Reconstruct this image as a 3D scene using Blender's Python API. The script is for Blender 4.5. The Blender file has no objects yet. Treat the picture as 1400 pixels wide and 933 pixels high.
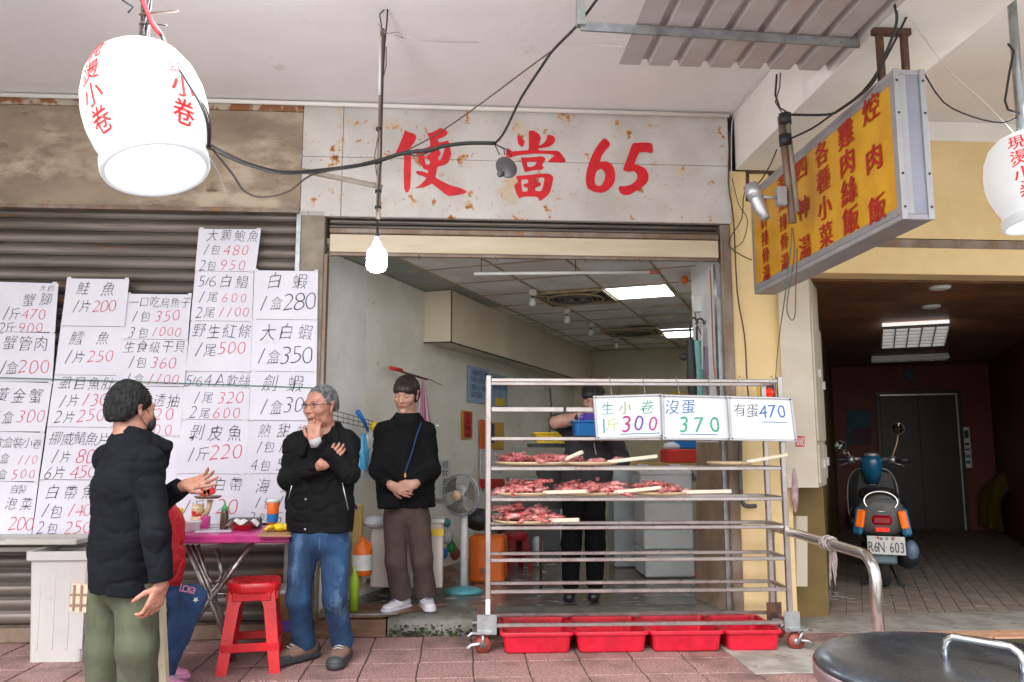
import bpy, math, random
import numpy as np
from mathutils import Vector, Matrix
random.seed(7); rng = np.random.RandomState(5)
R_ = math.radians
sc = bpy.context.scene
# ------------------------------------------------------------------ camera, sky, sun, exposure
F_PX = 1075.0; YAW = R_(3.8); PITCH = math.atan(.132); CH = 1.27; CD = 5.554
cam_d = bpy.data.cameras.new('camera'); cam = bpy.data.objects.new('camera', cam_d); sc.collection.objects.link(cam)
cam.location = (0, -CD, CH); cam.rotation_euler = (R_(90) + PITCH, 0, -YAW)
cam_d.sensor_width = 36; cam_d.lens = F_PX / 1400 * 36; cam_d.clip_end = 4000; cam_d.clip_start = .05
sc.camera = cam
w = bpy.data.worlds.new("World"); sc.world = w; w.use_nodes = True
nt = w.node_tree; bg = nt.nodes['Background']; sky = nt.nodes.new('ShaderNodeTexSky'); sky.sky_type = 'NISHITA'
sky.sun_disc = False; sky.sun_elevation = R_(48); sky.sun_rotation = R_(200); sky.air_density = 1.0; sky.dust_density = 3.0
hs = nt.nodes.new('ShaderNodeHueSaturation'); hs.inputs['Saturation'].default_value = .35
nt.links.new(sky.outputs[0], hs.inputs['Color']); nt.links.new(hs.outputs[0], bg.inputs[0]); bg.inputs[1].default_value = .15
sd = bpy.data.lights.new('sun', 'SUN'); sun = bpy.data.objects.new('sun', sd); sc.collection.objects.link(sun)
sd.energy = 1.15; sd.angle = R_(25); sd.color = (1, .96, .92)
sun.rotation_euler = (R_(42), 0, R_(-20))
sc.view_settings.view_transform = 'Standard'; sc.view_settings.look = 'None'; sc.view_settings.exposure = 1.43; sc.view_settings.gamma = 1
sc.view_settings.use_curve_mapping = False
# ------------------------------------------------------------------ picture -> place helpers (own distance for everything)
_a, _p = YAW, PITCH
VF = np.array([math.sin(_a) * math.cos(_p), math.cos(_a) * math.cos(_p), math.sin(_p)]); VR = np.array([math.cos(_a), -math.sin(_a), 0]); VU = np.cross(VR, VF)
def ray(x, y): return VF + VR * (x - 700) / F_PX + VU * (466.5 - y) / F_PX
def at(x, y, Y):
    d = ray(x, y); t = (Y + CD) / d[1]; return Vector((t * d[0], Y, CH + t * d[2]))
def on(x, y, z):
    d = ray(x, y); t = (z - CH) / d[2]; return Vector((t * d[0], t * d[1] - CD, z))
def onpl(x, y, p, n):
    d = Vector(ray(x, y)); c = Vector((0, -CD, CH)); n = Vector(n); t = (Vector(p) - c).dot(n) / d.dot(n); return c + d * t
# ------------------------------------------------------------------ materials
def lin(c): return tuple((v / 12.92 if v <= .04045 else ((v + .055) / 1.055) ** 2.4) for v in c)
def M(name, col, rough=.6, metal=0., col2=None, scale=8., lo=.4, hi=.6, bump=0., bscale=60., stains=(), spec=.5, coat=0., sss=0.,
      emis=None, est=0., trans=0., stretch=(1, 1, 1), alpha=1., wave=None, rvar=0.):
    m = bpy.data.materials.new(name); m.use_nodes = True; n = m.node_tree; L = n.links.new; b = n.nodes['Principled BSDF']
    b.inputs['Roughness'].default_value = rough; b.inputs['Metallic'].default_value = metal; b.inputs['Specular IOR Level'].default_value = spec
    b.inputs['Coat Weight'].default_value = coat; b.inputs['Transmission Weight'].default_value = trans; b.inputs['Alpha'].default_value = alpha
    if sss: b.inputs['Subsurface Weight'].default_value = sss; b.inputs['Subsurface Scale'].default_value = .01
    if emis: b.inputs['Emission Color'].default_value = (*emis, 1); b.inputs['Emission Strength'].default_value = est
    geo = n.nodes.new('ShaderNodeNewGeometry'); mp = n.nodes.new('ShaderNodeMapping'); mp.inputs['Scale'].default_value = stretch
    L(geo.outputs['Position'], mp.inputs['Vector'])
    def noise(s, det=6, rgh=.6):
        t = n.nodes.new('ShaderNodeTexNoise'); t.inputs['Scale'].default_value = s; t.inputs['Detail'].default_value = det; t.inputs['Roughness'].default_value = rgh
        L(mp.outputs[0], t.inputs['Vector']); return t
    def ramp(src, a, c):
        r = n.nodes.new('ShaderNodeMapRange'); r.inputs['From Min'].default_value = a; r.inputs['From Max'].default_value = c; L(src, r.inputs['Value']); return r
    def mix(f, A, B):
        x = n.nodes.new('ShaderNodeMix'); x.data_type = 'RGBA'; L(f, x.inputs['Factor'])
        for s, v in (('A', A), ('B', B)):
            i = [k for k in x.inputs if k.name == s and k.type == 'RGBA'][0]
            if isinstance(v, tuple): i.default_value = (*v, 1)
            else: L(v, i)
        return [k for k in x.outputs if k.type == 'RGBA'][0]
    if col2 is None: col2 = tuple(v * .88 for v in col)
    cur = mix(ramp(noise(scale).outputs[0], lo, hi).outputs[0], tuple(col), tuple(col2))
    rsrc = None
    for (sc_, s_, thr, soft) in stains:
        f = ramp(noise(s_, 8, .65).outputs[0], thr, thr + soft).outputs[0]; cur = mix(f, cur, tuple(sc_)); rsrc = f
    L(cur, b.inputs['Base Color'])
    if rvar:
        rr = n.nodes.new('ShaderNodeMapRange'); rr.inputs['To Min'].default_value = max(.02, rough - rvar); rr.inputs['To Max'].default_value = rough + rvar
        rr.inputs['From Min'].default_value = .3; rr.inputs['From Max'].default_value = .7; L(noise(scale * 2.3).outputs[0], rr.inputs['Value']); L(rr.outputs[0], b.inputs['Roughness'])
    if bump:
        bp = n.nodes.new('ShaderNodeBump'); bp.inputs['Strength'].default_value = bump; bp.inputs['Distance'].default_value = .01
        L(noise(bscale).outputs[0], bp.inputs['Height']); L(bp.outputs[0], b.inputs['Normal'])
    return m
RUST = (.26, .09, .025); RUSTD = (.09, .035, .015)
m = {}
m['ceil'] = M('white_plaster', (.88, .845, .845), .75, col2=(.82, .79, .79), scale=1.2, bump=.35, bscale=14, stains=[((.62, .58, .56), 3., .66, .1)])
m['beamw'] = M('white_beam_paint', (.87, .84, .785), .7, col2=(.82, .79, .73), scale=2, bump=.15, bscale=20)
m['signw'] = M('rusty_white_paint', (.60, .565, .54), .5, col2=(.50, .465, .44), scale=2.2, bump=.05, bscale=50, rvar=.1,
               stains=[((.50, .42, .30), 3.1, .62, .14), ((.58, .44, .28), 4, .58, .08), ((.50, .22, .06), 8, .60, .025), ((.24, .08, .02), 8, .645, .02), ((.5, .2, .05), 42, .64, .02)])
m['tan'] = M('tan_stained_panel', (.33, .25, .175), .65, col2=(.22, .16, .11), scale=1.6, stretch=(.7, 1, 1.4), stains=[((.46, .37, .27), 2.3, .50, .12), ((.15, .09, .055), 5, .60, .08), ((.34, .14, .05), 26, .68, .03)], bump=.06)
m['rustedge'] = M('rusty_edge', (.45, .38, .3), .7, col2=(.25, .1, .04), scale=14, lo=.42, hi=.5)
m['slat'] = M('shutter_steel', (.20, .17, .15), .45, .45, col2=(.12, .098, .085), scale=3, stretch=(.25, 1, 3), rvar=.12,
              stains=[((.10, .07, .05), 4, .56, .10), ((.28, .12, .04), 8, .62, .05)], bump=.08)
m['slatd'] = M('shutter_groove', (.04, .033, .028), .7)
m['track'] = M('rusty_steel_track', (.27, .22, .18), .55, .4, col2=(.20, .13, .09), scale=7, stains=[((.30, .13, .05), 18, .6, .05), (RUSTD, 30, .66, .04)], stretch=(1, 1, .5), bump=.1)
m['galv'] = M('galvanised_steel', (.42, .44, .45), .42, .85, col2=(.30, .32, .33), scale=12, rvar=.1, stains=[((.30, .2, .12), 20, .68, .05)])
m['concpost'] = M('weathered_concrete', (.30, .255, .20), .85, col2=(.21, .175, .135), scale=5, bump=.3, bscale=50)
m['beige'] = M('beige_panel', (.62, .52, .39), .55, col2=(.55, .45, .32), scale=3, stretch=(.4, 1, 3), stains=[((.40, .28, .15), 12, .68, .06)])
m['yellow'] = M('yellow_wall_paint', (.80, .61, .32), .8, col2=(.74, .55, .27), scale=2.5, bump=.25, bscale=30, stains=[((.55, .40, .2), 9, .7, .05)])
m['yellowd'] = M('shaded_yellow_paint', (.17, .11, .03), .7)  # yellow wall paint with the lobby's shade put into the colour
m['boxp'] = M('beige_cabinet_paint', (.60, .53, .42), .5, col2=(.55, .48, .37), scale=4, stains=[((.45, .36, .25), 15, .7, .05)])
m['wall'] = M('grimy_cream_wall', (.77, .75, .68), .7, col2=(.69, .66, .57), scale=2, bump=.1, bscale=30, stains=[((.34, .27, .17), 13, .66, .04), ((.28, .2, .1), 34, .70, .02)], stretch=(1, 1, 1.6))
m['wallw'] = M('white_grimy_panel', (.76, .76, .74), .6, col2=(.68, .67, .64), scale=3, stains=[((.36, .30, .22), 20, .69, .03)])
m['soffit'] = M('cream_board', (.68, .61, .46), .6, col2=(.63, .55, .40), scale=2)
m['backwall'] = M('olive_cream_wall', (.56, .51, .36), .7, col2=(.50, .44, .30), scale=2)
m['ctile'] = M('ceiling_tile', (.77, .77, .76), .8, col2=(.62, .60, .56), scale=2.5, bump=.08, bscale=150, stains=[((.34, .28, .2), 5, .66, .08)])
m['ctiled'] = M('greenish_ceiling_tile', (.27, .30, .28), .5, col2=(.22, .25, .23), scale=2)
m['tbar'] = M('stained_grid_bar', (.42, .34, .20), .5, col2=(.3, .22, .12), scale=9)
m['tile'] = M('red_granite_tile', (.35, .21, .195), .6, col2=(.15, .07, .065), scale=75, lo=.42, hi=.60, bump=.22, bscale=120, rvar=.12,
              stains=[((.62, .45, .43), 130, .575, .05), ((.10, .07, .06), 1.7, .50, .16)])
m['grout'] = M('dirty_mossy_joint', (.055, .05, .04), .9, col2=(.05, .07, .02), scale=4, lo=.5, hi=.6, bump=.4)
m['street'] = M('asphalt', (.06, .06, .062), .8, col2=(.045, .045, .047), scale=40, bump=.3)
m['conc'] = M('wet_concrete', (.17, .16, .14), .6, col2=(.10, .095, .08), scale=6, bump=.5, bscale=70, rvar=.2, stains=[((.09, .10, .05), 3, .60, .08), ((.26, .24, .21), 60, .66, .05)])
m['moss'] = M('moss', (.055, .085, .018), .95, col2=(.02, .022, .014), scale=14, lo=.46, hi=.56, bump=.9, bscale=60)
m['patch'] = M('grey_concrete_patch', (.34, .32, .29), .8, col2=(.22, .205, .18), scale=5, bump=.4, bscale=80, stains=[((.12, .11, .09), 9, .6, .06), ((.10, .14, .03), 4, .68, .05)])
m['wetfloor'] = M('wet_shop_floor', (.10, .09, .085), .18, col2=(.16, .12, .09), scale=3, bump=.3, bscale=25, rvar=.12, stains=[((.42, .43, .42), 7, .56, .06)], stretch=(1, 2.2, 1))
m['paver'] = M('lobby_paver', (.31, .26, .21), .75, col2=(.22, .18, .15), scale=7, bump=.3, stains=[((.38, .32, .26), 30, .62, .05)])
m['slatwood'] = M('brown_slat', (.24, .10, .04), .5, col2=(.13, .055, .022), scale=5, stretch=(.5, .5, 1))
m['redwall'] = M('dark_red_wall', (.20, .028, .018), .55, col2=(.165, .022, .015), scale=3)
m['elev'] = M('elevator_steel', (.025, .02, .018), .4, .3, col2=(.02, .016, .014), scale=3)
m['paper'] = M('white_poster_paper', (.66, .645, .71), .55, col2=(.61, .595, .66), scale=2.2, bump=.12, bscale=9, stains=[((.58, .55, .58), 5, .66, .08)])
m['ink'] = M('black_marker', (.035, .03, .055), .6); m['red'] = M('red_marker', (.62, .03, .06), .6)
m['signred'] = M('red_brush_paint', (.68, .008, .018), .4, col2=(.55, .006, .014), scale=14, stains=[((.25, .02, .01), 30, .7, .03)])
m['tapem'] = M('clear_tape', (.62, .60, .60), .2); m['cord'] = M('green_cord', (.02, .16, .10), .6); m['black'] = M('black_cable', (.018, .017, .018), .5)
m['brownc'] = M('brown_cable', (.10, .06, .045), .6); m['whitec'] = M('white_cable', (.6, .58, .56), .5); m['redc'] = M('red_cable', (.35, .02, .03), .5)
m['lit'] = M('lit_lantern', (.50, .52, .53), .4, col2=(.45, .47, .48), scale=6, emis=(.93, .97, 1.0), est=.19)
m['lit2'] = M('lit_lantern_opening', (.9, .9, .9), .4, emis=(.95, .98, 1), est=1.0)
m['lrim'] = M('lantern_rim', (.50, .53, .55), .4, emis=(.9, .95, 1), est=.14, stains=[((.35, .3, .25), 20, .7, .04)])
m['bulb'] = M('lit_bulb', (.9, .9, .9), .3, emis=(.9, .97, 1), est=32)
m['panel'] = M('lit_light_panel', (.9, .9, .9), .3, emis=(.95, .98, 1), est=4.0)
m['paneldim'] = M('faint_glow_light_panel', (.62, .60, .58), .35, emis=(.95, .92, .88), est=.34)  # glow added so the lobby fixture looks brighter
m['louvre'] = M('louvre_metal', (.5, .5, .48), .3, .7)
m['signyel'] = M('yellow_sign_face', (.66, .34, .010), .35, col2=(.57, .27, .008), scale=5, stains=[((.42, .18, .02), 14, .66, .06)])
m['signtxt'] = M('red_sign_text', (.44, .010, .008), .5)
m['signfr'] = M('grey_sign_frame', (.36, .36, .36), .45, .4, col2=(.34, .32, .33), scale=6, stains=[((.30, .13, .05), 12, .70, .04)])
m['signbot'] = M('lilac_grey_panel', (.34, .32, .33), .5, col2=(.29, .275, .285), scale=5)
m['corr'] = M('corrugated_sheet', (.50, .45, .44), .5, .2, col2=(.44, .39, .38), scale=4)
m['rackm'] = M('stainless_tube', (.46, .42, .41), .30, .9, col2=(.38, .33, .32), scale=6, rvar=.06, stains=[((.34, .17, .14), 5, .64, .1)])
m['steel'] = M('stainless_steel', (.62, .60, .58), .2, .95, col2=(.5, .47, .45), scale=10, rvar=.08, stains=[((.3, .17, .08), 16, .7, .03)])
m['lid'] = M('dark_stainless_lid', (.15, .17, .20), .26, .85, col2=(.11, .125, .15), scale=5, rvar=.06, stretch=(1.5, .8, 1))
m['lidrim'] = M('steel_rim_pink_reflection', (.40, .28, .30), .3, .7)  # pink reflection is put into the steel colour of rim and pot
m['tub'] = M('red_plastic_tub', (.60, .008, .03), .35, col2=(.42, .006, .02), scale=6, rvar=.12, bump=.06, bscale=80, stains=[((.55, .14, .13), 45, .70, .03), ((.25, .02, .02), 4, .62, .06)])
m['stool'] = M('red_plastic_stool', (.62, .010, .018), .26, col2=(.44, .008, .014), scale=5, rvar=.1, bump=.05, bscale=90, stains=[((.75, .25, .25), 60, .73, .02)])
m['pink'] = M('magenta_table_top', (.55, .05, .24), .35, col2=(.42, .035, .18), scale=8, stains=[((.45, .22, .22), 12, .66, .04)])
m['tleg'] = M('worn_chrome_leg', (.40, .38, .37), .35, .85, col2=(.22, .15, .12), scale=20, lo=.5, hi=.62)
m['wood'] = M('pale_wood', (.66, .52, .34), .6, col2=(.56, .42, .25), scale=9, stretch=(.4, 3, 3))
m['wooddk'] = M('wet_brown_wood', (.20, .10, .055), .4, col2=(.11, .055, .03), scale=7, stretch=(.5, 1, 4), rvar=.15, bump=.15)
m['handle'] = M('cream_paddle', (.72, .66, .52), .45, col2=(.66, .58, .44), scale=9)
m['squid'] = M('pink_squid', (.52, .10, .10), .22, col2=(.70, .32, .30), scale=28, lo=.42, hi=.58, coat=.6, sss=.15, stains=[((.20, .025, .035), 22, .56, .06)])
m['squidd'] = M('dark_red_squid', (.42, .07, .075), .25, col2=(.58, .20, .19), scale=34, lo=.42, hi=.58, coat=.6, sss=.1, stains=[((.12, .015, .02), 30, .58, .05)])
m['board'] = M('whiteboard', (.80, .82, .84), .22, col2=(.76, .78, .81), scale=6, stains=[((.60, .63, .68), 22, .70, .03)])
m['alu'] = M('aluminium_frame', (.50, .50, .52), .35, .8); m['blk'] = M('black_plastic', (.02, .02, .021), .45)
for k, c in dict(teal=(.02, .36, .36), mblue=(.02, .17, .45), mag=(.45, .03, .22), purp=(.16, .07, .4), lime=(.45, .55, .04), mgrn=(.04, .40, .22)).items(): m[k] = M('marker_' + k, c, .5)
m['skin'] = M('skin', (.44, .22, .155), .48, col2=(.34, .135, .09), scale=38, lo=.4, hi=.65, sss=.25, bump=.1, bscale=160)
m['skinf'] = M('fair_skin', (.50, .29, .21), .5, col2=(.44, .21, .15), scale=22, lo=.4, hi=.65, sss=.25, bump=.08, bscale=160)
m['lips'] = M('lips', (.36, .09, .08), .4); m['eyew'] = M('eye_white', (.55, .5, .47), .3); m['eyed'] = M('eye_dark', (.015, .01, .008), .2)
m['teeth'] = M('teeth', (.6, .56, .5), .3)
m['hgrey'] = M('grey_hair', (.055, .055, .058), .6, col2=(.17, .17, .175), scale=60, stretch=(1, 1, .25), lo=.42, hi=.6, bump=.8, bscale=120)
m['hblack'] = M('salt_and_pepper_hair', (.006, .006, .007), .75, col2=(.022, .022, .024), scale=70, stretch=(1, 1, .22), lo=.45, hi=.66, bump=.45, bscale=150, spec=.25)
m['hblk'] = M('black_hair', (.010, .008, .008), .45, bump=.6, bscale=110); m['hbrown'] = M('dark_red_brown_hair', (.028, .009, .010), .4, col2=(.012, .006, .007), scale=60, stretch=(1, 1, .2), bump=.7, bscale=110)
m['jblack'] = M('black_jacket_cloth', (.0040, .0042, .005), .85, col2=(.0065, .0068, .0076), scale=6, bump=.25, bscale=300, spec=.16)
m['jnavy'] = M('blue_black_jacket_cloth', (.0042, .005, .0085), .85, col2=(.0065, .0075, .0115), scale=6, bump=.25, bscale=300, spec=.16)
m['denim'] = M('blue_denim', (.014, .062, .155), .85, col2=(.006, .024, .065), scale=7, lo=.38, hi=.6, stretch=(1, 1, .5), stains=[((.10, .19, .32), 5, .57, .16)], bump=.4, bscale=260)
m['olive'] = M('olive_trousers', (.078, .088, .052), .85, col2=(.058, .066, .04), scale=8, bump=.3, bscale=250)
m['brownt'] = M('brown_trousers', (.085, .055, .045), .85, col2=(.062, .04, .034), scale=8, bump=.3, bscale=250)
m['navyt'] = M('navy_trousers', (.018, .055, .145), .85, col2=(.014, .04, .11), scale=8, bump=.3, bscale=250)
m['redv'] = M('red_quilted_cloth', (.50, .006, .015), .6, col2=(.42, .005, .012), scale=8)
m['apron'] = M('dark_grey_hoodie', (.035, .034, .04), .85, col2=(.028, .026, .03), scale=8)
m['boot'] = M('rubber_boot', (.014, .015, .018), .3)
m['suede'] = M('tan_suede', (.18, .11, .08), .8); m['shoed'] = M('dark_shoe_leather', (.035, .04, .045), .6)
m['shoew'] = M('white_sneaker', (.62, .61, .66), .5); m['shoes'] = M('navy_stripe', (.07, .06, .16), .5); m['sole'] = M('shoe_sole', (.30, .27, .25), .7)
m['pinkp'] = M('pink_plastic', (.65, .25, .42), .4); m['cream'] = M('cream_plastic', (.68, .60, .42), .4, stains=[((.4, .3, .2), 14, .68, .04)])
m['fleece'] = M('beige_fleece', (.50, .42, .31), .95, bump=.8, bscale=200)
m['glove'] = M('purple_glove', (.10, .06, .42), .3); m['greycuff'] = M('grey_knit', (.42, .42, .44), .9, bump=.5, bscale=200)
m['styro'] = M('white_foam', (.70, .72, .74), .6, col2=(.64, .66, .68), scale=5, bump=.3, bscale=120)
m['wbox'] = M('grimy_white_plastic', (.60, .55, .50), .45, col2=(.54, .47, .41), scale=4, stains=[((.36, .2, .12), 9, .66, .05)])
m['bin'] = M('translucent_plastic_bin', (.48, .465, .46), .4, col2=(.43, .41, .40), scale=3, stains=[((.38, .33, .28), 6, .62, .1)])
m['yel'] = M('yellow_plastic', (.80, .55, .01), .35); m['blu'] = M('blue_plastic', (.01, .17, .50), .35); m['org'] = M('orange_plastic', (.75, .14, .01), .35)
m['grn'] = M('green_plastic', (.02, .33, .09), .35); m['lgrn'] = M('lime_plastic', (.30, .50, .02), .4); m['card'] = M('brown_cardboard', (.40, .22, .11), .8)
m['whp'] = M('white_plastic', (.68, .68, .66), .4); m['tealp'] = M('teal_plastic', (.08, .33, .38), .4); m['fridge'] = M('dark_grey_fridge', (.055, .06, .065), .35)
m['fridges'] = M('pale_fridge_side', (.42, .47, .48), .4)
m['bag'] = M('thin_plastic_bag', (.75, .78, .82), .25, trans=.25, bump=.8, bscale=30); m['bagb'] = M('blue_printed_bag', (.10, .45, .75), .3, bump=.6, bscale=30)
m['stripe'] = M('pink_striped_bag', (.72, .60, .64), .4); m['stripe2'] = M('magenta_stripe', (.50, .10, .26), .4)
m['bluepap'] = M('blue_notice_paper', (.30, .42, .60), .6); m['navyink'] = M('navy_ink', (.03, .06, .2), .6)
m['redpap'] = M('red_paper', (.60, .03, .02), .5); m['gold'] = M('gold_print', (.65, .36, .04), .4)
m['umbk'] = M('black_umbrella', (.018, .018, .02), .6); m['umbt'] = M('teal_dotted_umbrella', (.16, .36, .33), .6, col2=(.12, .30, .28), scale=20, stains=[((.4, .45, .2), 45, .68, .03)])
m['umbp'] = M('mauve_umbrella', (.20, .13, .20), .6); m['straw'] = M('woven_straw', (.45, .29, .10), .8, bump=.5, bscale=80)
m['plaid'] = M('plaid_cloth', (.58, .44, .33), .9); m['plaidd'] = M('plaid_stripe', (.24, .15, .11), .9)
m['scblue'] = M('scooter_blue_paint', (.01, .14, .27), .25, coat=.7); m['scgrey'] = M('scooter_grey_plastic', (.12, .12, .12), .55, col2=(.08, .08, .08), scale=9)
m['scdark'] = M('scooter_black_plastic', (.02, .02, .022), .4); m['rubber'] = M('tyre_rubber', (.022, .022, .022), .8, bump=.5, bscale=80)
m['chrome'] = M('chrome', (.7, .7, .68), .12, 1.); m['orl'] = M('orange_lens', (.85, .16, .01), .2, emis=(.9, .15, .01), est=.12); m['redl'] = M('red_lens', (.35, .008, .02), .2)
m['redr'] = M('red_reflector', (.85, .02, .01), .2, emis=(1, .03, .01), est=.25); m['plate'] = M('white_plate', (.62, .60, .57), .4)
m['mirror'] = M('mirror_glass', (.8, .8, .76), .06, 1., emis=(.8, .8, .7), est=.0)
m['yelcov'] = M('yellow_rain_cover', (.26, .17, .02), .5, bump=.5, bscale=20); m['rope'] = M('grey_twine', (.40, .34, .33), .9, col2=(.24, .19, .18), scale=60)
m['cam'] = M('silver_camera_shell', (.50, .50, .52), .35, .6); m['dkmetal'] = M('dark_rusty_iron', (.09, .055, .045), .6, .5, col2=(.16, .07, .04), scale=20)
m['wheel'] = M('rust_red_wheel', (.28, .05, .035), .5); m['oldred'] = M('clay_red', (.33, .09, .05), .7)
m['greyp'] = M('grey_painted_board', (.46, .45, .42), .6, col2=(.36, .33, .29), scale=4, stains=[((.13, .11, .09), 6, .6, .05)], stretch=(.4, 1, 2))
m['bottle'] = M('brown_sauce', (.07, .035, .02), .2); m['catm'] = M('cream_ceramic', (.68, .50, .30), .3)
m['catm2'] = M('bright_mirror', (.8, .74, .6), .3); m['fanb'] = M('fan_blade', (.16, .14, .11), .35); m['fanw'] = M('fan_wire', (.33, .37, .42), .4, .4)
m['notice'] = M('dim_teal_notice', (.02, .10, .14), .6); m['notice2'] = M('dim_plum_notice', (.10, .03, .06), .6)
# ------------------------------------------------------------------ mesh builder
class MB:
    def __init__(s): s.v = []; s.f = []; s.sm = []
    def add(s, V, Fs, smooth=False):
        b = len(s.v); s.v += [tuple(p) for p in V]; s.f += [tuple(i + b for i in f) for f in Fs]; s.sm += [smooth] * len(Fs); return s
    def box(s, c, d, rz=0, mat=None, bev=0.):
        x, y, z = d[0] / 2, d[1] / 2, d[2] / 2; Mx = Matrix.Rotation(rz, 3, 'Z') if mat is None else mat; c = Vector(c)
        if not bev:
            V = [c + Mx @ Vector((i * x, j * y, k * z)) for i in (-1, 1) for j in (-1, 1) for k in (-1, 1)]
            return s.add(V, [(0, 1, 3, 2), (4, 6, 7, 5), (0, 4, 5, 1), (2, 3, 7, 6), (0, 2, 6, 4), (1, 5, 7, 3)])
        b = min(bev, x * .9, y * .9, z * .9); V = []; idx = {}
        for i in (-1, 1):
            for j in (-1, 1):
                for k in (-1, 1):
                    for ax in range(3):
                        q = [i * (x - b), j * (y - b), k * (z - b)]; q[ax] = (i * x, j * y, k * z)[ax]
                        idx[(i, j, k, ax)] = len(V); V.append(c + Mx @ Vector(q))
        Fs = []
        for ax in range(3):
            o = [a for a in range(3) if a != ax]
            for sg in (-1, 1):
                def g(a_, b_):
                    t = [0, 0, 0]; t[ax] = sg; t[o[0]] = a_; t[o[1]] = b_; return idx[(*t, ax)]
                Fs.append((g(-1, -1), g(1, -1), g(1, 1), g(-1, 1)))
            for a_ in (-1, 1):
                for b_ in (-1, 1):
                    def h(e, which):
                        t = [0, 0, 0]; t[ax] = e; t[o[0]] = a_; t[o[1]] = b_; return idx[(*t, which)]
                    Fs.append((h(-1, o[0]), h(1, o[0]), h(1, o[1]), h(-1, o[1])))
        for i in (-1, 1):
            for j in (-1, 1):
                for k in (-1, 1): Fs.append(tuple(idx[(i, j, k, a)] for a in range(3)))
        return s.add(V, Fs)
    def tube(s, pts, r, n=8, closed=False, caps=True, smooth=True):
        pts = [Vector(p) for p in pts]; rs = r if isinstance(r, (list, tuple)) else [r] * len(pts); N = len(pts); V = []; prev = None
        for i, p in enumerate(pts):
            if closed: d = pts[(i + 1) % N] - pts[i - 1]
            else: d = pts[min(i + 1, N - 1)] - pts[max(i - 1, 0)]
            d.normalize()
            if prev is None: u = d.orthogonal().normalized()
            else:
                u = prev - d * prev.dot(d); u = u.normalized() if u.length > 1e-6 else d.orthogonal().normalized()
            prev = u; q = d.cross(u)
            for k in range(n): a = 2 * math.pi * k / n; V.append(p + (u * math.cos(a) + q * math.sin(a)) * rs[i])
        Fs = [(i * n + k, i * n + (k + 1) % n, ((i + 1) % N) * n + (k + 1) % n, ((i + 1) % N) * n + k) for i in range(N if closed else N - 1) for k in range(n)]
        if caps and not closed: Fs += [tuple(range(n - 1, -1, -1)), tuple(range((N - 1) * n, N * n))]
        return s.add(V, Fs, smooth)
    def lathe(s, prof, c=(0, 0, 0), n=24, mat=None, smooth=True, sx=1., sy=1.):
        V = []; Mx = mat or Matrix.Identity(3); c = Vector(c); N = len(prof)
        for (r, z) in prof:
            for k in range(n): a = 2 * math.pi * k / n; V.append(c + Mx @ Vector((r * math.cos(a) * sx, r * math.sin(a) * sy, z)))
        Fs = [(i * n + k, i * n + (k + 1) % n, (i + 1) * n + (k + 1) % n, (i + 1) * n + k) for i in range(N - 1) for k in range(n)]
        if prof[0][0] > 1e-5: Fs.append(tuple(range(n - 1, -1, -1)))
        if prof[-1][0] > 1e-5: Fs.append(tuple(range((N - 1) * n, N * n)))
        return s.add(V, Fs, smooth)
    def open_lathe(s, prof, c=(0, 0, 0), n=24, mat=None, sx=1., sy=1.):
        V = []; Mx = mat or Matrix.Identity(3); c = Vector(c)
        for (r, z) in prof:
            for k in range(n): a = 2 * math.pi * k / n; V.append(c + Mx @ Vector((r * math.cos(a) * sx, r * math.sin(a) * sy, z)))
        return s.add(V, [(i * n + k, i * n + (k + 1) % n, (i + 1) * n + (k + 1) % n, (i + 1) * n + k) for i in range(len(prof) - 1) for k in range(n)], True)
    def ball(s, c, r, n=12, mat=None):
        r = r if isinstance(r, (tuple, list)) else (r, r, r); Mx = mat or Matrix.Identity(3); c = Vector(c); h = n // 2 + 1; V = []
        for i in range(h + 1):
            t = math.pi * i / h
            for k in range(n): a = 2 * math.pi * k / n; V.append(c + Mx @ Vector((r[0] * math.sin(t) * math.cos(a), r[1] * math.sin(t) * math.sin(a), r[2] * math.cos(t))))
        return s.add(V, [(i * n + k, (i + 1) * n + k, (i + 1) * n + (k + 1) % n, i * n + (k + 1) % n) for i in range(h) for k in range(n)], True)
    def slab(s, quad, th):   # thick plate from 4 points (th along normal, backwards)
        q = [Vector(p) for p in quad]; nn = (q[1] - q[0]).cross(q[3] - q[0]).normalized() * th
        V = q + [p - nn for p in q]; return s.add(V, [(0, 1, 2, 3), (7, 6, 5, 4), (0, 4, 5, 1), (1, 5, 6, 2), (2, 6, 7, 3), (3, 7, 4, 0)])
    def prism(s, poly, a, b):  # poly of (u,v) -> extrude; a(u,v)->front pt, b(u,v)->back pt
        N = len(poly); V = [a(*p) for p in poly] + [b(*p) for p in poly]
        return s.add(V, [tuple(range(N)), tuple(range(2 * N - 1, N - 1, -1))] + [(i, i + N, (i + 1) % N + N, (i + 1) % N) for i in range(N)])
    def grid(s, fn, nu, nv, smooth=True):
        V = [fn(i / nu, j / nv) for j in range(nv + 1) for i in range(nu + 1)]; w_ = nu + 1
        return s.add(V, [(j * w_ + i, j * w_ + i + 1, (j + 1) * w_ + i + 1, (j + 1) * w_ + i) for j in range(nv) for i in range(nu)], smooth)
WM = {}
def cname(n):
    return n
def mesh(name, b, mat):
    me = bpy.data.meshes.new(name); me.from_pydata(b.v, [], b.f); me.polygons.foreach_set('use_smooth', b.sm)
    for x in (mat if isinstance(mat, (list, tuple)) else [mat]): me.materials.append(x)
    me.update(); return me
def link(o, parent=None):
    sc.collection.objects.link(o)
    if parent: o.parent = parent
    return o
def tag(o, label, cat=None, group=None, kind=None):
    if label: o['label'] = label
    if cat: o['category'] = cat
    if group: o['group'] = group
    if kind: o['kind'] = kind
    return o
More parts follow.
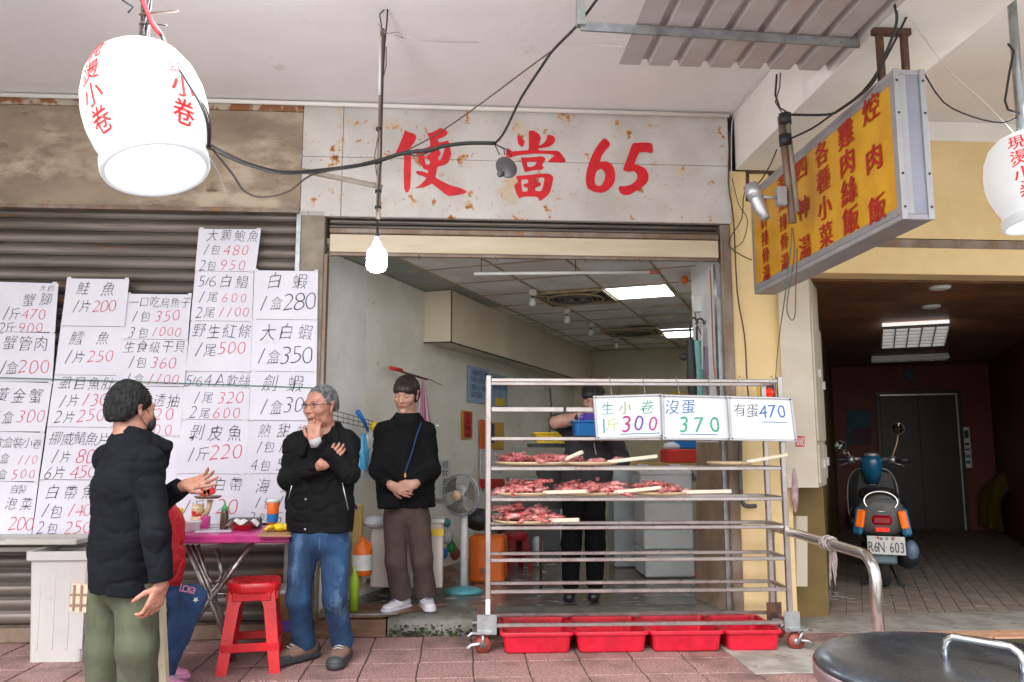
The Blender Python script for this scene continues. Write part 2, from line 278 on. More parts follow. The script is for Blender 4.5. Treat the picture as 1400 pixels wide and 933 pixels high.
def thing(name, label, cat, loc=(0, 0, 0), rz=0., group=None, parent=None, kind=None):
    o = bpy.data.objects.new(name, None); o.location = loc; o.rotation_euler = (0, 0, rz); o.empty_display_size = .05
    WM[o] = Matrix.Translation(Vector(loc)) @ Matrix.Rotation(rz, 4, 'Z'); link(o); tag(o, label, cat, group, kind); return o
def part(name, b, mat, root, label=None, kind=None, local=False):   # builder in world coordinates unless local
    if root is not None and not local and root in WM:
        I = WM[root].inverted(); b.v = [tuple(I @ Vector(p)) for p in b.v]
    o = link(bpy.data.objects.new(name, mesh(name, b, mat)), root)
    if root is not None and root in WM: WM[o] = WM[root]
    if label: o['label'] = label
    if kind: o['kind'] = kind
    return o
def single(name, b, mat, label, cat, group=None):   # a thing that is one mesh; origin at its base
    V = np.array(b.v); c = Vector(((V[:, 0].min() + V[:, 0].max()) / 2, (V[:, 1].min() + V[:, 1].max()) / 2, V[:, 2].min()))
    b.v = [tuple(Vector(p) - c) for p in b.v]; o = bpy.data.objects.new(name, mesh(name, b, mat)); o.location = c; link(o)
    WM[o] = Matrix.Translation(c); return tag(o, label, cat, group)
def struct(name, b, mat): o = link(bpy.data.objects.new(name, mesh(name, b, mat))); o['kind'] = 'structure'; WM[o] = Matrix.Identity(4); return o
def copy_tree(o, loc=None, rz=None, label=None, parent=None):
    c = o.copy(); sc.collection.objects.link(c); c.parent = parent
    if loc is not None: c.location = loc
    if rz is not None: c.rotation_euler = (0, 0, rz)
    if label: c['label'] = label
    for ch in list(o.children): copy_tree(ch, parent=c)
    return c
# ------------------------------------------------------------------ lettering
GL = {}
def glyph(ch, off):
    k = (ch, off)
    if k not in GL:
        cu = bpy.data.curves.new('g', 'FONT'); cu.body = ch; cu.offset = off; cu.size = 1; cu.resolution_u = 3
        ob = bpy.data.objects.new('g', cu); sc.collection.objects.link(ob); dg = bpy.context.evaluated_depsgraph_get()
        me = bpy.data.meshes.new_from_object(ob.evaluated_get(dg)); V = np.array([v.co[:2] for v in me.vertices]) if len(me.vertices) else np.zeros((0, 2))
        Fs = [tuple(p.vertices) for p in me.polygons]; bpy.data.objects.remove(ob); bpy.data.curves.remove(cu); bpy.data.meshes.remove(me)
        cjk = ord(ch) > 0x2E00
        if len(V):
            lo, hi = V.min(0), V.max(0); c = (lo + hi) / 2; h = hi[1] - lo[1]; wd = hi[0] - lo[0]
            if ch in '/.·-,': V = V - c
            elif cjk: V = (V - c) / .92
            else: V = (V - c) / max(h, 1e-6)
        GL[k] = (V, Fs)
    return GL[k]
def write(b, text, fn, u0, u1, v, h, off=-.012, asp=1., shear=.0, jit=0., wsc=1., rot=0., bold=0, lift=0.):
    """chars spread between u0..u1 at baseline centre v; h = height in v units; asp = (v unit length)/(u unit length); fn(u,v,lift)->point"""
    n = len(text)
    for i, ch in enumerate(text):
        if ch == ' ': continue
        V, Fs = glyph(ch, 0. if ch == '/' else (off - .011 if (ch.isascii() and -.02 < off < -.012) else off)); cu = u0 + (u1 - u0) * (i + .5) / n; cv = v + random.uniform(-jit, jit) * h
        s_ = h * (1 + random.uniform(-jit, jit)); sh = shear + random.uniform(-jit, jit) * .5 + (.28 if ch == '1' and jit > .04 else 0); th = rot + random.uniform(-jit, jit) * .5
        for k in range(bold + 1):
            pts = []
            for (x, y) in V:
                x = x * wsc + y * sh + k * .018; x, y = x * math.cos(th) - y * math.sin(th), x * math.sin(th) + y * math.cos(th)
                if jit: x += .03 * math.sin(y * 7 + i * 2); y += .03 * math.sin(x * 6 + i)
                pts.append(fn(cu + x * s_ * asp, cv + y * s_, lift + k * .0004))
            b.add(pts, Fs)
def quadfn(tl, tr, bl, br, out):
    tl, tr, bl, br, out = map(Vector, (tl, tr, bl, br, out)); out = out.normalized()
    return lambda u, v, l=0.: (bl * (1 - u) + br * u) * (1 - v) + (tl * (1 - u) + tr * u) * v + out * l
# ================================================================== SETTING
def clip(poly, hp):   # keep p.n >= d
    for (nx, ny, d) in hp:
        out = []
        for i in range(len(poly)):
            a, b = poly[i], poly[(i + 1) % len(poly)]; da = a[0] * nx + a[1] * ny - d; db = b[0] * nx + b[1] * ny - d
            if da >= 0: out.append(a)
            if (da >= 0) != (db >= 0): t = da / (da - db); out.append((a[0] + (b[0] - a[0]) * t, a[1] + (b[1] - a[1]) * t))
        poly = out
        if len(poly) < 3: return []
    return poly
def hline(a, b):      # half plane to the left of a->b
    dx, dy = b[0] - a[0], b[1] - a[1]; l = math.hypot(dx, dy); n = (-dy / l, dx / l); return (n[0], n[1], n[0] * a[0] + n[1] * a[1])
def plate(b, poly, z0, z1): return b.prism(poly, lambda x, y: Vector((x, y, z1)), lambda x, y: Vector((x, y, z0)))
def wallseg(b, p, q, z0, z1, th=.06):   # upright slab from p to q (2-D), thickness to the right of p->q
    d = Vector((q[0] - p[0], q[1] - p[1])).normalized(); n = Vector((d.y, -d.x)) * th
    return plate(b, [tuple(p), tuple(q), (q[0] + n.x, q[1] + n.y), (p[0] + n.x, p[1] + n.y)], z0, z1)
b = MB(); b.box((0, 0, -.17), (3000, 3000, .1)); struct('street', b, M('pale_street_bounce', (.38, .37, .36), .8, col2=(.30, .29, .28), scale=3))  # unseen street kept pale to bounce light up to the ceiling
pave = MB(); pave.box((1.5, -.1, -.063), (19, 7.0, .11)); pavement = struct('pavement', pave, m['grout'])
kb = MB(); kb.box((1.5, -3.66, -.055), (19, .12, .13)); struct('kerb', kb, m['patch'])
TS = .317
tm = []
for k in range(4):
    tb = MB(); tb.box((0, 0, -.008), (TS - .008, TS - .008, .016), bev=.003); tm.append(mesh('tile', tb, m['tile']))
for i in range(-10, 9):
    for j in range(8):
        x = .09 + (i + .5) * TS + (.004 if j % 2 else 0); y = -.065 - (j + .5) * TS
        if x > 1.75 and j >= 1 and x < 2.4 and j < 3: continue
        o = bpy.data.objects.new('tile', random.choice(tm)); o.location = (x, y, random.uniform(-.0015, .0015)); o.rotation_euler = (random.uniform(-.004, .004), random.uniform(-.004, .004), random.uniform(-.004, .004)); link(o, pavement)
b = MB(); plate(b, [(1.66, -.39), (2.32, -.39), (2.32, -1.05), (1.66, -1.05)], -.006, .004); o = part('concrete_patch', b, m['patch'], pavement)
# concrete strip in front of the lobby, orange tiles
b = MB(); plate(b, [(2.3, .42), (2.3, -.14), (9, -.14), (9, .42)], -.006, .002); part('threshold_strip', b, m['patch'], pavement)
ot = M('orange_paving', (.52, .30, .19), .7, col2=(.46, .25, .15), scale=20, bump=.2); tb = MB(); tb.box((0, 0, -.008), (.29, .095, .018), bev=.003); om = mesh('tile', tb, ot)
for i in range(12):
    for j in range(2):
        o = bpy.data.objects.new('tile', om); o.location = (2.95 + i * .30 + (.15 if j else 0), -.2 - j * .1, .002 + .001 * (i % 2)); link(o, pavement)
# lobby floor
LA = R_(27); LD = Vector((math.sin(LA), math.cos(LA))); LC = Vector((math.cos(LA), -math.sin(LA)))
LL0 = (2.73, .35); LL1 = (5.98, 6.72); LB1 = (8.01, 5.85); LR0 = (4.9, .1)
hpL = [hline(LL1, LL0), hline(LR0, LB1), (0, 1, .42), hline(LB1, LL1)]
b = MB(); plate(b, [(2.3, .42), (5.2, .42), (8.3, 5.9), (5.9, 7.2)], -.02, -.007); lobby_floor = struct('lobby_floor', b, m['grout'])
pm = mesh('paver', MB().box((0, 0, -.004), (.112, .226, .012), bev=.002), m['paver']); rest = MB(); npv = 0; cand = []
for i in range(-14, 34):
    for j in range(-3, 32):
        c = Vector((2.9, .5)) + LC * (i * .116) + LD * (j * .23 + (.115 if i % 2 else 0)); cand.append((c.y, c, i))
cand.sort(key=lambda t: t[0])
for (yy, c, i) in cand:
    q = [tuple(c + LC * sx * .056 + LD * sy * .113) for sx, sy in ((-1, -1), (1, -1), (1, 1), (-1, 1))]
    pq = clip(q, hpL)
    if not pq: continue
    full = len(pq) == 4 and all(abs(a_[0] - b_[0]) < 1e-6 and abs(a_[1] - b_[1]) < 1e-6 for a_, b_ in zip(pq, q))
    if full and npv < 290:
        o = bpy.data.objects.new('paver', pm); o.location = (c.x, c.y, random.uniform(-.001, .001)); o.rotation_euler = (0, 0, -LA); link(o, lobby_floor); npv += 1
    else: plate(rest, pq, -.006, .001)
part('far_pavers', rest, m['paver'], lobby_floor, kind='stuff')
# shop step, floor
SZ = .113
b = MB(); plate(b, [(-.954, -.0), (-.954, .3), (1.98, .3), (1.98, -.0)], -.01, .02)
n_ = 60; top = []
def stepf(u, v):
    x = -.47 + 2.41 * u; yy = -.045 + .40 * v
    e = .012 * math.sin(u * 23) + .008 * math.sin(u * 61 + 2)
    if v == 0: return (x, yy - .005 + e * .6, -.005)
    if v <= .125: return (x, -.045 + e, SZ - .018 + e * .3)
    return (x, -.045 + e * max(0, 1 - v * 2) + .4 * (v - .1), SZ + .004 * math.sin(u * 40) * (1 - v))
b = MB(); b.grid(stepf, 80, 8); step = struct('shop_step', b, m['conc'])
b = MB()
for i in range(900):
    x = random.uniform(-.46, 1.9); z = random.uniform(-.002, .035) if random.random() < .75 else random.uniform(.03, .075)
    if x > .25 and random.random() < .2: continue
    b.ball((x, -.056 + random.uniform(-.01, .006), z), (random.uniform(.005, .015), random.uniform(.005, .009), random.uniform(.003, .008)), 5)
part('moss', b, m['moss'], step, 'green moss along the foot of the concrete step', kind='stuff')
b = MB(); plate(b, [(-1.2, .3), (2.0, .3), (5.2, 5.1), (1.6, 6.9)], SZ - .03, SZ - .002); shop_floor = struct('shop_floor', b, m['wetfloor'])
# shop room
SA = R_(24); SD = Vector((math.sin(SA), math.cos(SA))); SC = Vector((math.cos(SA), -math.sin(SA)))
W0 = Vector((-1.05, .12)); W1 = Vector((1.78, 6.62)); B1 = Vector((4.9, 5.2)); R0 = Vector((1.885, .66))
WD = (W1 - W0).normalized()
def onwall(px, py, lift=.0):  # point of the shop's left wall under a pixel
    nrm = Vector((WD.y, -WD.x, 0)); return onpl(px, py, Vector((W0.x, W0.y, 0)) + nrm * lift, nrm)
b = MB(); wallseg(b, W1, W0, 0, 2.8); swl = struct('shop_left_wall', b, m['wall'])
b = MB(); wallseg(b, B1, W1, 0, 2.8); struct('shop_back_wall', b, m['backwall'])
b = MB(); wallseg(b, R0, B1, 0, 2.8); struct('shop_right_wall', b, m['wall'])
b = MB(); b.box((1.91, .35, 1.4), (.05, .6, 2.6)); struct('shop_right_return', b, m['wallw'])
# white wall panels lining the left wall near the opening, with open joints
prev = W0.copy()
for k, ln in enumerate((.30, .42, .60, .60)):
    q = prev + WD * (ln - .006); b = MB(); nrm = Vector((WD.y, -WD.x)) * .012
    z1 = 2.62 if k == 0 else 2.69
    plate(b, [tuple(prev + nrm * .1), tuple(q + nrm * .1), tuple(q + nrm), tuple(prev + nrm)], .2, z1); part('wall_panel', b, m['wallw'] if k < 2 else m['wall'], swl); prev = prev + WD * ln
# shop ceiling
CZ = 2.70; hpS = [(0, 1, .125), hline(W1, W0), hline(B1, W1)]
b = MB(); plate(b, [(-1.3, .1), (2.1, .1), (5.4, 5.3), (1.5, 7.0)], CZ + .02, CZ + .06); shop_ceiling = struct('shop_ceiling', b, m['ctile'])
bars = MB(); org = Vector((1.29, 1.45)); lights = []
for i in range(-7, 7):
    for j in range(-6, 11):
        c = org + SC * (i * .6 + .3) + SD * (j * .6 + .3); q = [tuple(c + SC * sx * .288 + SD * sy * .288) for sx, sy in ((-1, -1), (1, -1), (1, 1), (-1, 1))]
        if (i, j) in ((0, 0), (0, 5)): continue
        q = clip(q, hpS + [hline((R0.x + .1, .0), (R0.x + .1, .7)), hline(R0 + Vector((.3, -.3)), B1 + Vector((.4, -.1)))])
        if q:
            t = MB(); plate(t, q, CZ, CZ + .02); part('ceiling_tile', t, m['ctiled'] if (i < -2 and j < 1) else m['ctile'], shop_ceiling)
for i in range(-7, 8):
    a_ = org + SC * i * .6 - SD * 4; q = clip([tuple(a_ - SC * .009), tuple(a_ + SC * .009), tuple(a_ + SC * .009 + SD * 11), tuple(a_ - SC * .009 + SD * 11)], hpS)
    if q: bb = MB(); plate(bb, q, CZ - .006, CZ + .012); part('grid_bar', bb, m['tbar'], shop_ceiling)
for j in range(-6, 12):
    a_ = org + SD * j * .6 - SC * 5; q = clip([tuple(a_), tuple(a_ + SC * 10), tuple(a_ + SC * 10 + SD * .016), tuple(a_ + SD * .016)], hpS)
    if q: bb = MB(); plate(bb, q, CZ - .004, CZ + .01); part('grid_bar', bb, m['tbar'], shop_ceiling)
def ceil_light(i, j, label):
    c = org + SC * (i * .6 + .3) + SD * (j * .6 + .3); t = thing('ceiling_light', label, 'ceiling light', (c.x, c.y, CZ), -SA, 'recessed lights in the shop ceiling')
    part('light_tray', MB().box((0, 0, .008), (.57, .57, .012)), m['panel'], t, local=True)
    f = MB(); [f.box((sx * .285, 0, .0), (.02, .59, .03)) for sx in (-1, 1)]; [f.box((0, sy * .287, .0), (.55, .016, .03)) for sy in (-1, 1)]; part('frame', f, m['louvre'], t, local=True)
    for k in range(5):
        pts = [(-.27 + q_ * .054, -.22 + k * .11 + (.022 if q_ % 2 else -.0), -.010) for q_ in range(11)]
        f = MB(); f.tube(pts, .006, 4, smooth=False); part('louvre', f, m['louvre'], t, local=True)
    return t
ceil_light(0, 0, 'bright square louvred light panel in the shop ceiling, nearer one'); ceil_light(0, 5, 'small far light panel in the shop ceiling seen past the umbrellas')
# soffit box
S0 = Vector((-.087, 1.64)); S1 = Vector((2.05, 6.5)); dS = (S1 - S0).normalized(); sp = [(-.46, 1.78), (S0.x, S0.y), (S1.x, S1.y), (1.7, 6.62)]
b = MB(); plate(b, sp, 2.215, CZ - .007); so = single('ceiling_soffit', b, m['soffit'], 'long cream boxed soffit running along the shop ceiling at left', 'soffit')
b = MB(); b.tube([(S0.x + .003, S0.y - .006, 2.205), (S1.x, S1.y, 2.205)], .008, 4); b.tube([(S0.x + .004, S0.y - .006, 2.2), (S0.x + .004, S0.y - .006, CZ - .01)], .007, 4); b.tube([(-.46, 1.772, 2.21), (S0.x, S0.y - .008, 2.206)], .007, 4)
part('edge_trim', b, m['blk'], so)
# arcade ceiling, beam, unseen building shell put in to block the sky
b = MB(); b.box((1.5, -1.8, 3.84), (21, 3.64, .2)); struct('arcade_ceiling', b, m['ceil'])
b = MB(); b.box((1.5, 4.5, 6.4), (21, 16.2, 4.9)); b.box((-8.9, 6, 1.9), (.2, 12, 4)); b.box((11.9, 6, 1.9), (.2, 12, 4)); b.box((1.5, 12.4, 1.9), (21, .2, 4)); struct('unseen_building_shell', b, m['beamw'])
b = MB(); b.box((2.29, -1.83, 3.52), (.5, 3.6, .432)); struct('ceiling_beam', b, m['beamw'])
b = MB(); b.tube([at(-60, 128, -.06), (1.99, -.06, 3.712)], .016, 8); single('conduit_pipe', b, m['beamw'], 'thin white pipe along the top edge of the facade under the ceiling', 'pipe')
# ------------------------------------------------------------------ facade
tanp = thing('facade_panel', 'brown stained metal panel above the closed shutter at left', 'panel', (-3.6, -.01, 2.93))
zs = at(150, 213, -.02).z
part('upper_sheet', MB().box((-4.4, -.002, (zs + 3.66) / 2), (6.5, .05, 3.66 - zs)), m['tan'], tanp); part('lower_sheet', MB().box((-4.4, -.008, (zs + 2.935) / 2), (6.5, .05, zs - 2.939)), m['tan'], tanp)
part('rusty_edge', MB().box((-4.4, -.006, 3.69), (6.5, .06, .055)), m['rustedge'], tanp)
sign = thing('shop_signboard', 'rusty white painted metal signboard with big red characters 便當 65 over the stall', 'signboard', (.42, -.01, 2.9))
zs2 = 3.33
for (x0, x1) in ((-1.147, -.862), (-.859, 1.992)):
    part('metal_sheet', MB().box(((x0 + x1) / 2, -.002, (zs2 + 3.722) / 2), (x1 - x0, .05, 3.718 - zs2), bev=.003), m['signw'], sign)
    part('metal_sheet', MB().box(((x0 + x1) / 2, -.005, (zs2 + 2.888) / 2), (x1 - x0, .05, zs2 - 2.891), bev=.003), m['signw'], sign)
BR = [(535, 165, [[(145,100),(180,122),(240,138),(265,165),(262,195),(235,245),(200,290),(180,315),(120,345),(50,350),(48,335),(75,285),(100,225),(125,165),(140,115)]]),
 (535, 165, [[(130,345),(210,330),(212,390),(210,450),(208,600),(200,720),(185,755),(160,770),(145,755),(133,700),(132,500),(136,430)]]),
 (535, 165, [[(375,135),(430,130),(490,100),(520,78),(550,88),(580,100),(597,125),(590,150),(555,175),(490,200),(505,235),(560,225),(600,212),(612,230),(625,290),(638,360),(625,400),(605,450),(560,475),(490,492),(478,560),(468,605),(530,640),(620,685),(740,718),(790,745),(803,762),(770,780),(690,797),(610,803),(575,785),(500,725),(430,670),(390,695),(330,715),(240,722),(300,690),(350,640),(375,610),(330,590),(280,575),(255,545),(270,535),(330,540),(385,560),(395,530),(350,520),(325,490),(300,440),(280,390),(262,340),(248,300),(320,305),(415,275),(412,230),(405,185)],
   [(350,365),(420,330),(415,350),(370,380),(345,385)], [(350,400),(375,395),(415,440),(405,465),(370,470),(358,435)], [(498,310),(570,280),(560,330),(525,420),(498,425),(500,390),(525,360),(520,330)]]),
 (670, 165, [[(290,165),(320,165),(350,190),(368,230),(355,270),(335,282),(300,250),(292,210)]]),
 (670, 165, [[(410,110),(460,105),(520,140),(540,185),(525,240),(515,270),(560,250),(590,220),(605,185),(605,155),(640,152),(680,170),(693,200),(680,240),(640,275),(560,293),(512,297),(512,315),(600,320),(710,320),(740,335),(775,380),(803,420),(803,442),(760,447),(610,445),(640,410),(690,370),(620,355),(480,352),(330,365),(250,382),(205,400),(165,375),(180,290),(215,310),(235,330),(330,320),(412,315),(412,200)]]),
 (670, 165, [[(325,390),(400,395),(480,388),(540,378),(575,390),(590,410),(565,455),(555,480),(572,500),(555,525),(450,530),(370,552),(355,510),(340,450)], [(392,435),(450,440),(500,432),(480,475),(440,495),(398,492)]]),
 (670, 165, [[(270,590),(400,580),(520,568),(610,562),(650,575),(675,605),(660,680),(640,760),(600,810),(530,860),(505,812),(400,808),(345,815),(310,830),(280,780),(255,690),(300,650)], [(328,630),(403,625),(405,665),(350,680),(365,710),(400,715),(400,750),(345,760)], [(490,610),(578,605),(570,680),(545,752),(480,750),(482,715),(530,700),(545,675),(530,655),(490,655)]]),
 (790, 165, [[(275,187),(310,200),(343,245),(335,275),(290,320),(250,380),(235,440),(300,433),(345,450),(380,495),(398,560),(395,640),(365,700),(310,750),(250,772),(180,762),(125,735),(90,690),(82,620),(95,530),(125,430),(170,330),(220,250)], [(205,535),(245,512),(280,540),(293,580),(280,640),(255,685),(220,700),(185,680),(178,630),(190,560)]]),
 (790, 165, [[(575,255),(600,238),(700,232),(780,238),(795,265),(797,330),(780,350),(740,335),(655,337),(625,400),(597,465),(660,478),(720,510),(752,570),(750,640),(710,690),(620,750),(545,793),(490,795),(450,770),(432,725),(440,695),(500,700),(560,685),(610,650),(635,610),(625,560),(590,535),(545,550),(480,530),(490,490),(530,390)]])]
from mathutils.geometry import tessellate_polygon
def smoothp(P):   # one round of corner cutting keeps brush strokes supple
    o = []
    for i in range(len(P)):
        a_, b_ = P[i], P[(i + 1) % len(P)]; o += [(a_[0] * .85 + b_[0] * .15, a_[1] * .85 + b_[1] * .15), (a_[0] * .15 + b_[0] * .85, a_[1] * .15 + b_[1] * .85)]
    return o
groups = {'character_bian': BR[:3], 'character_dang': BR[3:7], 'digit_six': BR[7:8], 'digit_five': BR[8:]}
for nm, gs in groups.items():
    b = MB()
    for (ox, oy, loops) in gs:
        lp = [smoothp(l) for l in loops]; tri = tessellate_polygon([[Vector((x, y, 0)) for x, y in l] for l in lp]); flat = [p for l in lp for p in l]
        b.add([at(ox + x / 7.777, oy + y / 7.777, -.0325) for x, y in flat], tri)
    part(nm, b, m['signred'], sign)
# lintel over the opening
lt = thing('rolled_shutter', 'rolled-up steel shutter edge and beige bottom beam over the stall opening', 'shutter', (.48, 0, 2.6))
part('roller_slat', MB().box((.48, .05, 2.868), (2.86, .05, .03), bev=.01), m['slat'], lt); part('roller_slat', MB().box((.48, .06, 2.832), (2.86, .06, .03), bev=.01), m['slat'], lt)
part('guide_channel', MB().box((.48, .02, 2.79), (2.84, .07, .04), bev=.006), m['track'], lt); part('bottom_beam', MB().box((.48, .015, 2.70), (2.83, .05, .13), bev=.004), m['beige'], lt)
part('rubber_seal', MB().box((.48, .02, 2.622), (2.83, .035, .02)), m['track'], lt)
b = MB()
for x in (-.3, .25, .9, 1.3): b.tube([(x, -.01, 2.62), (x, -.02, 2.60), (x + .008, -.02, 2.585), (x + .014, -.02, 2.595)], .0025, 5)
part('hook', b, m['dkmetal'], lt)
b = MB(); b.box((-1.055, .03, 1.46), (.17, .12, 2.94), bev=.006); post = single('concrete_post', b, m['concpost'], 'narrow weathered grey post between closed shutter and open stall', 'post')
part('guide_track', MB().box((-.955, .01, 1.36), (.022, .09, 2.5)), m['track'], post); part('guide_track', MB().box((-1.152, -.01, 1.46), (.03, .06, 2.92)), m['galv'], post)
b = MB(); b.box((1.945, .01, 1.50), (.075, .07, 2.77), bev=.006); jp = single('steel_door_post', b, m['track'], 'rusty brown steel post at the right side of the stall opening', 'post')
part('side_channel', MB().box((1.892, .05, 1.36), (.03, .06, 2.48)), m['galv'], jp)
# closed shutter
sh = thing('roller_shutter', 'closed rusty ribbed steel shutter behind the price posters', 'shutter', (-3.7, .04, .1)); prof = []
SLH = .089
for k in range(9): t = k / 8; prof.append((-.016 * math.sin(math.pi * min(1, t * 1.18)) ** .6 if t < .85 else .018, t * SLH))
sm_ = MB(); nP = len(prof); V = [(x, y, z) for x in (-2.6, 2.6) for (y, z) in prof]; sm_.add(V, [(i, i + nP, i + nP + 1, i + 1) for i in range(nP - 1)], True)
sme = mesh('slat', sm_, m['slat'])
part('backing', MB().box((-3.78, .075, 1.5), (5.25, .02, 2.9)), m['slatd'], sh)
for k in range(32):
    o = bpy.data.objects.new('slat', sme); link(o, sh); o.location = (-.07, 0.0, .0 + k * SLH - .0)
b = MB(); b.box((-4.2, .0, .045), (6.1, .1, .09)); part('bottom_rail', b, m['track'], sh)
b = MB(); b.box((-3.9, -.03, 2.915), (5.5, .07, .03)); part('top_rail', b, m['track'], sh)
# white shelf boards left
P = lambda x, y, Y: at(x, y, Y)
sb = thing('fold_out_board', 'dirty white fold-out board shelf beneath the left price posters', 'board', (-2.9, -.2, .7))
z1 = .72
part('upper_board', MB().box((-3.1, -.2, at(60, 737, -.35).z - .0175), (1.5, .30, .035), rz=-.06, bev=.006), m['greyp'], sb); part('lower_board', MB().box((-2.75, -.13, at(60, 748, -.23).z - .015), (1.75, .2, .03), bev=.005), m['greyp'], sb)
# ------------------------------------------------------------------ right side: yellow pillar, cabinet, lobby
xp0, xp1 = 1.985, at(1078, 560, 0).x
b = MB(); b.box(((xp0 + xp1) / 2, .16, 1.65), (xp1 - xp0, .32, 3.31), bev=.004); yp = single('yellow_pillar', b, m['yellow'], 'yellow painted pillar between the stall and the lobby entrance', 'pillar')
zl = 2.52
b = MB(); b.box((5.9, .06, (3.0 + 3.58) / 2 - .09), (7.2, .12, .78)); yb = single('yellow_lintel', b, m['yellow'], 'yellow painted wall band above the lobby entrance', 'wall')
part('lower_lip', MB().box((5.9, .03, zl + .1), (7.2, .2, .2), bev=.004), m['yellow'], yb); part('dark_channel', MB().box((5.9, .03, 2.765), (7.2, .08, .07)), m['track'], yb)
part('white_upper_band', MB().box((5.9, .06, 3.66), (7.2, .13, .155)), m['beamw'], yb)
# meter cabinet
cb = thing('meter_cabinet', 'tall beige painted metal cabinet mounted beside the yellow pillar', 'cabinet', (2.55, 0, .9))
cA = R_(31); cd = Vector((math.sin(cA), math.cos(cA))); x0, x1 = xp1 - .06, at(1114, 560, -.05).x; zb = at(1100, 667, -.05).z; zt = 2.50
q = [(x0, -.05), (x1, -.05), (x1 + cd.x * .55, -.05 + cd.y * .55), (x0 + .2, .5)]
b = MB(); plate(b, q, zb, zt); part('cabinet_body', b, m['boxp'], cb)
nrm = Vector((cd.y, -cd.x))
for k, (s0, s1, a, c) in enumerate([(.02, .27, zb + .33, zt - .2), (.29, .53, zb + .33, zt - .35), (.02, .27, zb + .03, zb + .3), (.29, .53, zb + .05, zb + .3)]):
    p0 = Vector((x1, -.05)) + cd * s0 + nrm * .002; p1 = Vector((x1, -.05)) + cd * s1 + nrm * .002
    b = MB(); plate(b, [tuple(p0), tuple(p1), tuple(p1 + nrm * .012), tuple(p0 + nrm * .012)], a, c); d_ = part('door', b, m['boxp'], cb)
    pc = p1 - cd * .04 + nrm * .02; part('latch', MB().box((pc.x, pc.y, (a + c) / 2), (.02, .02, .06), rz=-cA), m['alu'], d_)
# red notice on cabinet
fn = quadfn(at(1088, 596, -.055), at(1100, 597, -.055), at(1088, 611, -.055), at(1100, 611, -.055), (0, -1, 0)); b = MB(); b.slab([fn(0, 0), fn(1, 0), fn(1, 1), fn(0, 1)], .003)
rn = single('red_fire_notice', b, m['redpap'], 'small red notice with a white character on the beige cabinet', 'notice'); b = MB(); write(b, '滅', fn, 0, 1, .5, .8, off=0, asp=1.1, lift=.002); part('lettering', b, m['whp'], rn)
# lobby walls
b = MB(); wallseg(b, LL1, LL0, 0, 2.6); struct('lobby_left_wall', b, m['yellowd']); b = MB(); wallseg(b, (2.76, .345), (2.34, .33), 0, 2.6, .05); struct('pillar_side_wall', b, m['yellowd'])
b = MB(); wallseg(b, LB1, LL1, 0, 2.6); struct('lobby_back_wall', b, m['redwall'])
b = MB(); wallseg(b, LR0, LB1, 0, 2.6); struct('lobby_right_wall', b, m['redwall'])
b = MB(); b.box((4.9 + 2.2, .2, 1.3), (4.3, .12, 2.6)); struct('facade_right_wall', b, m['yellow'])
b = MB(); plate(b, [(2.5, .13), (5.1, .13), (8.4, 6.0), (5.6, 7.4)], 2.53, 2.6); lc = struct('lobby_ceiling', b, m['slatd'])
b = MB()
for j in range(-12, 110):
    a_ = Vector((2.6, .2)) + LD * (j * .075) - LC * 1; q = clip([tuple(a_), tuple(a_ + LC * 7), tuple(a_ + LC * 7 + LD * .055), tuple(a_ + LD * .055)], [hline(LL1, LL0), hline(LR0, LB1), (0, 1, .135), hline(LB1, LL1)])
    if q: plate(b, q, 2.505, 2.53)
part('ceiling_slats', b, m['slatwood'], lc, kind='stuff')
# beige low board at the lobby's left edge
b = MB(); b.slab([at(1089, 802, .12), at(1104, 802, .16), at(1104, 706, .16), at(1089, 706, .12)], .04); single('beige_board', b, m['boxp'], 'narrow beige board standing on the floor under the cabinet', 'board')
# elevator
BD = (Vector(LB1) - Vector(LL1)).normalized(); bn = Vector((BD.y, -BD.x, 0))
def onback(px, py, l=0.): return onpl(px, py, Vector((LL1[0], LL1[1], 0)) + bn * l, bn)
e0, e1 = onback(1212, 700), onback(1318, 700); ze = 2.04
el = thing('elevator', 'dark steel elevator doors in the red lobby wall', 'elevator', (e0.x, e0.y, 0))
mid = (e0 + e1) / 2; rzb = math.atan2(BD.y, BD.x); wd = (e1 - e0).length
for s in (-1, 1):
    c = mid + Vector((BD.x, BD.y, 0)) * s * wd * .25 + bn * .02; part('door', MB().box((c.x, c.y, ze / 2), (wd / 2 - .006, .03, ze), rz=rzb), m['elev'], el)
b = MB(); c = mid + bn * .035; b.box((c.x, c.y, ze + .03), (wd + .14, .06, .055), rz=rzb)
for s in (-1, 1): c2 = c + Vector((BD.x, BD.y, 0)) * s * (wd / 2 + .035); b.box((c2.x, c2.y, ze / 2), (.05, .06, ze), rz=rzb)
part('door_frame', b, m['elev'], el); c2 = e1 + bn * .05; part('bright_edge', MB().box((c2.x, c2.y, ze / 2), (.018, .02, ze), rz=rzb), m['louvre'], el); c2 = mid + bn * .06; part('bright_edge', MB().box((c2.x, c2.y, ze), (wd, .02, .02), rz=rzb), m['louvre'], el)
c = onback(1243, 513, .02); fnb = lambda c0, wv, hv: (lambda u, v, l=0.: Vector(c0) + Vector((BD.x, BD.y, 0)) * (u - .5) * wv + Vector((0, 0, (v - .5) * hv)) + bn * l)
b = MB(); b.box(c, (.16, .03, .16), rz=rzb); fs = single('floor_indicator', b, m['blk'], 'small dark floor indicator above the elevator', 'sign'); b = MB(); write(b, '5', fnb(c, .16, .16), .2, .8, .5, .6, off=0, lift=.017); part('lettering', b, m['mblue'], fs)
c = onback(1322, 612, .03); b = MB(); b.box(c, (.11, .03, .62), rz=rzb, bev=.008); cp = single('call_panel', b, m['alu'], 'slim bright elevator call panel right of the doors', 'panel')
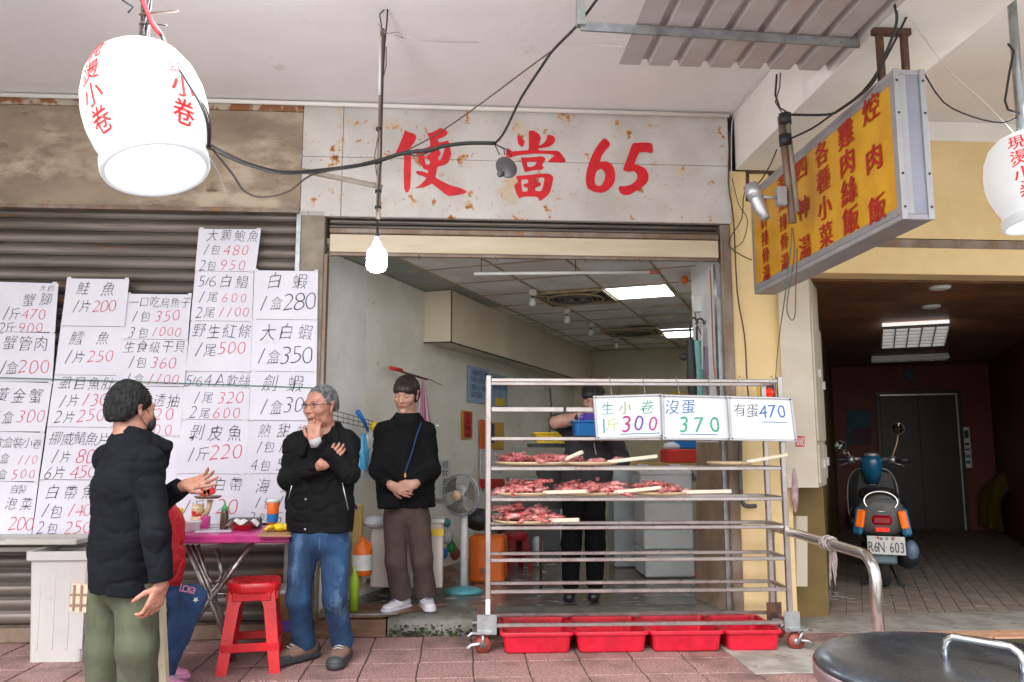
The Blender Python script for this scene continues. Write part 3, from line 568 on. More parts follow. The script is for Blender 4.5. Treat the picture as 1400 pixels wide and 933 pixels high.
for dz, hh, mm in ((.2, .12, 'blk'), (.05, .04, 'blk'), (-.03, .03, 'blk'), (-.13, .05, 'mblue'), (-.22, .04, 'blk')): part('button' if hh < .1 else 'display', MB().box(Vector(c) + Vector((0, 0, dz)) + bn * .018, (.055, .012, hh), rz=rzb), m[mm], cp)
nt_ = [(1157, 1190, 560, 586, 'notice'), (1166, 1191, 586, 609, 'notice2'), (1157, 1165, 586, 609, 'notice')]
nb = thing('notice_board', 'dim blue and purple notice panel on the red lobby wall left of the elevator', 'notice board', tuple(onback(1173, 585)))
for (xa, xb, ya, yb_, mm) in nt_:
    qq = [onback(xa, yb_, .02), onback(xb, yb_, .02), onback(xb, ya, .02), onback(xa, ya, .02)]; part('panel', MB().slab(qq, .015), m[mm], nb)
b = MB(); f_ = quadfn(onback(1166, 565, .022), onback(1189, 565, .022), onback(1166, 580, .022), onback(1189, 580, .022), bn); write(b, '電梯使用', f_, 0, 1, .7, .4, off=-.005, asp=.7); write(b, '須知事項', f_, 0, 1, .2, .3, off=-.005, asp=.7); part('lettering', b, m['mblue'], nb)
# lobby ceiling light fixtures
def louvre_light(c, rz, L, W, nx, ny, label, lit):
    t = thing('ceiling_light', label, 'ceiling light', c, rz, None)
    if lit: t.rotation_euler = (R_(-13), 0, rz); t.location.z -= .07; part('suspension_rod', MB().tube([(-.2, .2, 0), (-.2, .2, .1)], .008, 6), m['louvre'], t, local=True)
    part('tray', MB().box((0, 0, -.02), (L, W, .04), bev=.004), m['paneldim' if lit else 'louvre'], t, local=True)
    for i in range(nx + 1): part('louvre', MB().box((-L / 2 + i * L / nx, 0, -.055), (.012, W, .03)), m['louvre'], t, local=True)
    for j in range(ny + 1): part('louvre', MB().box((0, -W / 2 + j * W / ny, -.058), (L, .012, .03)), m['louvre'], t, local=True)
c = on(1249, 452, 2.44); louvre_light((c.x, c.y, 2.5), -LA, .60, .58, 5, 6, 'square louvred light hanging from the brown slatted lobby ceiling', True)
c = on(1243, 492, 2.44); louvre_light((c.x, c.y, 2.5), -LA, .95, .25, 6, 1, 'long dark unlit light at the back of the lobby ceiling', False)
for i, (x, y) in enumerate(((1285, 393), (1273, 419))):
    c = on(x, y, 2.5); single('downlight', MB().lathe([(.0, -.02), (.05, -.02), (.075, -.012), (.08, 0.004)], c, 20), m['whp'], 'round white downlight in the lobby ceiling, %s' % ('nearest the entrance' if i == 0 else 'just above the square light'), 'downlight')
# ================================================================== PRICE POSTERS
def lx(pts, y):
    for (y0, x0), (y1, x1) in zip(pts, pts[1:]):
        if y <= y1 or (y1, x1) == pts[-1]: return x0 + (x1 - x0) * (y - y0) / (y1 - y0)
    return pts[0][1]
C1R = [(386, 80), (520, 72), (600, 60), (733, 43)]; C2L = [(381, 92), (512, 75), (590, 64), (733, 44)]; C2R = [(381, 177), (520, 163), (733, 135)]
C3L = [(402, 173), (560, 158), (733, 130)]; C3R = [(402, 262), (560, 250), (650, 242), (733, 233)]; C4L = [(313, 272), (439, 261), (531, 252), (648, 242), (733, 234)]; C4R = [(313, 357), (369, 355), (371, 347), (508, 343), (575, 341), (648, 336), (733, 333)]
C5L = [(370, 348), (508, 343), (575, 341), (648, 336), (733, 333)]; C5R = [(370, 435), (508, 433), (640, 430), (733, 426)]
C1L = [(386, -20), (733, -52)]
K, Rd = 'ink', 'red'
# column, left, right, y0, y1, lines: (text, colour, u0, u1, v, h)
PO = [(C1L, C1R, 386, 454, '蟹腳', [('大的', K, .74, .96, .90, .13), ('蟹腳', K, .50, .96, .66, .27), ('1斤', K, .26, .50, .36, .24), ('470', Rd, .52, .86, .36, .20), ('2斤', K, .22, .45, .08, .22), ('900', Rd, .48, .84, .08, .20)]),
 (C1L, C1R, 454, 522, '蟹管肉', [('蟹管肉', K, .30, .92, .78, .30), ('1盒', K, .28, .52, .28, .26), ('200', Rd, .52, .96, .30, .27)]),
 (C1L, C1R, 522, 590, '黃金蟹', [('黃金蟹', K, .25, .92, .74, .30), ('1盒', K, .25, .55, .28, .26), ('300', Rd, .58, .98, .30, .25)]),
 (C1L, C1R, 590, 658, '盒裝小卷', [('軟盒裝小卷', K, .32, .98, .78, .22), ('1盒', K, .32, .55, .45, .20), ('110', Rd, .66, .96, .44, .18), ('5盒', K, .30, .55, .13, .20), ('500', Rd, .60, .96, .14, .18)]),
 (C1L, C1R, 658, 733, '泡菜', [('自製', K, .62, .84, .86, .17), ('泡菜', K, .55, .98, .60, .24), ('200', Rd, .65, 1.02, .22, .24)]),
 (C2L, C2R, 381, 446, '鮭魚', [('鮭', K, .16, .40, .80, .30), ('魚', K, .58, .78, .80, .30), ('1片', K, .12, .42, .42, .26), ('200', Rd, .46, .84, .42, .24)]),
 (C2L, C2R, 446, 513, '鱈魚', [('鱈', K, .14, .40, .76, .30), ('魚', K, .58, .78, .76, .28), ('1片', K, .10, .42, .36, .26), ('250', Rd, .46, .88, .38, .24)]),
 (C2L, C2R, 513, 584, '虱目魚肚', [('虱目魚肚', K, .08, .95, .84, .26), ('1片', K, .10, .42, .50, .24), ('130', Rd, .46, .88, .52, .24), ('2片', K, .06, .40, .18, .24), ('250', Rd, .42, .86, .22, .24)]),
 (C2L, C2R, 584, 656, '挪威鯖魚片', [('挪威鯖魚片', K, .06, .98, .78, .26), ('1片', K, .10, .42, .44, .24), ('80', Rd, .50, .80, .44, .26), ('6片', K, .04, .36, .12, .24), ('450', Rd, .44, .84, .14, .24)]),
 (C2L, C2R, 656, 733, '白帶魚', [('白帶魚', K, .08, .90, .78, .26), ('1包', K, .06, .40, .44, .24), ('140', Rd, .48, .84, .46, .22), ('2包', K, .02, .38, .13, .22), ('250', Rd, .46, .88, .15, .22)]),
 (C3L, C3R, 402, 464, '烏魚子', [('一口吃烏魚子', K, .05, 1.0, .82, .24), ('1包', K, .08, .40, .50, .24), ('350', Rd, .45, .86, .52, .24), ('3包', K, .05, .40, .14, .24), ('1000', Rd, .42, .90, .16, .20)]),
 (C3L, C3R, 464, 528, '干貝', [('生食級干貝', K, .03, .98, .84, .26), ('1包', K, .10, .40, .50, .24), ('360', Rd, .45, .86, .50, .24), ('1盒', K, .06, .38, .14, .24), ('1100', Rd, .42, .92, .14, .22)]),
 (C3L, C3R, 528, 596, '透抽', [('透抽', K, .54, .96, .72, .28), ('1斤', K, .1, .4, .42, .24), ('320', Rd, .40, .90, .44, .24), ('600', Rd, .40, .90, .12, .22)]),
 (C3L, C3R, 596, 664, None, [('小管', K, .3, .9, .7, .3), ('1斤', K, .1, .4, .3, .24)]),
 (C3L, C3R, 664, 733, None, []),
 (C4L, C4R, 313, 371, '大顆鮑魚', [('大顆鮑魚', K, .12, 1.0, .84, .27), ('1包', K, .08, .38, .50, .24), ('480', Rd, .42, .86, .50, .24), ('2包', K, .04, .34, .13, .24), ('950', Rd, .38, .84, .14, .23)]),
 (C4L, C4R, 371, 439, '白鯧', [('5/6', K, .08, .36, .80, .22), ('白鯧', K, .40, .94, .80, .26), ('1尾', K, .06, .42, .47, .22), ('600', Rd, .46, .92, .46, .18), ('2尾', K, .04, .38, .17, .22), ('1100', Rd, .42, .96, .17, .18)]),
 (C4L, C4R, 439, 508, '野生紅條', [('野生紅條', K, .03, 1.0, .80, .28), ('1尾', K, .08, .44, .42, .26), ('500', Rd, .46, .92, .46, .24)]),
 (C4L, C4R, 508, 574, '軟絲', [('5/6', K, .02, .26, .80, .22), ('4A軟絲', K, .26, 1.0, .82, .26), ('1尾', K, .12, .44, .46, .24), ('320', Rd, .50, .92, .46, .24), ('2尾', K, .08, .42, .14, .24), ('600', Rd, .44, .88, .14, .22)]),
 (C4L, C4R, 574, 648, '剝皮魚', [('剝皮魚', K, .10, .94, .76, .30), ('1斤', K, .10, .44, .36, .26), ('220', Rd, .44, .94, .40, .28)]),
 (C4L, C4R, 648, 720, '土白帶', [('土白帶', K, .30, .98, .80, .26), ('1斤', K, .10, .44, .38, .24), ('120', Rd, .42, .92, .38, .28)]),
 (C5L, C5R, 370, 437, '白蝦', [('白蝦', K, .12, .92, .78, .34), ('1盒', K, .06, .46, .32, .28), ('280', K, .46, .98, .36, .34)]),
 (C5L, C5R, 437, 508, '大白蝦', [('大白蝦', K, .10, .96, .76, .32), ('1盒', K, .06, .44, .28, .28), ('350', K, .44, .94, .32, .32)]),
 (C5L, C5R, 508, 575, '劍蝦', [('劍蝦', K, .10, .88, .76, .34), ('1盒', K, .12, .50, .26, .30), ('300', K, .50, 1.0, .32, .30)]),
 (C5L, C5R, 575, 648, '熟甜蝦', [('熟甜蝦', K, .10, .96, .80, .28), ('1包', K, .10, .40, .50, .22), ('150', K, .44, .86, .52, .22), ('4包', K, .04, .36, .16, .22), ('500', K, .42, .88, .18, .22)]),
 (C5L, C5R, 648, 716, '海蝦', [('海蝦', K, .08, .80, .76, .30), ('1包', K, .12, .42, .42, .22), ('170', K, .46, .84, .42, .24), ('3包', K, .04, .36, .10, .22), ('500', K, .44, .86, .10, .22)])]
for idx, (Lc, Rc, y0, y1, nm, lines) in enumerate(PO):
    Yp = -.035 - .004 * (idx % 3) - (.012 if Lc is C5L else 0) - (.006 if Lc is C2L else 0); yb_ = y1 - .6
    tl, tr, bl, br = at(lx(Lc, y0), y0 + (-1 if Lc is C1L else 0), Yp), at(lx(Rc, y0), y0 + (2 if Lc is C1L else 1), Yp), at(lx(Lc, yb_), yb_, Yp), at(lx(Rc, yb_), yb_ + 1, Yp)
    f0 = quadfn(tl, tr, bl, br, (0, -1, 0)); ph = random.uniform(0, 6)
    fw = lambda u, v, l=0., f0=f0, ph=ph: f0(u, v, l + .003 * math.sin(u * 5 + ph) * math.sin(v * 4 + ph * 2) + .006 * (2 * u - 1) ** 6 * (1 - v * .6))
    b = MB(); b.grid(lambda u, v: fw(u, v), 8, 6); b.grid(lambda u, v: fw(1 - u, v, -.0012), 8, 6)
    EN = {'蟹腳': 'crab legs 470 and 900', '蟹管肉': 'crab meat 200', '黃金蟹': 'golden crab 300', '盒裝小卷': 'boxed small squid 110 and 500', '泡菜': 'homemade pickles 200', '鮭魚': 'salmon 200', '鱈魚': 'cod 250', '虱目魚肚': 'milkfish belly 130 and 250', '挪威鯖魚片': 'mackerel fillet 80 and 450', '白帶魚': 'hairtail 140 and 250', '烏魚子': 'mullet roe 350 and 1000', '干貝': 'scallops 360 and 1100', '透抽': 'squid 320 and 600, behind a head', '大顆鮑魚': 'large abalone 480 and 950', '白鯧': 'white pomfret 600 and 1100', '野生紅條': 'wild red grouper 500', '軟絲': 'soft squid 320 and 600', '剝皮魚': 'filefish 220', '土白帶': 'local hairtail 120', '白蝦': 'white shrimp 280', '大白蝦': 'big white shrimp 350', '劍蝦': 'sword shrimp 300', '熟甜蝦': 'cooked sweet shrimp', '海蝦': 'sea shrimp, lowest right'}
    lab = ('white price poster reading %s, %s' % (nm, EN[nm])) if nm else ('white price poster hidden behind the standing man in the black jacket, %s' % ('upper one' if y0 < 650 else 'lowest of its column'))
    o = single('price_poster', b, m['paper'], lab, 'poster', 'handwritten price posters on the shutter'); bk, brd = MB(), MB()
    for cu_ in (.04, .96): u_ = cu_ + random.uniform(-.02, .02); part('tape', MB().slab([fw(u_ - .03, .97, .002), fw(u_ + .03, .97, .002), fw(u_ + .03, 1.03, .002), fw(u_ - .03, 1.03, .002)], .0006), m['tapem'], o)
    asp = (tl - bl).length / max(1e-6, (tr - tl).length)
    for (tx, c_, u0, u1, v, h) in lines:
        write(bk if c_ == K else brd, tx, fw, u0, u1, v, h, off=(-.0135 if ord(tx[-1]) > 255 else -.026), asp=asp, shear=.16, jit=.05, lift=.0018, wsc=.86 if ord(tx[-1]) > 255 else 1.0)
    if bk.v: part('lettering', bk, m['ink'], o)
    if brd.v: part('price_digits', brd, m['red'], o)
b = MB(); b.tube([at(-20, 516, -.06), at(100, 519.5, -.062), at(240, 524, -.062), at(436, 531, -.06)], .0035, 6); single('green_cord', b, m['cord'], 'thin green cord stretched across the price posters', 'cord')
# ================================================================== LANTERNS, CABLES, BULB, LIGHTBOX
def lantern(c, tilt, s, label, rz=0.):
    t = thing('lantern', label, 'lantern', c, 0, 'white seafood lanterns')
    Mt = Matrix.Rotation(tilt[0], 3, 'X') @ Matrix.Rotation(tilt[1], 3, 'Y')
    prof = [(.0, .245), (.05, .243), (.10, .228), (.145, .19), (.178, .13), (.196, .06), (.2, .0), (.194, -.06), (.178, -.12), (.158, -.165), (.150, -.18)]
    prof = [(r * s, z * s) for r, z in prof]; b = MB(); b.open_lathe(prof, n=48, mat=Mt); part('shade', b, m['lit'], t, local=True)
    rim = [(.152, -.178), (.164, -.183), (.170, -.192), (.171, -.222), (.166, -.234), (.160, -.237), (.153, -.232), (.150, -.21)]
    b = MB(); b.open_lathe([(r * s, z * s) for r, z in rim], n=48, mat=Mt); part('rim', b, m['lrim'], t, local=True)
    b = MB(); b.open_lathe([(.1505 * s, -.218 * s), (0, -.218 * s)], n=48, mat=Mt); part('opening', b, m['lit2'], t, local=True)
    txt = '現燙小卷'; L_ = MB()
    for a0 in (-.70, .80, 2.3, -2.35):
        for k, ch in enumerate(txt):
            z0 = .155 - k * .088
            def fl(u, v, l=0., a0=a0, z0=z0):
                z = z0 + v; r = np.interp(z, [-.165, -.12, -.06, 0, .06, .13, .19, .228], [.158, .178, .194, .2, .196, .178, .145, .10]); a = a0 + u / .2 - math.pi / 2 + rz
                rr = (r + .0022 + l) * s; return Mt @ Vector((rr * math.cos(a), rr * math.sin(a), z * s))
            write(L_, ch, fl, -.05, .05, 0, .082, off=0, bold=2)
    part('lettering', L_, m['signred2'], t, local=True)
    return t
m['signred2'] = M('lantern_red_lettering', (.62, .02, .02), .5, emis=(.9, .05, .04), est=.12)
c1 = at(200, 152, -3.05)
lantern(c1, (R_(-9), R_(-15)), .955, 'lit white lantern with red characters at the upper left', rz=.12)
c2 = at(1408, 246, -1.85)
lantern(c2, (R_(-6), R_(-6)), 1.02, 'lit white lantern with red characters cut off by the right edge of the picture', rz=-.1)
def cable(name, pts, r, mat, label, cat='cable', smooth=3, group=None):
    P_ = [Vector(p) for p in pts]
    def cr(a, b_, c, d, t): return .5 * ((2 * b_) + (-a + c) * t + (2 * a - 5 * b_ + 4 * c - d) * t * t + (-a + 3 * b_ - 3 * c + d) * t ** 3)
    out = []
    for i in range(len(P_) - 1):
        a, b_, c, d = P_[max(i - 1, 0)], P_[i], P_[i + 1], P_[min(i + 2, len(P_) - 1)]
        for k in range(smooth): out.append(cr(a, b_, c, d, k / smooth))
    out.append(P_[-1]); b = MB(); b.tube(out, r, 6)
    return single(name, b, mat, label, cat, group)
ct = c1 + Vector((-.03, .02, .235)); Yl = -3.05
hb = thing('lantern_cable_bundle', 'tangled black cable bundle holding up the left lantern', 'cable', tuple(ct))
for k in range(6):
    a = k * 1.05; pts = [ct + Vector((.012 * math.cos(a + t * 3), .012 * math.sin(a + t * 3), t * .33)) for t in [i / 7 for i in range(8)]]
    pts += [ct + Vector((.03 * math.cos(a), .03 * math.sin(a), .6)), ct + Vector((.05 * math.cos(a), .05 * math.sin(a), 1.33 - .02))]; part('strand', MB().tube(pts, .0045, 6), m['black'] if k % 3 else m['brownc'], hb)
for pts, r, mm in (([at(175, 18, Yl), at(182, 10, Yl), at(167, 0, Yl)], .003, 'black'), ([at(190, 20, Yl), at(215, 17, Yl), at(243, 15, Yl)], .004, 'brownc'), ([at(190, 33, Yl), at(212, 33, Yl), at(228, 35, Yl)], .003, 'black')): part('loose_end', MB().tube(pts, r, 6), m[mm], hb)
cable('red_taped_cable', [at(190, -10, Yl), at(202, 18, Yl), at(208, 32, Yl - .02), at(220, 48, Yl - .03)], .009, m['redc'], 'red taped cable beside the left lantern cord')
cable('power_cable', [at(220, 48, Yl - .03), at(233, 75, Yl - .05), at(252, 105, Yl - .12), at(274, 142, Yl - .2), at(284, 170, Yl - .2), at(285, 200, Yl - .15)], .005, m['black'], 'black cable running down the right side of the left lantern')
cable('power_cable', [at(222, 48, Yl - .03), at(238, 78, Yl - .04), at(262, 118, Yl - .12), at(282, 150, Yl - .2), at(288, 176, Yl - .18), at(286, 205, Yl - .14)], .003, m['brownc'], 'thin brown cable beside the left lantern')
# main droopy cable from lantern to pole to lamp holder
Yp = -1.3
cable('power_cable', [at(286, 200, -3.0), at(310, 212, -2.6), at(340, 225, -2.2), at(385, 236, -1.8), at(430, 234, -1.5), at(480, 228, -1.4), at(515, 221, -1.33), at(550, 210, -1.3), at(590, 205, -1.3), at(606, 200, -1.3), at(640, 196, -1.3), at(677, 196, -1.3)], .011, m['black'], 'thick black cable bundle crossing in front of the red characters', smooth=4)
cable('power_cable', [at(290, 203, -3.0), at(318, 238, -2.6), at(335, 262, -2.3), at(360, 270, -2.0), at(395, 262, -1.7), at(425, 240, -1.5), at(470, 230, -1.38), at(545, 212, -1.28), at(572, 213, -1.28), at(600, 202, -1.28)], .005, m['brownc'], 'brown cable drooping in a loop right of the left lantern', smooth=4)
cable('white_wire', [at(287, 216, -3.0), at(300, 240, -2.9), at(308, 262, -2.85), at(313, 281, -2.8)], .002, m['whitec'], 'thin white wire end dangling below the left lantern')
cable('power_cable', [at(677, 196, -1.3), at(690, 180, -1.35), at(712, 135, -1.5), at(740, 92, -1.7), at(757, 68, -1.8), at(790, 34, -1.95), at(820, -6, -2.1)], .007, m['black'], 'black cable rising from the dark lamp to the upper frame', smooth=4)
cable('power_cable', [at(545, 212, -1.3), at(600, 182, -1.3), at(660, 140, -1.4), at(720, 95, -1.6), at(757, 68, -1.8)], .004, m['brownc'], 'thin straight cable crossing above the first red character')
lp = thing('hanging_lamp_holder', 'dark grey round lamp holder hanging from cables before the second red character', 'lamp', tuple(at(692, 230, -1.3)))
mt = (Matrix.Rotation(R_(-20), 3, 'Y') @ Matrix.Rotation(R_(62), 3, 'X')); cc = at(692, 228, -1.3)
dk = M('grey_lamp_metal', (.10, .09, .095), .45, .3)
part('dish', MB().lathe([(0, .02), (.03, .02), (.085, 0), (.09, -.006), (.085, -.008), (.03, .006), (0, .006)], cc, 24, mt, sx=.62), dk, lp); part('socket', MB().lathe([(0, -.035), (.025, -.035), (.03, -.01), (.03, .01), (0, .015)], cc, 16, mt), m['black'], lp)
part('knob', MB().ball(at(684, 238, -1.33), .02, 10), dk, lp)
for i, (x, y) in enumerate(((683, 212), (700, 214), (690, 212))): part('wire', MB().tube([at(676, 197, -1.3), at((676 + x) / 2 + 3 * i, 204, -1.3), at(x, y, -1.3)], .0035, 5), m['black'], lp)
# pole and bulb
pl = thing('hanging_pole', 'thin pale wooden pole hanging vertically from the ceiling with tied cables', 'pole', tuple(at(519, 300, -1.3)))
part('pole', MB().tube([at(523, 40, -1.3), at(517, 300, -1.3)], .013, 8), m['track'], pl); part('slat', MB().tube([at(520, 50, -1.32), at(519, 130, -1.32)], .010, 4), m['whitec'], pl)
part('cable', MB().tube([at(531, -8, -1.3), at(529, 30, -1.31), at(526, 60, -1.32), at(523, 120, -1.32), at(521, 200, -1.32), at(516, 290, -1.32)], .005, 6), m['black'], pl)
part('cable', MB().tube([at(523, 44, -1.3), at(519, 20, -1.3), at(530, 8, -1.3), at(538, -6, -1.3)], .004, 6), m['black'], pl)
part('cable', MB().tube([at(528, 65, -1.33), at(528, 90, -1.33), at(522, 115, -1.33), at(518, 180, -1.33), at(512, 215, -1.33), at(515, 240, -1.33)], .003, 6), m['brownc'], pl)
part('rope_tie', MB().tube([at(517, 33, -1.32), at(524, 44, -1.34), at(531, 46, -1.32), at(545, 44, -1.31), at(551, 52, -1.31), at(540, 48, -1.33)], .003, 5), m['rope'], pl)
for y in (177, 223, 262, 284): b = MB(); c = at(518.5 - (y - 177) * .015, y, -1.3); b.tube([c + Vector((0, 0, -.008)), c + Vector((0, 0, .008))], .0185, 8); part('black_tape', b, m['black'], pl)
b = MB(); b.tube([at(412, 233, -1.2), at(522, 256, -1.29)], .017, 4); single('crossbar', b, m['concpost'], 'pale wooden crossbar tied to the hanging pole', 'bar')
cable('white_wire', [at(548, 48, -1.3), at(580, 56, -1.25), at(640, 58, -1.0), at(700, 58, -.9), at(760, 60, -.9), at(850, 64, -1.6)], .003, m['whitec'], 'thin white wire running along the ceiling from the hanging pole')
bl = thing('light_bulb', 'bright lit white bulb hanging at the end of the pole', 'light bulb', tuple(at(515, 380, -1.3)))
part('socket', MB().tube([at(516, 300, -1.3), at(516, 320, -1.3), at(516, 326, -1.3)], [.006, .008, .017], 10), m['black'], bl)
cb_ = at(515, 354, -1.3)
part('neck', MB().tube([at(516, 324, -1.3), at(515.5, 339, -1.3)], [.019, .03], 14), m['whp'], bl)
part('globe', MB().lathe([(0, -.074), (.032, -.071), (.048, -.060), (.055, -.042), (.055, .022), (.047, .045), (.03, .064), (.028, .066)], cb_, 24), m['bulb'], bl)
# light box sign, perpendicular to the facade
Xs = 2.03; Ya, Yb = -.32, -2.16; zb_, zt_ = 2.30, 3.035; th = .15
lb = thing('lightbox_sign', 'long yellow projecting lightbox sign with columns of red dish names', 'sign', (Xs + th / 2, -1.24, zb_))
part('yellow_face', MB().box((Xs + .012, (Ya + Yb) / 2, (zb_ + zt_) / 2), (.02, Ya - Yb - .07, zt_ - zb_ - .07)), m['signyel'], lb)
for (c, d) in (((Xs + th / 2, (Ya + Yb) / 2, zb_ + .015), (th, Ya - Yb, .028)), ((Xs + th / 2, (Ya + Yb) / 2, zt_ - .015), (th, Ya - Yb, .028))): part('frame_bar', MB().box(c, d, bev=.004), m['signbot'], lb)
for yy in (Yb + .018, Ya - .018): part('frame_bar', MB().box((Xs + .03, yy, (zb_ + zt_) / 2), (.06, .036, zt_ - zb_ - .058)), m['signfr'], lb)
part('frame_bar', MB().box((Xs + .013, (Ya + Yb) / 2, zb_ + .047), (.026, Ya - Yb - .08, .036)), m['signfr'], lb); part('frame_bar', MB().box((Xs + .013, (Ya + Yb) / 2, zt_ - .047), (.026, Ya - Yb - .08, .036)), m['signfr'], lb)
part('end_panel', MB().box((Xs + th / 2 + .004, Yb + .01, (zb_ + zt_) / 2), (th - .03, .014, zt_ - zb_ - .06)), M('blue_grey_sign_end', (.26, .26, .30), .4, .4, col2=(.22, .22, .26), scale=4, stains=[((.28, .13, .06), 9, .72, .03)]), lb)
for s in (0, 1): part('corner_strip', MB().box((Xs + s * th + (.012 if not s else -.010), Yb - .002, (zb_ + zt_) / 2), (.028, .012, zt_ - zb_), bev=.002), m['signfr'], lb)
for s in (0, 1):
    for z in (zb_ + .06, zb_ + .22, zt_ - .22, zt_ - .06): part('bolt', MB().ball((Xs + s * th + (.012 if not s else -.010), Yb - .01, z), .006, 6), m['blk'], lb)
part('back_face', MB().box((Xs + th - .012, (Ya + Yb) / 2, (zb_ + zt_) / 2), (.02, Ya - Yb - .07, zt_ - zb_ - .07)), m['signyel'], lb)
fs_ = lambda u, v, l=0.: Vector((Xs - .001 - l, Ya - .05 - u * (Ya - Yb - .10), zb_ + .055 + v * (zt_ - zb_ - .11)))
b = MB(); hh_ = zt_ - zb_ - .11; ww_ = Ya - Yb - .10
for (tx, u, h, v0, v1) in (('焢肉飯', .905, .215, .92, .10), ('雞肉絲飯', .755, .225, .88, .13), ('各種小菜', .595, .215, .88, .12), ('四神湯', .44, .215, .88, .12), ('苦瓜排骨湯', .275, .165, .90, .09), ('金針排骨湯', .10, .165, .84, .08)):
    for k, ch in enumerate(tx): v = v0 + (v1 - v0) * k / (len(tx) - 1); write(b, ch, fs_, u - .05, u + .05, v, h, off=0, asp=hh_ / ww_ , bold=5, lift=.001, wsc=1.15)
part('lettering', b, m['signtxt'], lb)
hg = thing('sign_hanger', 'rusty iron frame holding the near end of the lightbox sign to the ceiling', 'bracket', (Xs + .06, Yb + .12, zt_))
for x in (Xs + .015, Xs + .14): part('upright', MB().box((x, Yb + .12, zt_ + .125), (.028, .028, .25)), m['dkmetal'], hg)
part('top_bar', MB().box((Xs + .077, Yb + .12, zt_ + .252), (.19, .034, .03)), m['dkmetal'], hg)
hg = thing('sign_hanger', 'rusty iron bracket at the wall end of the lightbox sign', 'bracket', (Xs + .02, -.2, 2.9))
pA = at(1022, 236, -.25); pB = at(1060, 236, -.25); part('bar', MB().tube([pA, pB], .012, 4), m['dkmetal'], hg); part('bar', MB().tube([pA + Vector((0, 0, .012)), at(1022, 275, -.25)], .014, 4), m['dkmetal'], hg)
# ballast rod in front of sign, camera
bx = at(1080, 240, -1.35); rd = thing('hanging_rod', 'brown rusty metal rod hanging in front of the lightbox sign', 'rod', tuple(at(1082, 305, -1.35)))
part('rod', MB().tube([at(1068, 160, -1.35), at(1084, 305, -1.35)], .022, 6), m['track'], rd); part('rod', MB().tube([at(1076, 156, -1.37), at(1090, 290, -1.37)], .014, 6), m['concpost'], rd)
for (x, y) in ((1073, 163), (1073, 192)): part('black_tape', MB().tube([at(x, y - 7, -1.37), at(x + 1, y + 7, -1.37)], .036, 8), m['black'], rd)
part('wire', MB().tube([at(1062, 102, -1.35), at(1060, 130, -1.36), at(1066, 148, -1.38), at(1074, 152, -1.38), at(1070, 160, -1.38)], .006, 6), m['black'], rd)
part('wire', MB().tube([at(1067, 100, -1.35), at(1066, 120, -1.36), at(1060, 140, -1.38), at(1070, 156, -1.4)], .004, 6), m['brownc'], rd)
cmr = thing('security_camera', 'silver tube security camera fixed to the hanging rod', 'camera', tuple(at(1045, 290, -1.35)))
part('camera_body', MB().tube([at(1027, 258, -1.36), at(1030, 263, -1.36), at(1041, 288, -1.4), at(1044, 293, -1.4), at(1047, 299, -1.41)], [.035, .038, .034, .028, .025], 14), m['cam'], cmr)
part('hood', MB().tube([at(1026, 254, -1.36), at(1034, 272, -1.38)], .043, 14), m['cam'], cmr)
part('arm', MB().tube([at(1040, 270, -1.37), at(1052, 270, -1.37), at(1064, 271, -1.36)], .01, 8), m['cam'], cmr); part('mount', MB().box(at(1068, 269, -1.36), (.055, .05, .11), bev=.006), m['signbot'], cmr)
cable('power_cable', [at(1079, 157, -1.36), at(1130, 157, -1.6), at(1152, 148, -1.8), at(1190, 118, -2.0), at(1206, 85, -2.1), at(1222, 45, -2.15), at(1226, 20, -2.2), at(1218, -8, -2.2)], .007, m['black'], 'black cable running over the lightbox sign to its hanger', smooth=4)
cable('power_cable', [at(1080, 190, -1.38), at(1110, 176, -1.5), at(1140, 155, -1.75), at(1180, 125, -1.95), at(1212, 78, -2.1), at(1240, 22, -2.15)], .006, m['black'], 'second black cable sagging over the sign top')
cable('power_cable', [at(1062, 205, -1.2), at(1052, 228, -1.0), at(1036, 252, -.9), at(1018, 262, -.4), at(1014, 300, -.1), at(1000, 322, -.06), at(998, 338, -.06), at(1015, 350, -.06), at(1028, 356, -.1)], .004, m['black'], 'looping black wire between camera and yellow pillar')
cable('thin_wire', [at(1082, 312, -1.36), at(1081, 340, -1.36), at(1074, 400, -1.36), at(1064, 470, -.5), at(1060, 522, -.5)], .003, m['cord'], 'green wire hanging from the rod down past the sign')
cable('thin_wire', [at(1084, 312, -1.36), at(1086, 350, -1.36), at(1078, 400, -1.35), at(1076, 425, -1.35), at(1082, 438, -1.35), at(1087, 430, -1.35), at(1088, 395, -1.35), at(1090, 340, -1.36)], .003, m['brownc'], 'thin brown wire looping below the lightbox sign')
cable('thin_wire', [at(1240, 20, -2.1), at(1262, 50, -2.1), at(1300, 100, -2.0), at(1345, 140, -1.9), at(1386, 182, -1.8)], .003, m['whitec'], 'pale thin wire from the hanger across to the right lantern')
cable('thin_wire', [at(1262, 98, -2.1), at(1290, 140, -2.0), at(1330, 160, -1.9), at(1370, 168, -1.85), at(1392, 160, -1.85)], .004, m['black'], 'thin black wire sagging towards the right lantern')
cable('thin_wire', [at(1041, 102, -.7), at(1020, 130, -.5), at(1003, 158, -.09), at(1000, 190, -.07), at(1000, 250, -.07)], .004, m['whitec'], 'white wire running down the beam edge beside the signboard')
cable('thin_wire', [at(998, 180, -.05), at(996, 250, -.05), at(1003, 300, -.05), at(1008, 400, -.04), at(1018, 460, -.04), at(1022, 530, -.04), at(1030, 600, -.04)], .0055, m['dkmetal'], 'dark brown cable running down the yellow pillar')
cable('thin_wire', [at(1000, 240, -.06), at(1010, 280, -.07), at(1022, 300, -.08), at(1016, 330, -.07), at(1002, 340, -.06)], .003, m['black'], 'small loop of black wire at the top of the yellow pillar')
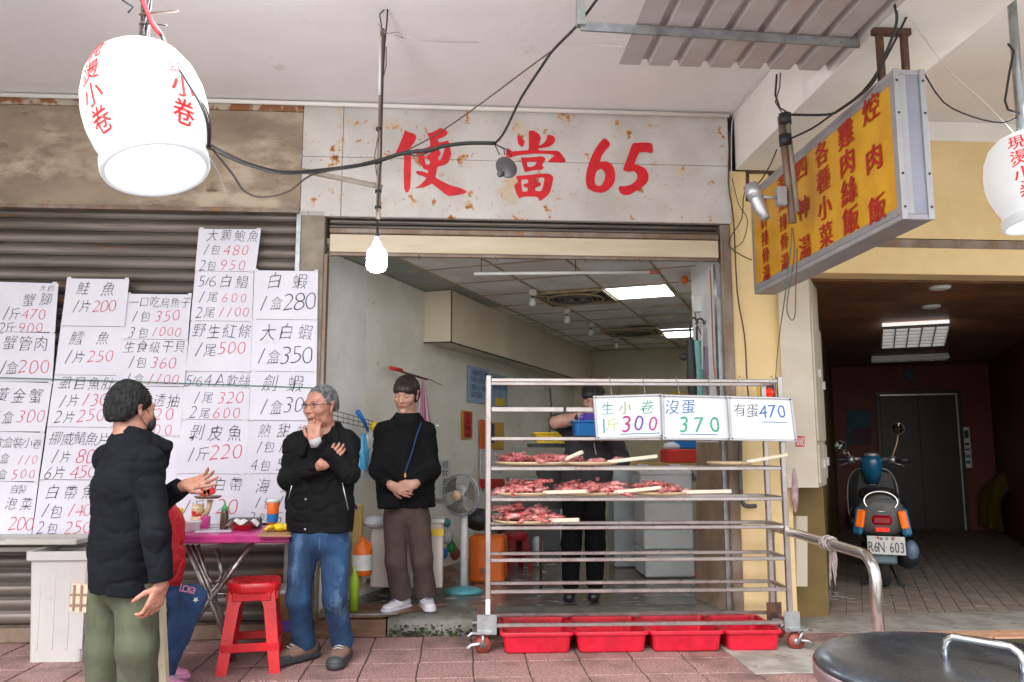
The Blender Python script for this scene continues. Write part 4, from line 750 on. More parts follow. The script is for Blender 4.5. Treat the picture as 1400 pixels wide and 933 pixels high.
b = MB(); b.tube([at(1381, -30, -1.85), at(1396, 178, -1.85)], .022, 8); rp = single('lantern_pole', b, m['galv'], 'grey steel pole holding the right lantern', 'pole')
part('wire_wrap', MB().tube([at(1378, 60, -1.87), at(1386, 70, -1.88), at(1380, 100, -1.88), at(1374, 138, -1.88), at(1378, 150, -1.88), at(1394, 156, -1.88)], .006, 6), m['black'], rp)
# corrugated sheet with angle frame
Zc = 3.30; x0, x1 = .84, 2.0; prof = []; nx = 7
for k in range(nx):
    a = x0 + (x1 - x0) * k / nx; s_ = (x1 - x0) / nx; prof += [(a, 0), (a + s_ * .68, 0), (a + s_ * .76, .035), (a + s_ * .92, .035)]
prof.append((x1, 0)); y0_, y1_ = -1.60, -3.3; V = [(x, y0_, Zc + z) for x, z in prof] + [(x, y1_, Zc + z) for x, z in prof]; n = len(prof)
V += [(x, y0_, Zc + z + .003) for x, z in prof] + [(x, y1_, Zc + z + .003) for x, z in prof]
b = MB(); b.add(V, [(i, i + n, i + n + 1, i + 1) for i in range(n - 1)] + [(2 * n + i, 2 * n + i + 1, 3 * n + i + 1, 3 * n + i) for i in range(n - 1)] + [(i, i + 1, 2 * n + i + 1, 2 * n + i) for i in range(n - 1)])
cs = single('corrugated_sheet', b, m['corr'], 'grey corrugated metal sheet under the ceiling', 'metal sheet')
fr = thing('angle_frame', 'galvanised steel angle frame carrying the corrugated sheet', 'frame', tuple(on(985, 48, 3.25)))
fa, fb = on(794, 36, 3.27), on(1175, 60, 3.27); part('angle_bar', MB().box((fa + fb) / 2, ((fb - fa).length, .012, .045), rz=math.atan2(fb.y - fa.y, fb.x - fa.x)), m['galv'], fr); part('angle_bar', MB().box((fa + fb) / 2 + Vector((0, .02, .02)), ((fb - fa).length, .04, .006), rz=math.atan2(fb.y - fa.y, fb.x - fa.x)), m['galv'], fr)
part('upright', MB().box(fa + Vector((0, 0, .235)), (.04, .04, .47)), m['galv'], fr); part('upright', MB().box(fb + Vector((-.02, .03, .235)), (.03, .03, .47)), m['galv'], fr)
# spotlights, vents, tube in the shop
def vent(px, py, label):
    c = on(px, py, CZ - .02); t = thing('air_vent', label, 'air vent', (c.x, c.y, CZ), -SA, 'round air vents in the shop ceiling')
    f = MB()
    for s in (-1, 1): part('frame_bar', MB().box((s * .34, 0, -.02), (.025, .68, .02)), m['tbar'], t, local=True); part('frame_bar', MB().box((0, s * .34, -.02), (.655, .025, .02)), m['tbar'], t, local=True)
    part('recess', MB().box((0, 0, -.004), (.62, .62, .008)), m['blk'], t, local=True)
    for r in (.10, .16, .22, .27): part('ring', MB().tube([(r * math.cos(a), r * math.sin(a), -.03) for a in [i * math.pi / 12 for i in range(24)]], .012, 5, closed=True), m['tbar'] if r > .25 else m['scgrey'], t, local=True)
    for k in range(4): a = k * math.pi / 2 + .78; part('spoke', MB().tube([(.05 * math.cos(a), .05 * math.sin(a), -.03), (.46 * math.cos(a), .46 * math.sin(a), -.03)], .008, 5), m['tbar'], t, local=True)
vent(787, 408, 'dark round air vent with rusty frame in the shop ceiling, nearer one'); vent(866, 455, 'smaller dark round air vent further back in the shop ceiling')
for i, (x, y) in enumerate(((728, 408), (775, 433), (808, 452), (842, 471))):
    c = on(x, y - 6, CZ - .06); t = thing('spotlight', '%s of the four small white spotlights on the ceiling bar' % ('nearest', 'second nearest', 'third nearest', 'farthest')[i], 'spotlight', (c.x, c.y, CZ - .2), 0, 'small ceiling spotlights')
    part('base', MB().box((0, 0, .15), (.07, .07, .06), bev=.01), m['wbox'], t, local=True); part('stem', MB().tube([(0, 0, .13), (0, 0, .09)], .012, 6), m['blk'], t, local=True); part('lamp_head', MB().lathe([(0, -.04), (.03, -.035), (.035, -.01), (.02, .035), (0, .04)], (0, 0, .065), 12, Matrix.Rotation(.5, 3, 'X')), m['whp'], t, local=True)
b = MB(); b.tube([at(648, 374.5, .25), at(890, 372.5, .25)], .013, 8); tb_ = single('fluorescent_tube', b, m['whp'], 'unlit white fluorescent tube hanging across the stall opening', 'tube light')
part('end_cap', MB().tube([at(888, 372.5, .25), at(902, 372, .25)], .015, 8), m['oldred'], tb_)
for x in (658, 787): part('hanging_wire', MB().tube([at(x, 373, .25), Vector((at(x, 373, .25).x, .25, CZ))], .003, 5), m['blk'], tb_)
# ================================================================== RACK WITH TRAYS
p0 = on(671, 880, 0); p1 = on(1088, 880, 0); RX0, RY = .185, -.50; RX1 = 2.09; RA = R_(-1.2)
rk = thing('serving_rack', 'wheeled stainless steel shelf rack in front of the stall', 'rack', (RX0, RY, 0), RA)
RWd = RX1 - RX0; RDp = .30
def rp_(x, y, z): return WM[rk] @ Vector((x, y, z))
zs_ = []
def rz_at(py, px=700):  # height on the rack's front plane for a pixel row
    n = Vector((-math.sin(RA), math.cos(RA), 0)); return onpl(px, py, (RX0, RY, 0), n).z
rows = [520, 560, 600, 641, 683, 722, 766, 809, 855]; RZ = [rz_at(y) for y in rows]
for (x, y) in ((0, 0), (RWd, 0), (0, RDp), (RWd, RDp)): part('post', MB().box((x, y, (RZ[0] + .11) / 2 + .02), (.032, .032, RZ[0] - .11 + .02), bev=.003), m['rackm'], rk, local=True)
for k, z in enumerate(RZ):
    for y in (0, RDp):
        if k == 1 and y: continue
        L = RWd - .034
        if k == 1: part('shelf_bar', MB().box((.25, y, z), (.46, .02, .026)), m['rackm'], rk, local=True); part('shelf_bar', MB().box((.75, y, z), (.5, .02, .026)), m['rackm'], rk, local=True); continue
        part('shelf_bar', MB().box((RWd / 2, y, z), (L, .022, .023), bev=.003), m['rackm'], rk, local=True)
    for x in (0, RWd): part('side_bar', MB().box((x, RDp / 2, z), (.02, RDp - .034, .024)), m['rackm'], rk, local=True)
for x in (-.005, RWd + .005):
    for y in (-.0, RDp):
        s = -1 if x < 0 else 1
        pl_ = part('caster_plate', MB().box((x + s * .03, y, .125), (.12, .09, .012)), m['galv'], rk, local=True)
        part('corner_plate', MB().box((x + s * -.0, y - .018, .17), (.10 if x > 0 else .12, .006, .12)), m['galv'] if y == 0 else m['dkmetal'], rk, local=True)
        cx = x + s * .045
        part('fork', MB().tube([(cx + .02, y - .026, .115), (cx - s * .02, y - .03, .05)], .010, 5), m['alu'], rk, local=True); part('fork', MB().tube([(cx + .02, y + .026, .115), (cx - s * .02, y + .03, .05)], .010, 5), m['alu'], rk, local=True)
        wh = part('wheel', MB().tube([(cx - s * .02, y - .018, .05), (cx - s * .02, y + .018, .05)], .05, 20), m['wheel'], rk, local=True)
        part('hub', MB().tube([(cx - s * .02, y - .026, .05), (cx - s * .02, y + .026, .05)], .02, 12), m['galv'], wh, local=True)
        part('brake_lever', MB().tube([(cx + s * .0, y - .03, .06), (cx + s * .05, y - .035, .055), (cx + s * .075, y - .035, .035)], .009, 6), m['whp'] if s < 0 else m['alu'], rk, local=True)
part('white_tape', MB().box((.0, -.019, .27), (.028, .004, .10)), m['whp'], rk, local=True)
# tubs
def tub(x, w_, label):
    t = thing('plastic_tub', label, 'tub', tuple(rp_(x, .165, 0)), RA, 'red plastic tubs under the rack')
    d_ = .46; h_ = .128; b = MB(); n = 8
    def ring(hw, hd, z, r=.03):
        o = []
        for (sx, sy, a0) in ((1, 1, 0), (-1, 1, 90), (-1, -1, 180), (1, -1, 270)):
            for k in range(4): a = R_(a0 + k * 30); o.append((sx * (hw - r) + r * math.cos(a), sy * (hd - r) + r * math.sin(a), z))
        return o
    rs = [ring(w_ / 2 - .035, d_ / 2 - .03, .004), ring(w_ / 2 - .03, d_ / 2 - .025, .012), ring(w_ / 2 - .016, d_ / 2 - .014, h_ - .02), ring(w_ / 2 - .002, d_ / 2 - .0, h_ - .018), ring(w_ / 2, d_ / 2, h_ - .006), ring(w_ / 2 - .004, d_ / 2 - .004, h_), ring(w_ / 2 - .018, d_ / 2 - .016, h_), ring(w_ / 2 - .022, d_ / 2 - .018, h_ - .012), ring(w_ / 2 - .035, d_ / 2 - .03, .014)]
    V = [p for r in rs for p in r]; N = 16; Fs = [(i * N + k, i * N + (k + 1) % N, (i + 1) * N + (k + 1) % N, (i + 1) * N + k) for i in range(len(rs) - 1) for k in range(N)] + [tuple(range(N - 1, -1, -1)), tuple(range((len(rs) - 1) * N, len(rs) * N))]
    b.add(V, Fs); part('tub_body', b, m['tub'], t, local=True); return t
x_edges = [683, 783, 885, 988, 1068]
for i, nm in enumerate(('leftmost, beside the rusty caster', 'second from the left', 'third from the left', 'rightmost, beside the red caster')):
    a = on(x_edges[i] + 2, 888, .0).x; c = on(x_edges[i + 1] - 3, 888, .0).x; a -= RX0; c -= RX0; tub((a + c) / 2, (c - a) + .025, 'red plastic tub under the rack, ' + nm)
# squid meshes
def squid_mesh(seed, mat):
    r = random.Random(seed); b = MB(); L = r.uniform(.075, .12); bend = r.uniform(-.5, .5)
    pts = [Vector((L * t, bend * L * t * t, .004 * math.sin(t * 3))) for t in [i / 6 for i in range(7)]]; b.tube(pts, [.002, .012, .018, .020, .019, .015, .008], 8)
    e = pts[-1]; b.ball(e + Vector((.006, 0, 0)), (.013, .011, .010), 6)
    for k in range(6):
        a = r.uniform(-1.0, 1.0) + bend; l = r.uniform(.022, .042); q = [e + Vector((.01, 0, 0))]
        for j in range(1, 5): t = j / 4; q.append(e + Vector((.01 + l * t * math.cos(a), l * t * math.sin(a), .007 * math.sin(t * 2.6 + k) + r.uniform(-.003, .004))))
        b.tube(q, [.0035, .003, .0026, .002, .001], 4)
    b.add([pts[1] + Vector((0, .018, 0)), pts[0], pts[1] + Vector((0, -.018, 0)), pts[3]], [(0, 1, 2, 3)])
    return mesh('squid', b, mat)
SQ = [squid_mesh(i, m['squid'] if i % 3 else m['squidd']) for i in range(9)]; SQD = [squid_mesh(20 + i, m['squidd'] if i % 3 else m['squid']) for i in range(6)]
def tray(xa, xb, row, heap, n, label, hx=None, hy=None, dark=False, glabel=None, grp=None):
    """tray between picture columns xa..xb on shelf row; heap height; n squids; handle end at hx,hy"""
    zf = RZ[row] + .014; a = onpl(xa, rows[row], (RX0, RY, 0), (0, 1, 0)).x - RX0; c = onpl(xb, rows[row], (RX0, RY, 0), (0, 1, 0)).x - RX0; cx, rad = (a + c) / 2, (c - a) / 2
    cy = .13; t = thing('serving_tray', label, 'tray', tuple(rp_(cx, cy, zf)), RA, 'wooden serving trays on the rack')
    f = .5; sy = min(.17 / rad, 1.)
    part('tray_plate', MB().lathe([(0, .006), (rad * .8, .006), (rad * .93, .010), (rad, .022), (rad * 1.0, .027), (rad * .97, .028), (rad * .9, .018), (rad * .8, .013), (0, .012)], (0, 0, 0), 32, sy=sy), m['wood'], t, local=True)
    if hx:
        I = WM[t].inverted(); e = I @ onpl(hx, hy, (RX0, RY - .06, 0), (0, 1, 0)); s = Vector((rad * .55, -rad * sy * .62, .026)); d = e - s; b = MB(); L = d.length; Mx = d.to_track_quat('X', 'Z').to_matrix()
        b.box((s + e) / 2, (L, .03, .024), mat=Mx, bev=.005); part('handle', b, m['handle'], t, local=True)
    for k in range(int(n * 1.55)):
        rr = math.sqrt(random.random()) * .92; th = random.uniform(0, 6.283); x = rr * math.cos(th); y = rr * math.sin(th); lay = random.random(); z = .030 + heap * 1.0 * (1 - rr ** 1.7) * lay
        o = bpy.data.objects.new('squid', random.choice(SQD if dark else SQ)); o.location = rp_(cx + x * rad * .86, cy + y * rad * sy * .86, zf + z); s = random.uniform(.7, 1.1)
        o.rotation_euler = (random.uniform(-.25, .25), random.uniform(-.25, .25), random.uniform(0, 6.28)); o.scale = (s, s, s); link(o); tag(o, glabel, 'squid', grp)
tray(676, 790, 3, .05, 30, 'round wooden tray of dark red squid at the left of the top filled shelf', 797, 618, True, 'raw dark red squid in the low heap on the upper left tray', 'squid on the upper left tray')
tray(764, 850, 3, .012, 6, 'nearly empty round wooden tray in the middle of the top filled shelf', 899, 624, False, 'small leftover squid scraps on the nearly empty middle tray', 'squid scraps on the middle tray')
tray(973, 1035, 3, .0, 0, 'empty wooden tray at the right of the top filled shelf', 1077, 622)
tray(674, 762, 4, .075, 34, 'round tray heaped with pink squid at the left of the middle shelf', 806, 672, False, 'raw pink squid heaped on the left tray of the middle shelf', 'squid on the middle left tray')
tray(762, 862, 4, .085, 42, 'round tray heaped with pink squid at the centre of the middle shelf', 904, 667, False, 'raw pink squid heaped on the centre tray of the middle shelf', 'squid on the middle centre tray')
tray(864, 952, 4, .05, 20, 'round tray with a few large squid at the right of the middle shelf', 1000, 672, False, 'raw pink squid lying at the right end of the middle shelf tray', 'squid on the middle right tray')
tray(673, 764, 5, .10, 46, 'round tray piled high with squid alone on the lowest filled shelf', 792, 711, False, 'raw pink squid piled on the single tray of the lowest filled shelf', 'squid on the lowest tray')
# whiteboards
def wboard(tl, tr, bl, br, label, Yw):
    q = [at(*p, Yw) for p in (bl, br, tr, tl)]; t = thing('whiteboard_sign', label, 'whiteboard', tuple((q[0] + q[1]) / 2))
    part('board_panel', MB().slab(q, .012), m['board'], t); c = (q[0] + q[1] + q[2] + q[3]) / 4
    for i in range(4):
        a, b_ = q[i], q[(i + 1) % 4]; d = (b_ - a); Mx = Matrix((d.normalized(), Vector((0, 1, 0)), d.normalized().cross(Vector((0, 1, 0))))).transposed()
        part('frame_bar', MB().box((a + b_) / 2 + Vector((0, -.003, 0)), (d.length + (.014 if i % 2 == 0 else -.014), .02, .014), mat=Mx, bev=.002), m['alu'], t)
        s = a + (c - a) * .04 + Vector((0, -.015, 0)); part('screw', MB().ball(s, .005, 6), m['blk'], t)
    for u in (.25, .75):
        h = q[3] * (1 - u) + q[2] * u; zt = RZ[0] + .02
        part('hook', MB().tube([h + Vector((0, -.006, 0)), h + Vector((.004, -.012, .02)), Vector((h.x + .004, Yw + .0, h.z + .035)), Vector((h.x, Yw + .01, zt - .01)), Vector((h.x - .006, Yw + .03, zt + .012)), Vector((h.x - .01, Yw + .05, zt))], .0022, 5), m['alu'], t)
    return t, quadfn(q[3], q[2], q[0], q[1], (0, -1, 0))
Yw = RY - .045
def wt(t, fn, items):
    for (tx, mm, u0, u1, v, h, off) in items: b = MB(); write(b, tx, fn, u0, u1, v, h, off=off, asp=.62, jit=.03, lift=.0015, shear=.05); part('lettering', b, m[mm], t)
t, fn = wboard((812, 543), (903, 540), (816, 600), (905, 597), 'whiteboard with price 300 in multicolour marker on the rack, left of three', Yw)
wt(t, fn, [('生', 'teal', .05, .33, .72, .30, -.006), ('小', 'lime', .33, .58, .72, .28, -.006), ('小', 'teal', .335, .585, .715, .30, -.016), ('卷', 'mgrn', .62, .96, .72, .34, -.008), ('1', 'teal', .06, .18, .3, .34, -.01), ('斤', 'lime', .14, .36, .32, .30, -.006), ('3', 'mag', .38, .55, .33, .40, 0), ('0', 'purp', .55, .76, .33, .36, 0), ('0', 'mag', .76, .98, .31, .34, 0)])
b = MB(); b.slab([fn(.36, .075, .002), fn(.97, .075, .002), fn(.97, .095, .002), fn(.36, .095, .002)], .0005); part('underline', b, m['mblue'], t)
t, fn = wboard((905, 541), (994, 543), (907, 600), (998, 601), 'whiteboard with price 370 in green marker on the rack, middle of three', Yw - .02)
wt(t, fn, [('沒', 'mblue', .03, .27, .74, .34, -.004), ('蛋', 'mblue', .27, .52, .74, .34, -.004), ('370', 'mgrn', .20, .90, .34, .36, 0)])
b = MB(); b.slab([fn(.25, .10, .002), fn(.82, .10, .002), fn(.82, .118, .002), fn(.25, .118, .002)], .0005); part('underline', b, m['mblue'], t)
t, fn = wboard((995, 543), (1081, 545), (999, 601), (1088, 603), 'whiteboard with price 470 in blue marker on the rack, right of three', Yw - .05)
wt(t, fn, [('有', 'ink', .06, .28, .70, .30, -.012), ('蛋', 'ink', .26, .48, .68, .32, -.012), ('470', 'mblue', .47, .90, .68, .30, -.006)])
b = MB(); b.slab([fn(.50, .42, .002), fn(.90, .42, .002), fn(.90, .435, .002), fn(.50, .435, .002)], .0005); part('underline', b, m['mblue'], t)
# rocker switch / emergency button box behind the rack
bx_ = thing('alarm_button', 'red round alarm button on a black and yellow plate on the pillar', 'button', tuple(at(1052, 545, -.02)))
part('yellow_plate', MB().box(at(1052, 535, -.008), (.17, .012, .12)), m['yel'], bx_); part('black_box', MB().box(at(1051, 535, -.03), (.09, .04, .11)), m['blk'], bx_); part('button', MB().tube([at(1052, 537, -.05), at(1052, 537, -.075)], .032, 16), m['redr'], bx_)
pc_ = cable('gas_pipe', [at(1012, 600, -.07), at(1012, 650, -.07), at(1014, 682, -.07), at(1020, 692, -.07), at(1034, 692, -.07)], .015, m['scgrey'], 'dark grey pipe with a valve on the pillar behind the rack', 'pipe')
# railing, rope
rA, rB = Vector((on(1056, 712, .80).x, on(1056, 712, .80).y, .80)), on(1150, 737, .80)
f1 = at(1052, 716, -.13); f1.z = .715; f2 = on(1180, 757, f1.z)
dd = (Vector((f2.x, f2.y, f1.z)) - f1); d1 = dd.normalized(); pts = [Vector((f1.x, f1.y, 0)), Vector((f1.x, f1.y, f1.z - .1))] + [Vector((f1.x, f1.y, f1.z - .1)) + d1 * .1 * (1 - math.cos(a)) + Vector((0, 0, .1 * math.sin(a))) for a in (.4, .8, 1.2, 1.57)]
e = Vector((f2.x, f2.y, f1.z)); pts += [e - d1 * .02] + [e + d1 * .12 * math.sin(a) + Vector((0, 0, -.12 * (1 - math.cos(a)))) for a in (.25, .5, .75, 1.0, 1.25, 1.57)] + [Vector((e.x + d1.x * .12, e.y + d1.y * .12, 0))]
b = MB(); b.tube(pts, .029, 20); rail = single('steel_railing', b, m['steel'], 'bent stainless steel pipe railing at the right of the rack', 'railing')
rc = f1 + dd * .70; b = MB()
rt = thing('rope_tie', 'grey twine wound around the steel railing with hanging ends', 'rope', tuple(rc))
for k in range(11):
    o_ = (k - 5) * .009; pts = [rc + d1 * (o_ + .012 * math.sin(a * 1.5 + k)) + (Vector((0, 0, 1)) * math.cos(a) + d1.cross(Vector((0, 0, 1))) * math.sin(a)) * (.034 + .004 * (k % 3)) for a in [i * math.pi / 6 for i in range(12)]]; part('winding', MB().tube(pts, .0035, 4, closed=True), m['rope'], rt)
for k in range(6):
    x = (k - 2.5) * .016; L = (.24, .20, .1, .22, .19, .15)[k]; part('hanging_strand', MB().tube([rc + d1 * x + Vector((0, -.034, 0)) + d1 * .012 * math.sin(t * 5 + k) + Vector((0, 0, -L * t)) for t in [i / 6 for i in range(7)]], [.007, .008, .007, .008, .006, .005, .002], 5), m['rope'], rt)
b = MB(); mc = on(1112, 818, 0.0); b2 = MB()
for k in range(46):
    a = random.uniform(0, 6.28); r = random.uniform(.0, .17); c = mc + Vector((r * math.cos(a) * 1.2, r * math.sin(a) * .9, 0)); l = random.uniform(.08, .2); th = random.uniform(0, 6.28)
    b2.tube([c + Vector((l * t * math.cos(th) + .02 * math.sin(t * 6 + k), l * t * math.sin(th), .01 + .03 * math.sin(t * 3) * random.random())) for t in [i / 5 for i in range(6)]], .004, 4)
single('mop_head', b2, m['rope'], 'grey string mop head lying on the ground by the beige board', 'mop')
# big lid in the foreground
lc_ = on(1312, 897, .78); t = thing('steel_lid', 'large round dark stainless lid in the foreground at lower right', 'lid', (lc_.x, lc_.y, .74), 0)
le = on(1106, 882, .775); Rl = abs(lc_.x - le.x) * 1.07
part('lid_disc', MB().lathe([(0, .048), (Rl * .3, .046), (Rl * .6, .041), (Rl * .85, .034), (Rl * .965, .026), (Rl, .016), (Rl + .004, .008)], (0, 0, 0), 72), m['lid'], t, local=True)
part('lid_rim', MB().lathe([(Rl - .03, -.03), (Rl - .004, -.03), (Rl + .005, -.026), (Rl + .005, .006), (Rl - .01, .008)], (0, 0, 0), 72), m['lidrim'], t, local=True)
h0, h1 = on(1293, 903, .78), on(1400, 924, .78); zt = .068
hp = [Vector((h0.x, h0.y, .785 - .74 - .74 + .74)), ]; A = h0 - Vector((lc_.x, lc_.y, .74)); B_ = h1 - Vector((lc_.x, lc_.y, .74)); A.z = B_.z = .04; u = (B_ - A).normalized(); up = Vector((0, 0, 1))
part('handle', MB().tube([A, A + up * .03, A + up * .045 + u * .006, A + up * .055 + u * .02, B_ + up * .055 - u * .02, B_ + up * .045 - u * .006, B_ + up * .03, B_], .0085, 12), m['chrome'], t, local=True)
pot = thing('steel_pot', 'large steel pot under the foreground lid, mostly outside the picture', 'pot', (lc_.x, lc_.y, 0)); part('pot_body', MB().lathe([(Rl - .05, .25), (Rl - .03, .26), (Rl - .03, .70), (Rl - .035, .706)], (0, 0, 0), 48), m['lidrim'], pot, local=True)
for k in range(3): a = k * 2.1; part('leg', MB().box(((Rl - .1) * math.cos(a), (Rl - .1) * math.sin(a), .07), (.05, .05, .37)), m['dkmetal'], pot, local=True)
# stool
def stool(c, rz, s, mat, label, name='plastic_stool'):
    t = thing(name, label, 'stool', c, rz); H = .47 * s; tw, bw = .125 * s, .175 * s
    b = MB(); b.grid(lambda u, v: Vector(((u * 2 - 1) * math.sqrt(max(0, 1 - (v * 2 - 1) ** 2 / 2)) * .15 * s, (v * 2 - 1) * math.sqrt(max(0, 1 - (u * 2 - 1) ** 2 / 2)) * .15 * s, H - .006 * (abs(u * 2 - 1) ** 6 + abs(v * 2 - 1) ** 6) - .004 * math.exp(-((u - .5) ** 2 + (v - .5) ** 2) * 40))), 16, 16)
    per = []
    for k in range(32):
        a = 2 * math.pi * k / 32; cx, cy = math.cos(a), math.sin(a); p = 4.; r = (abs(cx) ** p + abs(cy) ** p) ** (-1 / p); per.append((cx * r, cy * r))
    V = []
    for (q, z) in ((.134, H - .004), (.142, H - .012), (.144, H - .03), (.138, H - .05), (.138, H - .062), (.130, H - .062), (.130, H - .02)):
        V += [(x * q * s, y * q * s, z) for x, y in per]
    b = MB(); b.add(V, [(i * 32 + k, i * 32 + (k + 1) % 32, (i + 1) * 32 + (k + 1) % 32, (i + 1) * 32 + k) for i in range(6) for k in range(32)], True)
    V = [(x * q * .134 * s, y * q * .134 * s, H - .004 + .004 * (1 - q) - (.004 if q < .2 else 0)) for q in (1, .8, .5, .15, .08) for x, y in per]; b.add(V, [(i * 32 + k, i * 32 + (k + 1) % 32, (i + 1) * 32 + (k + 1) % 32, (i + 1) * 32 + k) for i in range(4) for k in range(32)], True)
    part('seat', b, mat, t, local=True)
    for sx in (-1, 1):
        for sy in (-1, 1):
            b = MB(); a0 = (sx * .118 * s, sy * .118 * s, H - .05); a1 = (sx * .165 * s, sy * .165 * s, 0.); N = 5; rr = []
            for k in range(N + 1):
                t_ = k / N; c = Vector(a0).lerp(Vector(a1), t_); w_ = (.037 + (.012 if t_ < .05 else 0)) * s * (1.1 - .15 * t_); x, y, z = c
                rr.append([(x, y, z), (x - sx * w_ * 1.6, y, z), (x - sx * w_ * 1.6, y - sy * .012 * s, z), (x - sx * .014 * s, y - sy * .014 * s, z), (x - sx * .012 * s, y - sy * w_ * 1.6, z), (x, y - sy * w_ * 1.6, z)])
            V = [p for r in rr for p in r]; b.add(V, [(i * 6 + k, i * 6 + (k + 1) % 6, (i + 1) * 6 + (k + 1) % 6, (i + 1) * 6 + k) for i in range(N) for k in range(6)] + [tuple(range(6)), tuple(range(N * 6, N * 6 + 6))]); part('leg', b, mat, t, local=True)
    for (sx, sy) in ((1, 0), (-1, 0), (0, 1), (0, -1)):
        z = .135 * s; w_ = .148 * s; part('stretcher', MB().box((sx * w_, sy * w_, z), ((.012 if sx else .29) * s, (.012 if sy else .29) * s, .045 * s), bev=.004), mat, t, local=True)
        w_ = .128 * s; part('apron', MB().box((sx * w_, sy * w_, H - .075 * s), ((.012 if sx else .20) * s, (.012 if sy else .20) * s, .045 * s), bev=.003), mat, t, local=True)
    return t
sc_ = on(334, 922, 0); stool((sc_.x, sc_.y + .15, 0), R_(8), 1.05, m['stool'], 'shiny red plastic stool in front of the pink table')
# table
tz = .745; ta, tb2 = on(236, 733, tz), on(402, 733, tz)
tt = thing('folding_table', 'pink topped folding table with worn chrome legs by the shutter', 'table', ((ta.x + tb2.x) / 2 - .1, -.45, 0))
tx0, tx1, ty0, ty1 = ta.x - .4, at(398, 730, -.72).x, -.74, -.16
tb_o = part('table_top', MB().box(((tx0 + tx1) / 2, (ty0 + ty1) / 2, tz - .014), (tx1 - tx0, ty1 - ty0, .028), bev=.006), m['pink'], tt); part('edge_band', MB().box(((tx0 + tx1) / 2, (ty0 + ty1) / 2, tz - .035), (tx1 - tx0 + .006, ty1 - ty0 + .006, .022), bev=.005), m['pink'], tt)
def leg2(y):
    return [at(322, 735, y), at(300, 790, y), at(250, 880, y), on(232, 893, 0.02) if y < -.5 else at(232, 880, y)]
for y in (-.62, -.26):
    f = y == -.62
    A0, A1 = at(345 if f else 352, 742 if f else 735, y), Vector((at(228, 890, y).x, y, .015)); part('leg', MB().tube([A0, A0.lerp(A1, .5), A0.lerp(A1, .82), Vector((A1.x + .06, y, .05)), A1], .014, 8), m['tleg'], tt)
    A0, A1 = at(255 if f else 262, 745, y), Vector((at(300, 840, y).x + .1, y, .015)); part('leg', MB().tube([A0, A0.lerp(A1, .5), A1], .014, 8), m['tleg'], tt)
part('leg_brace', MB().tube([at(270, 745, -.45), at(284, 790, -.45), at(290, 797, -.45), at(300, 795, -.45), at(304, 785, -.45), at(296, 750, -.45)], .012, 8), m['tleg'], tt)
part('cross_rail', MB().tube([(tx0 + .1, -.45, .36), (tx1 - .2, -.45, .36)], .010, 6), m['tleg'], tt)
# table items
def Pz(px, py, z, dy=0): return on(px, py, z)
cz = tz + .002
c = on(272, 722, tz); cat = thing('lucky_cat_figurine', 'cream beckoning cat figurine holding a wooden plate overhead on the pink table', 'figurine', (c.x, -.30, tz)); cx = at(272, 700, -.30).x
b = MB(); b.ball((cx, -.30, tz + .05), (.05, .045, .055), 14); b.ball((cx - .005, -.31, tz + .115), (.042, .038, .036), 14)
for s in (-1, 1): b.tube([(cx + s * .026 - .005, -.31, tz + .138), (cx + s * .032 - .005, -.31, tz + .162)], [.012, .002], 6)
b.tube([(cx + .04, -.3, tz + .08), (cx + .062, -.3, tz + .13), (cx + .065, -.3, tz + .175)], [.02, .017, .018], 8); part('cat_body', b, m['catm'], cat)
part('bib', MB().ball((cx - .005, -.325, tz + .083), (.035, .03, .010), 10), m['redpap'], cat)
part('plate', MB().lathe([(0, 0), (.07, .0), (.085, .012), (.083, .016), (0, .008)], (cx + .055, -.31, tz + .185), 20), m['wooddk'], cat)
for s in (-1, 1): part('eye', MB().box((cx - .005 + s * .015, -.349, tz + .12), (.012, .003, .003)), m['blk'], cat)
part('nose', MB().ball((cx - .02, -.345, tz + .100), (.014, .008, .010), 8), m['redpap'], cat)
for i in range(3): single('snack_packet', MB().box((cx + .03 + i * .022, -.32, tz + .222 + i * .004), (.05, .03, .045), mat=Matrix.Rotation(.4 - i * .4, 3, 'Y'), bev=.006), m['redpap'] if i != 1 else m['card'], ('left red', 'brown middle', 'right red')[i] + ' snack packet on the plate held by the cat figurine', 'packet')
c = Vector((at(262, 718, -.50).x, -.50, tz)); bw = single('bowl', MB().lathe([(.035, 0), (.038, .002), (.058, .055), (.062, .058), (.059, .060), (.052, .052), (.03, .01), (0, .01)], c, 28), M('speckled_white_bowl', (.62, .58, .55), .4, col2=(.45, .25, .22), scale=40, lo=.6, hi=.7), 'speckled white bowl at the left of the pink table', 'bowl')
single('magenta_box', MB().box((at(281, 708, -.38).x, -.38, tz + .04), (.05, .05, .08), bev=.004), m['pink'], 'small magenta box behind the white bowl', 'box')
c = Vector((at(307, 705, -.42).x, -.42, tz)); sbt = thing('sauce_bottle', 'clear squeeze bottle of dark sauce with a green nozzle', 'bottle', tuple(c))
part('bottle_body', MB().lathe([(.0, 0), (.024, 0), (.026, .01), (.025, .10), (.02, .115), (.016, .12)], c, 16), m['bottle'], sbt); part('cap', MB().lathe([(.019, .116), (.02, .135), (.008, .145), (.004, .175), (0, .176)], c, 14), m['grn'], sbt)
b = MB(); q = [on(266, 728, tz + .003), on(316, 727, tz + .003), on(324, 714, tz + .003), on(283, 712, tz + .003)]; b.slab(q, .002); nl = single('newspaper', b, m['paper'], 'folded printed sheet of paper lying on the pink table', 'paper')
for k in range(4): a_ = q[3].lerp(q[0], .15 + k * .22) + Vector((.02, 0, .0012)); e_ = q[2].lerp(q[1], .15 + k * .22) + Vector((-.02, 0, .0012)); part('print_line', MB().slab([a_ + Vector((0, -.012, 0)), e_ + Vector((0, -.012, 0)), e_, a_], .0004), m['purp'] if k % 2 else m['ink'], nl)
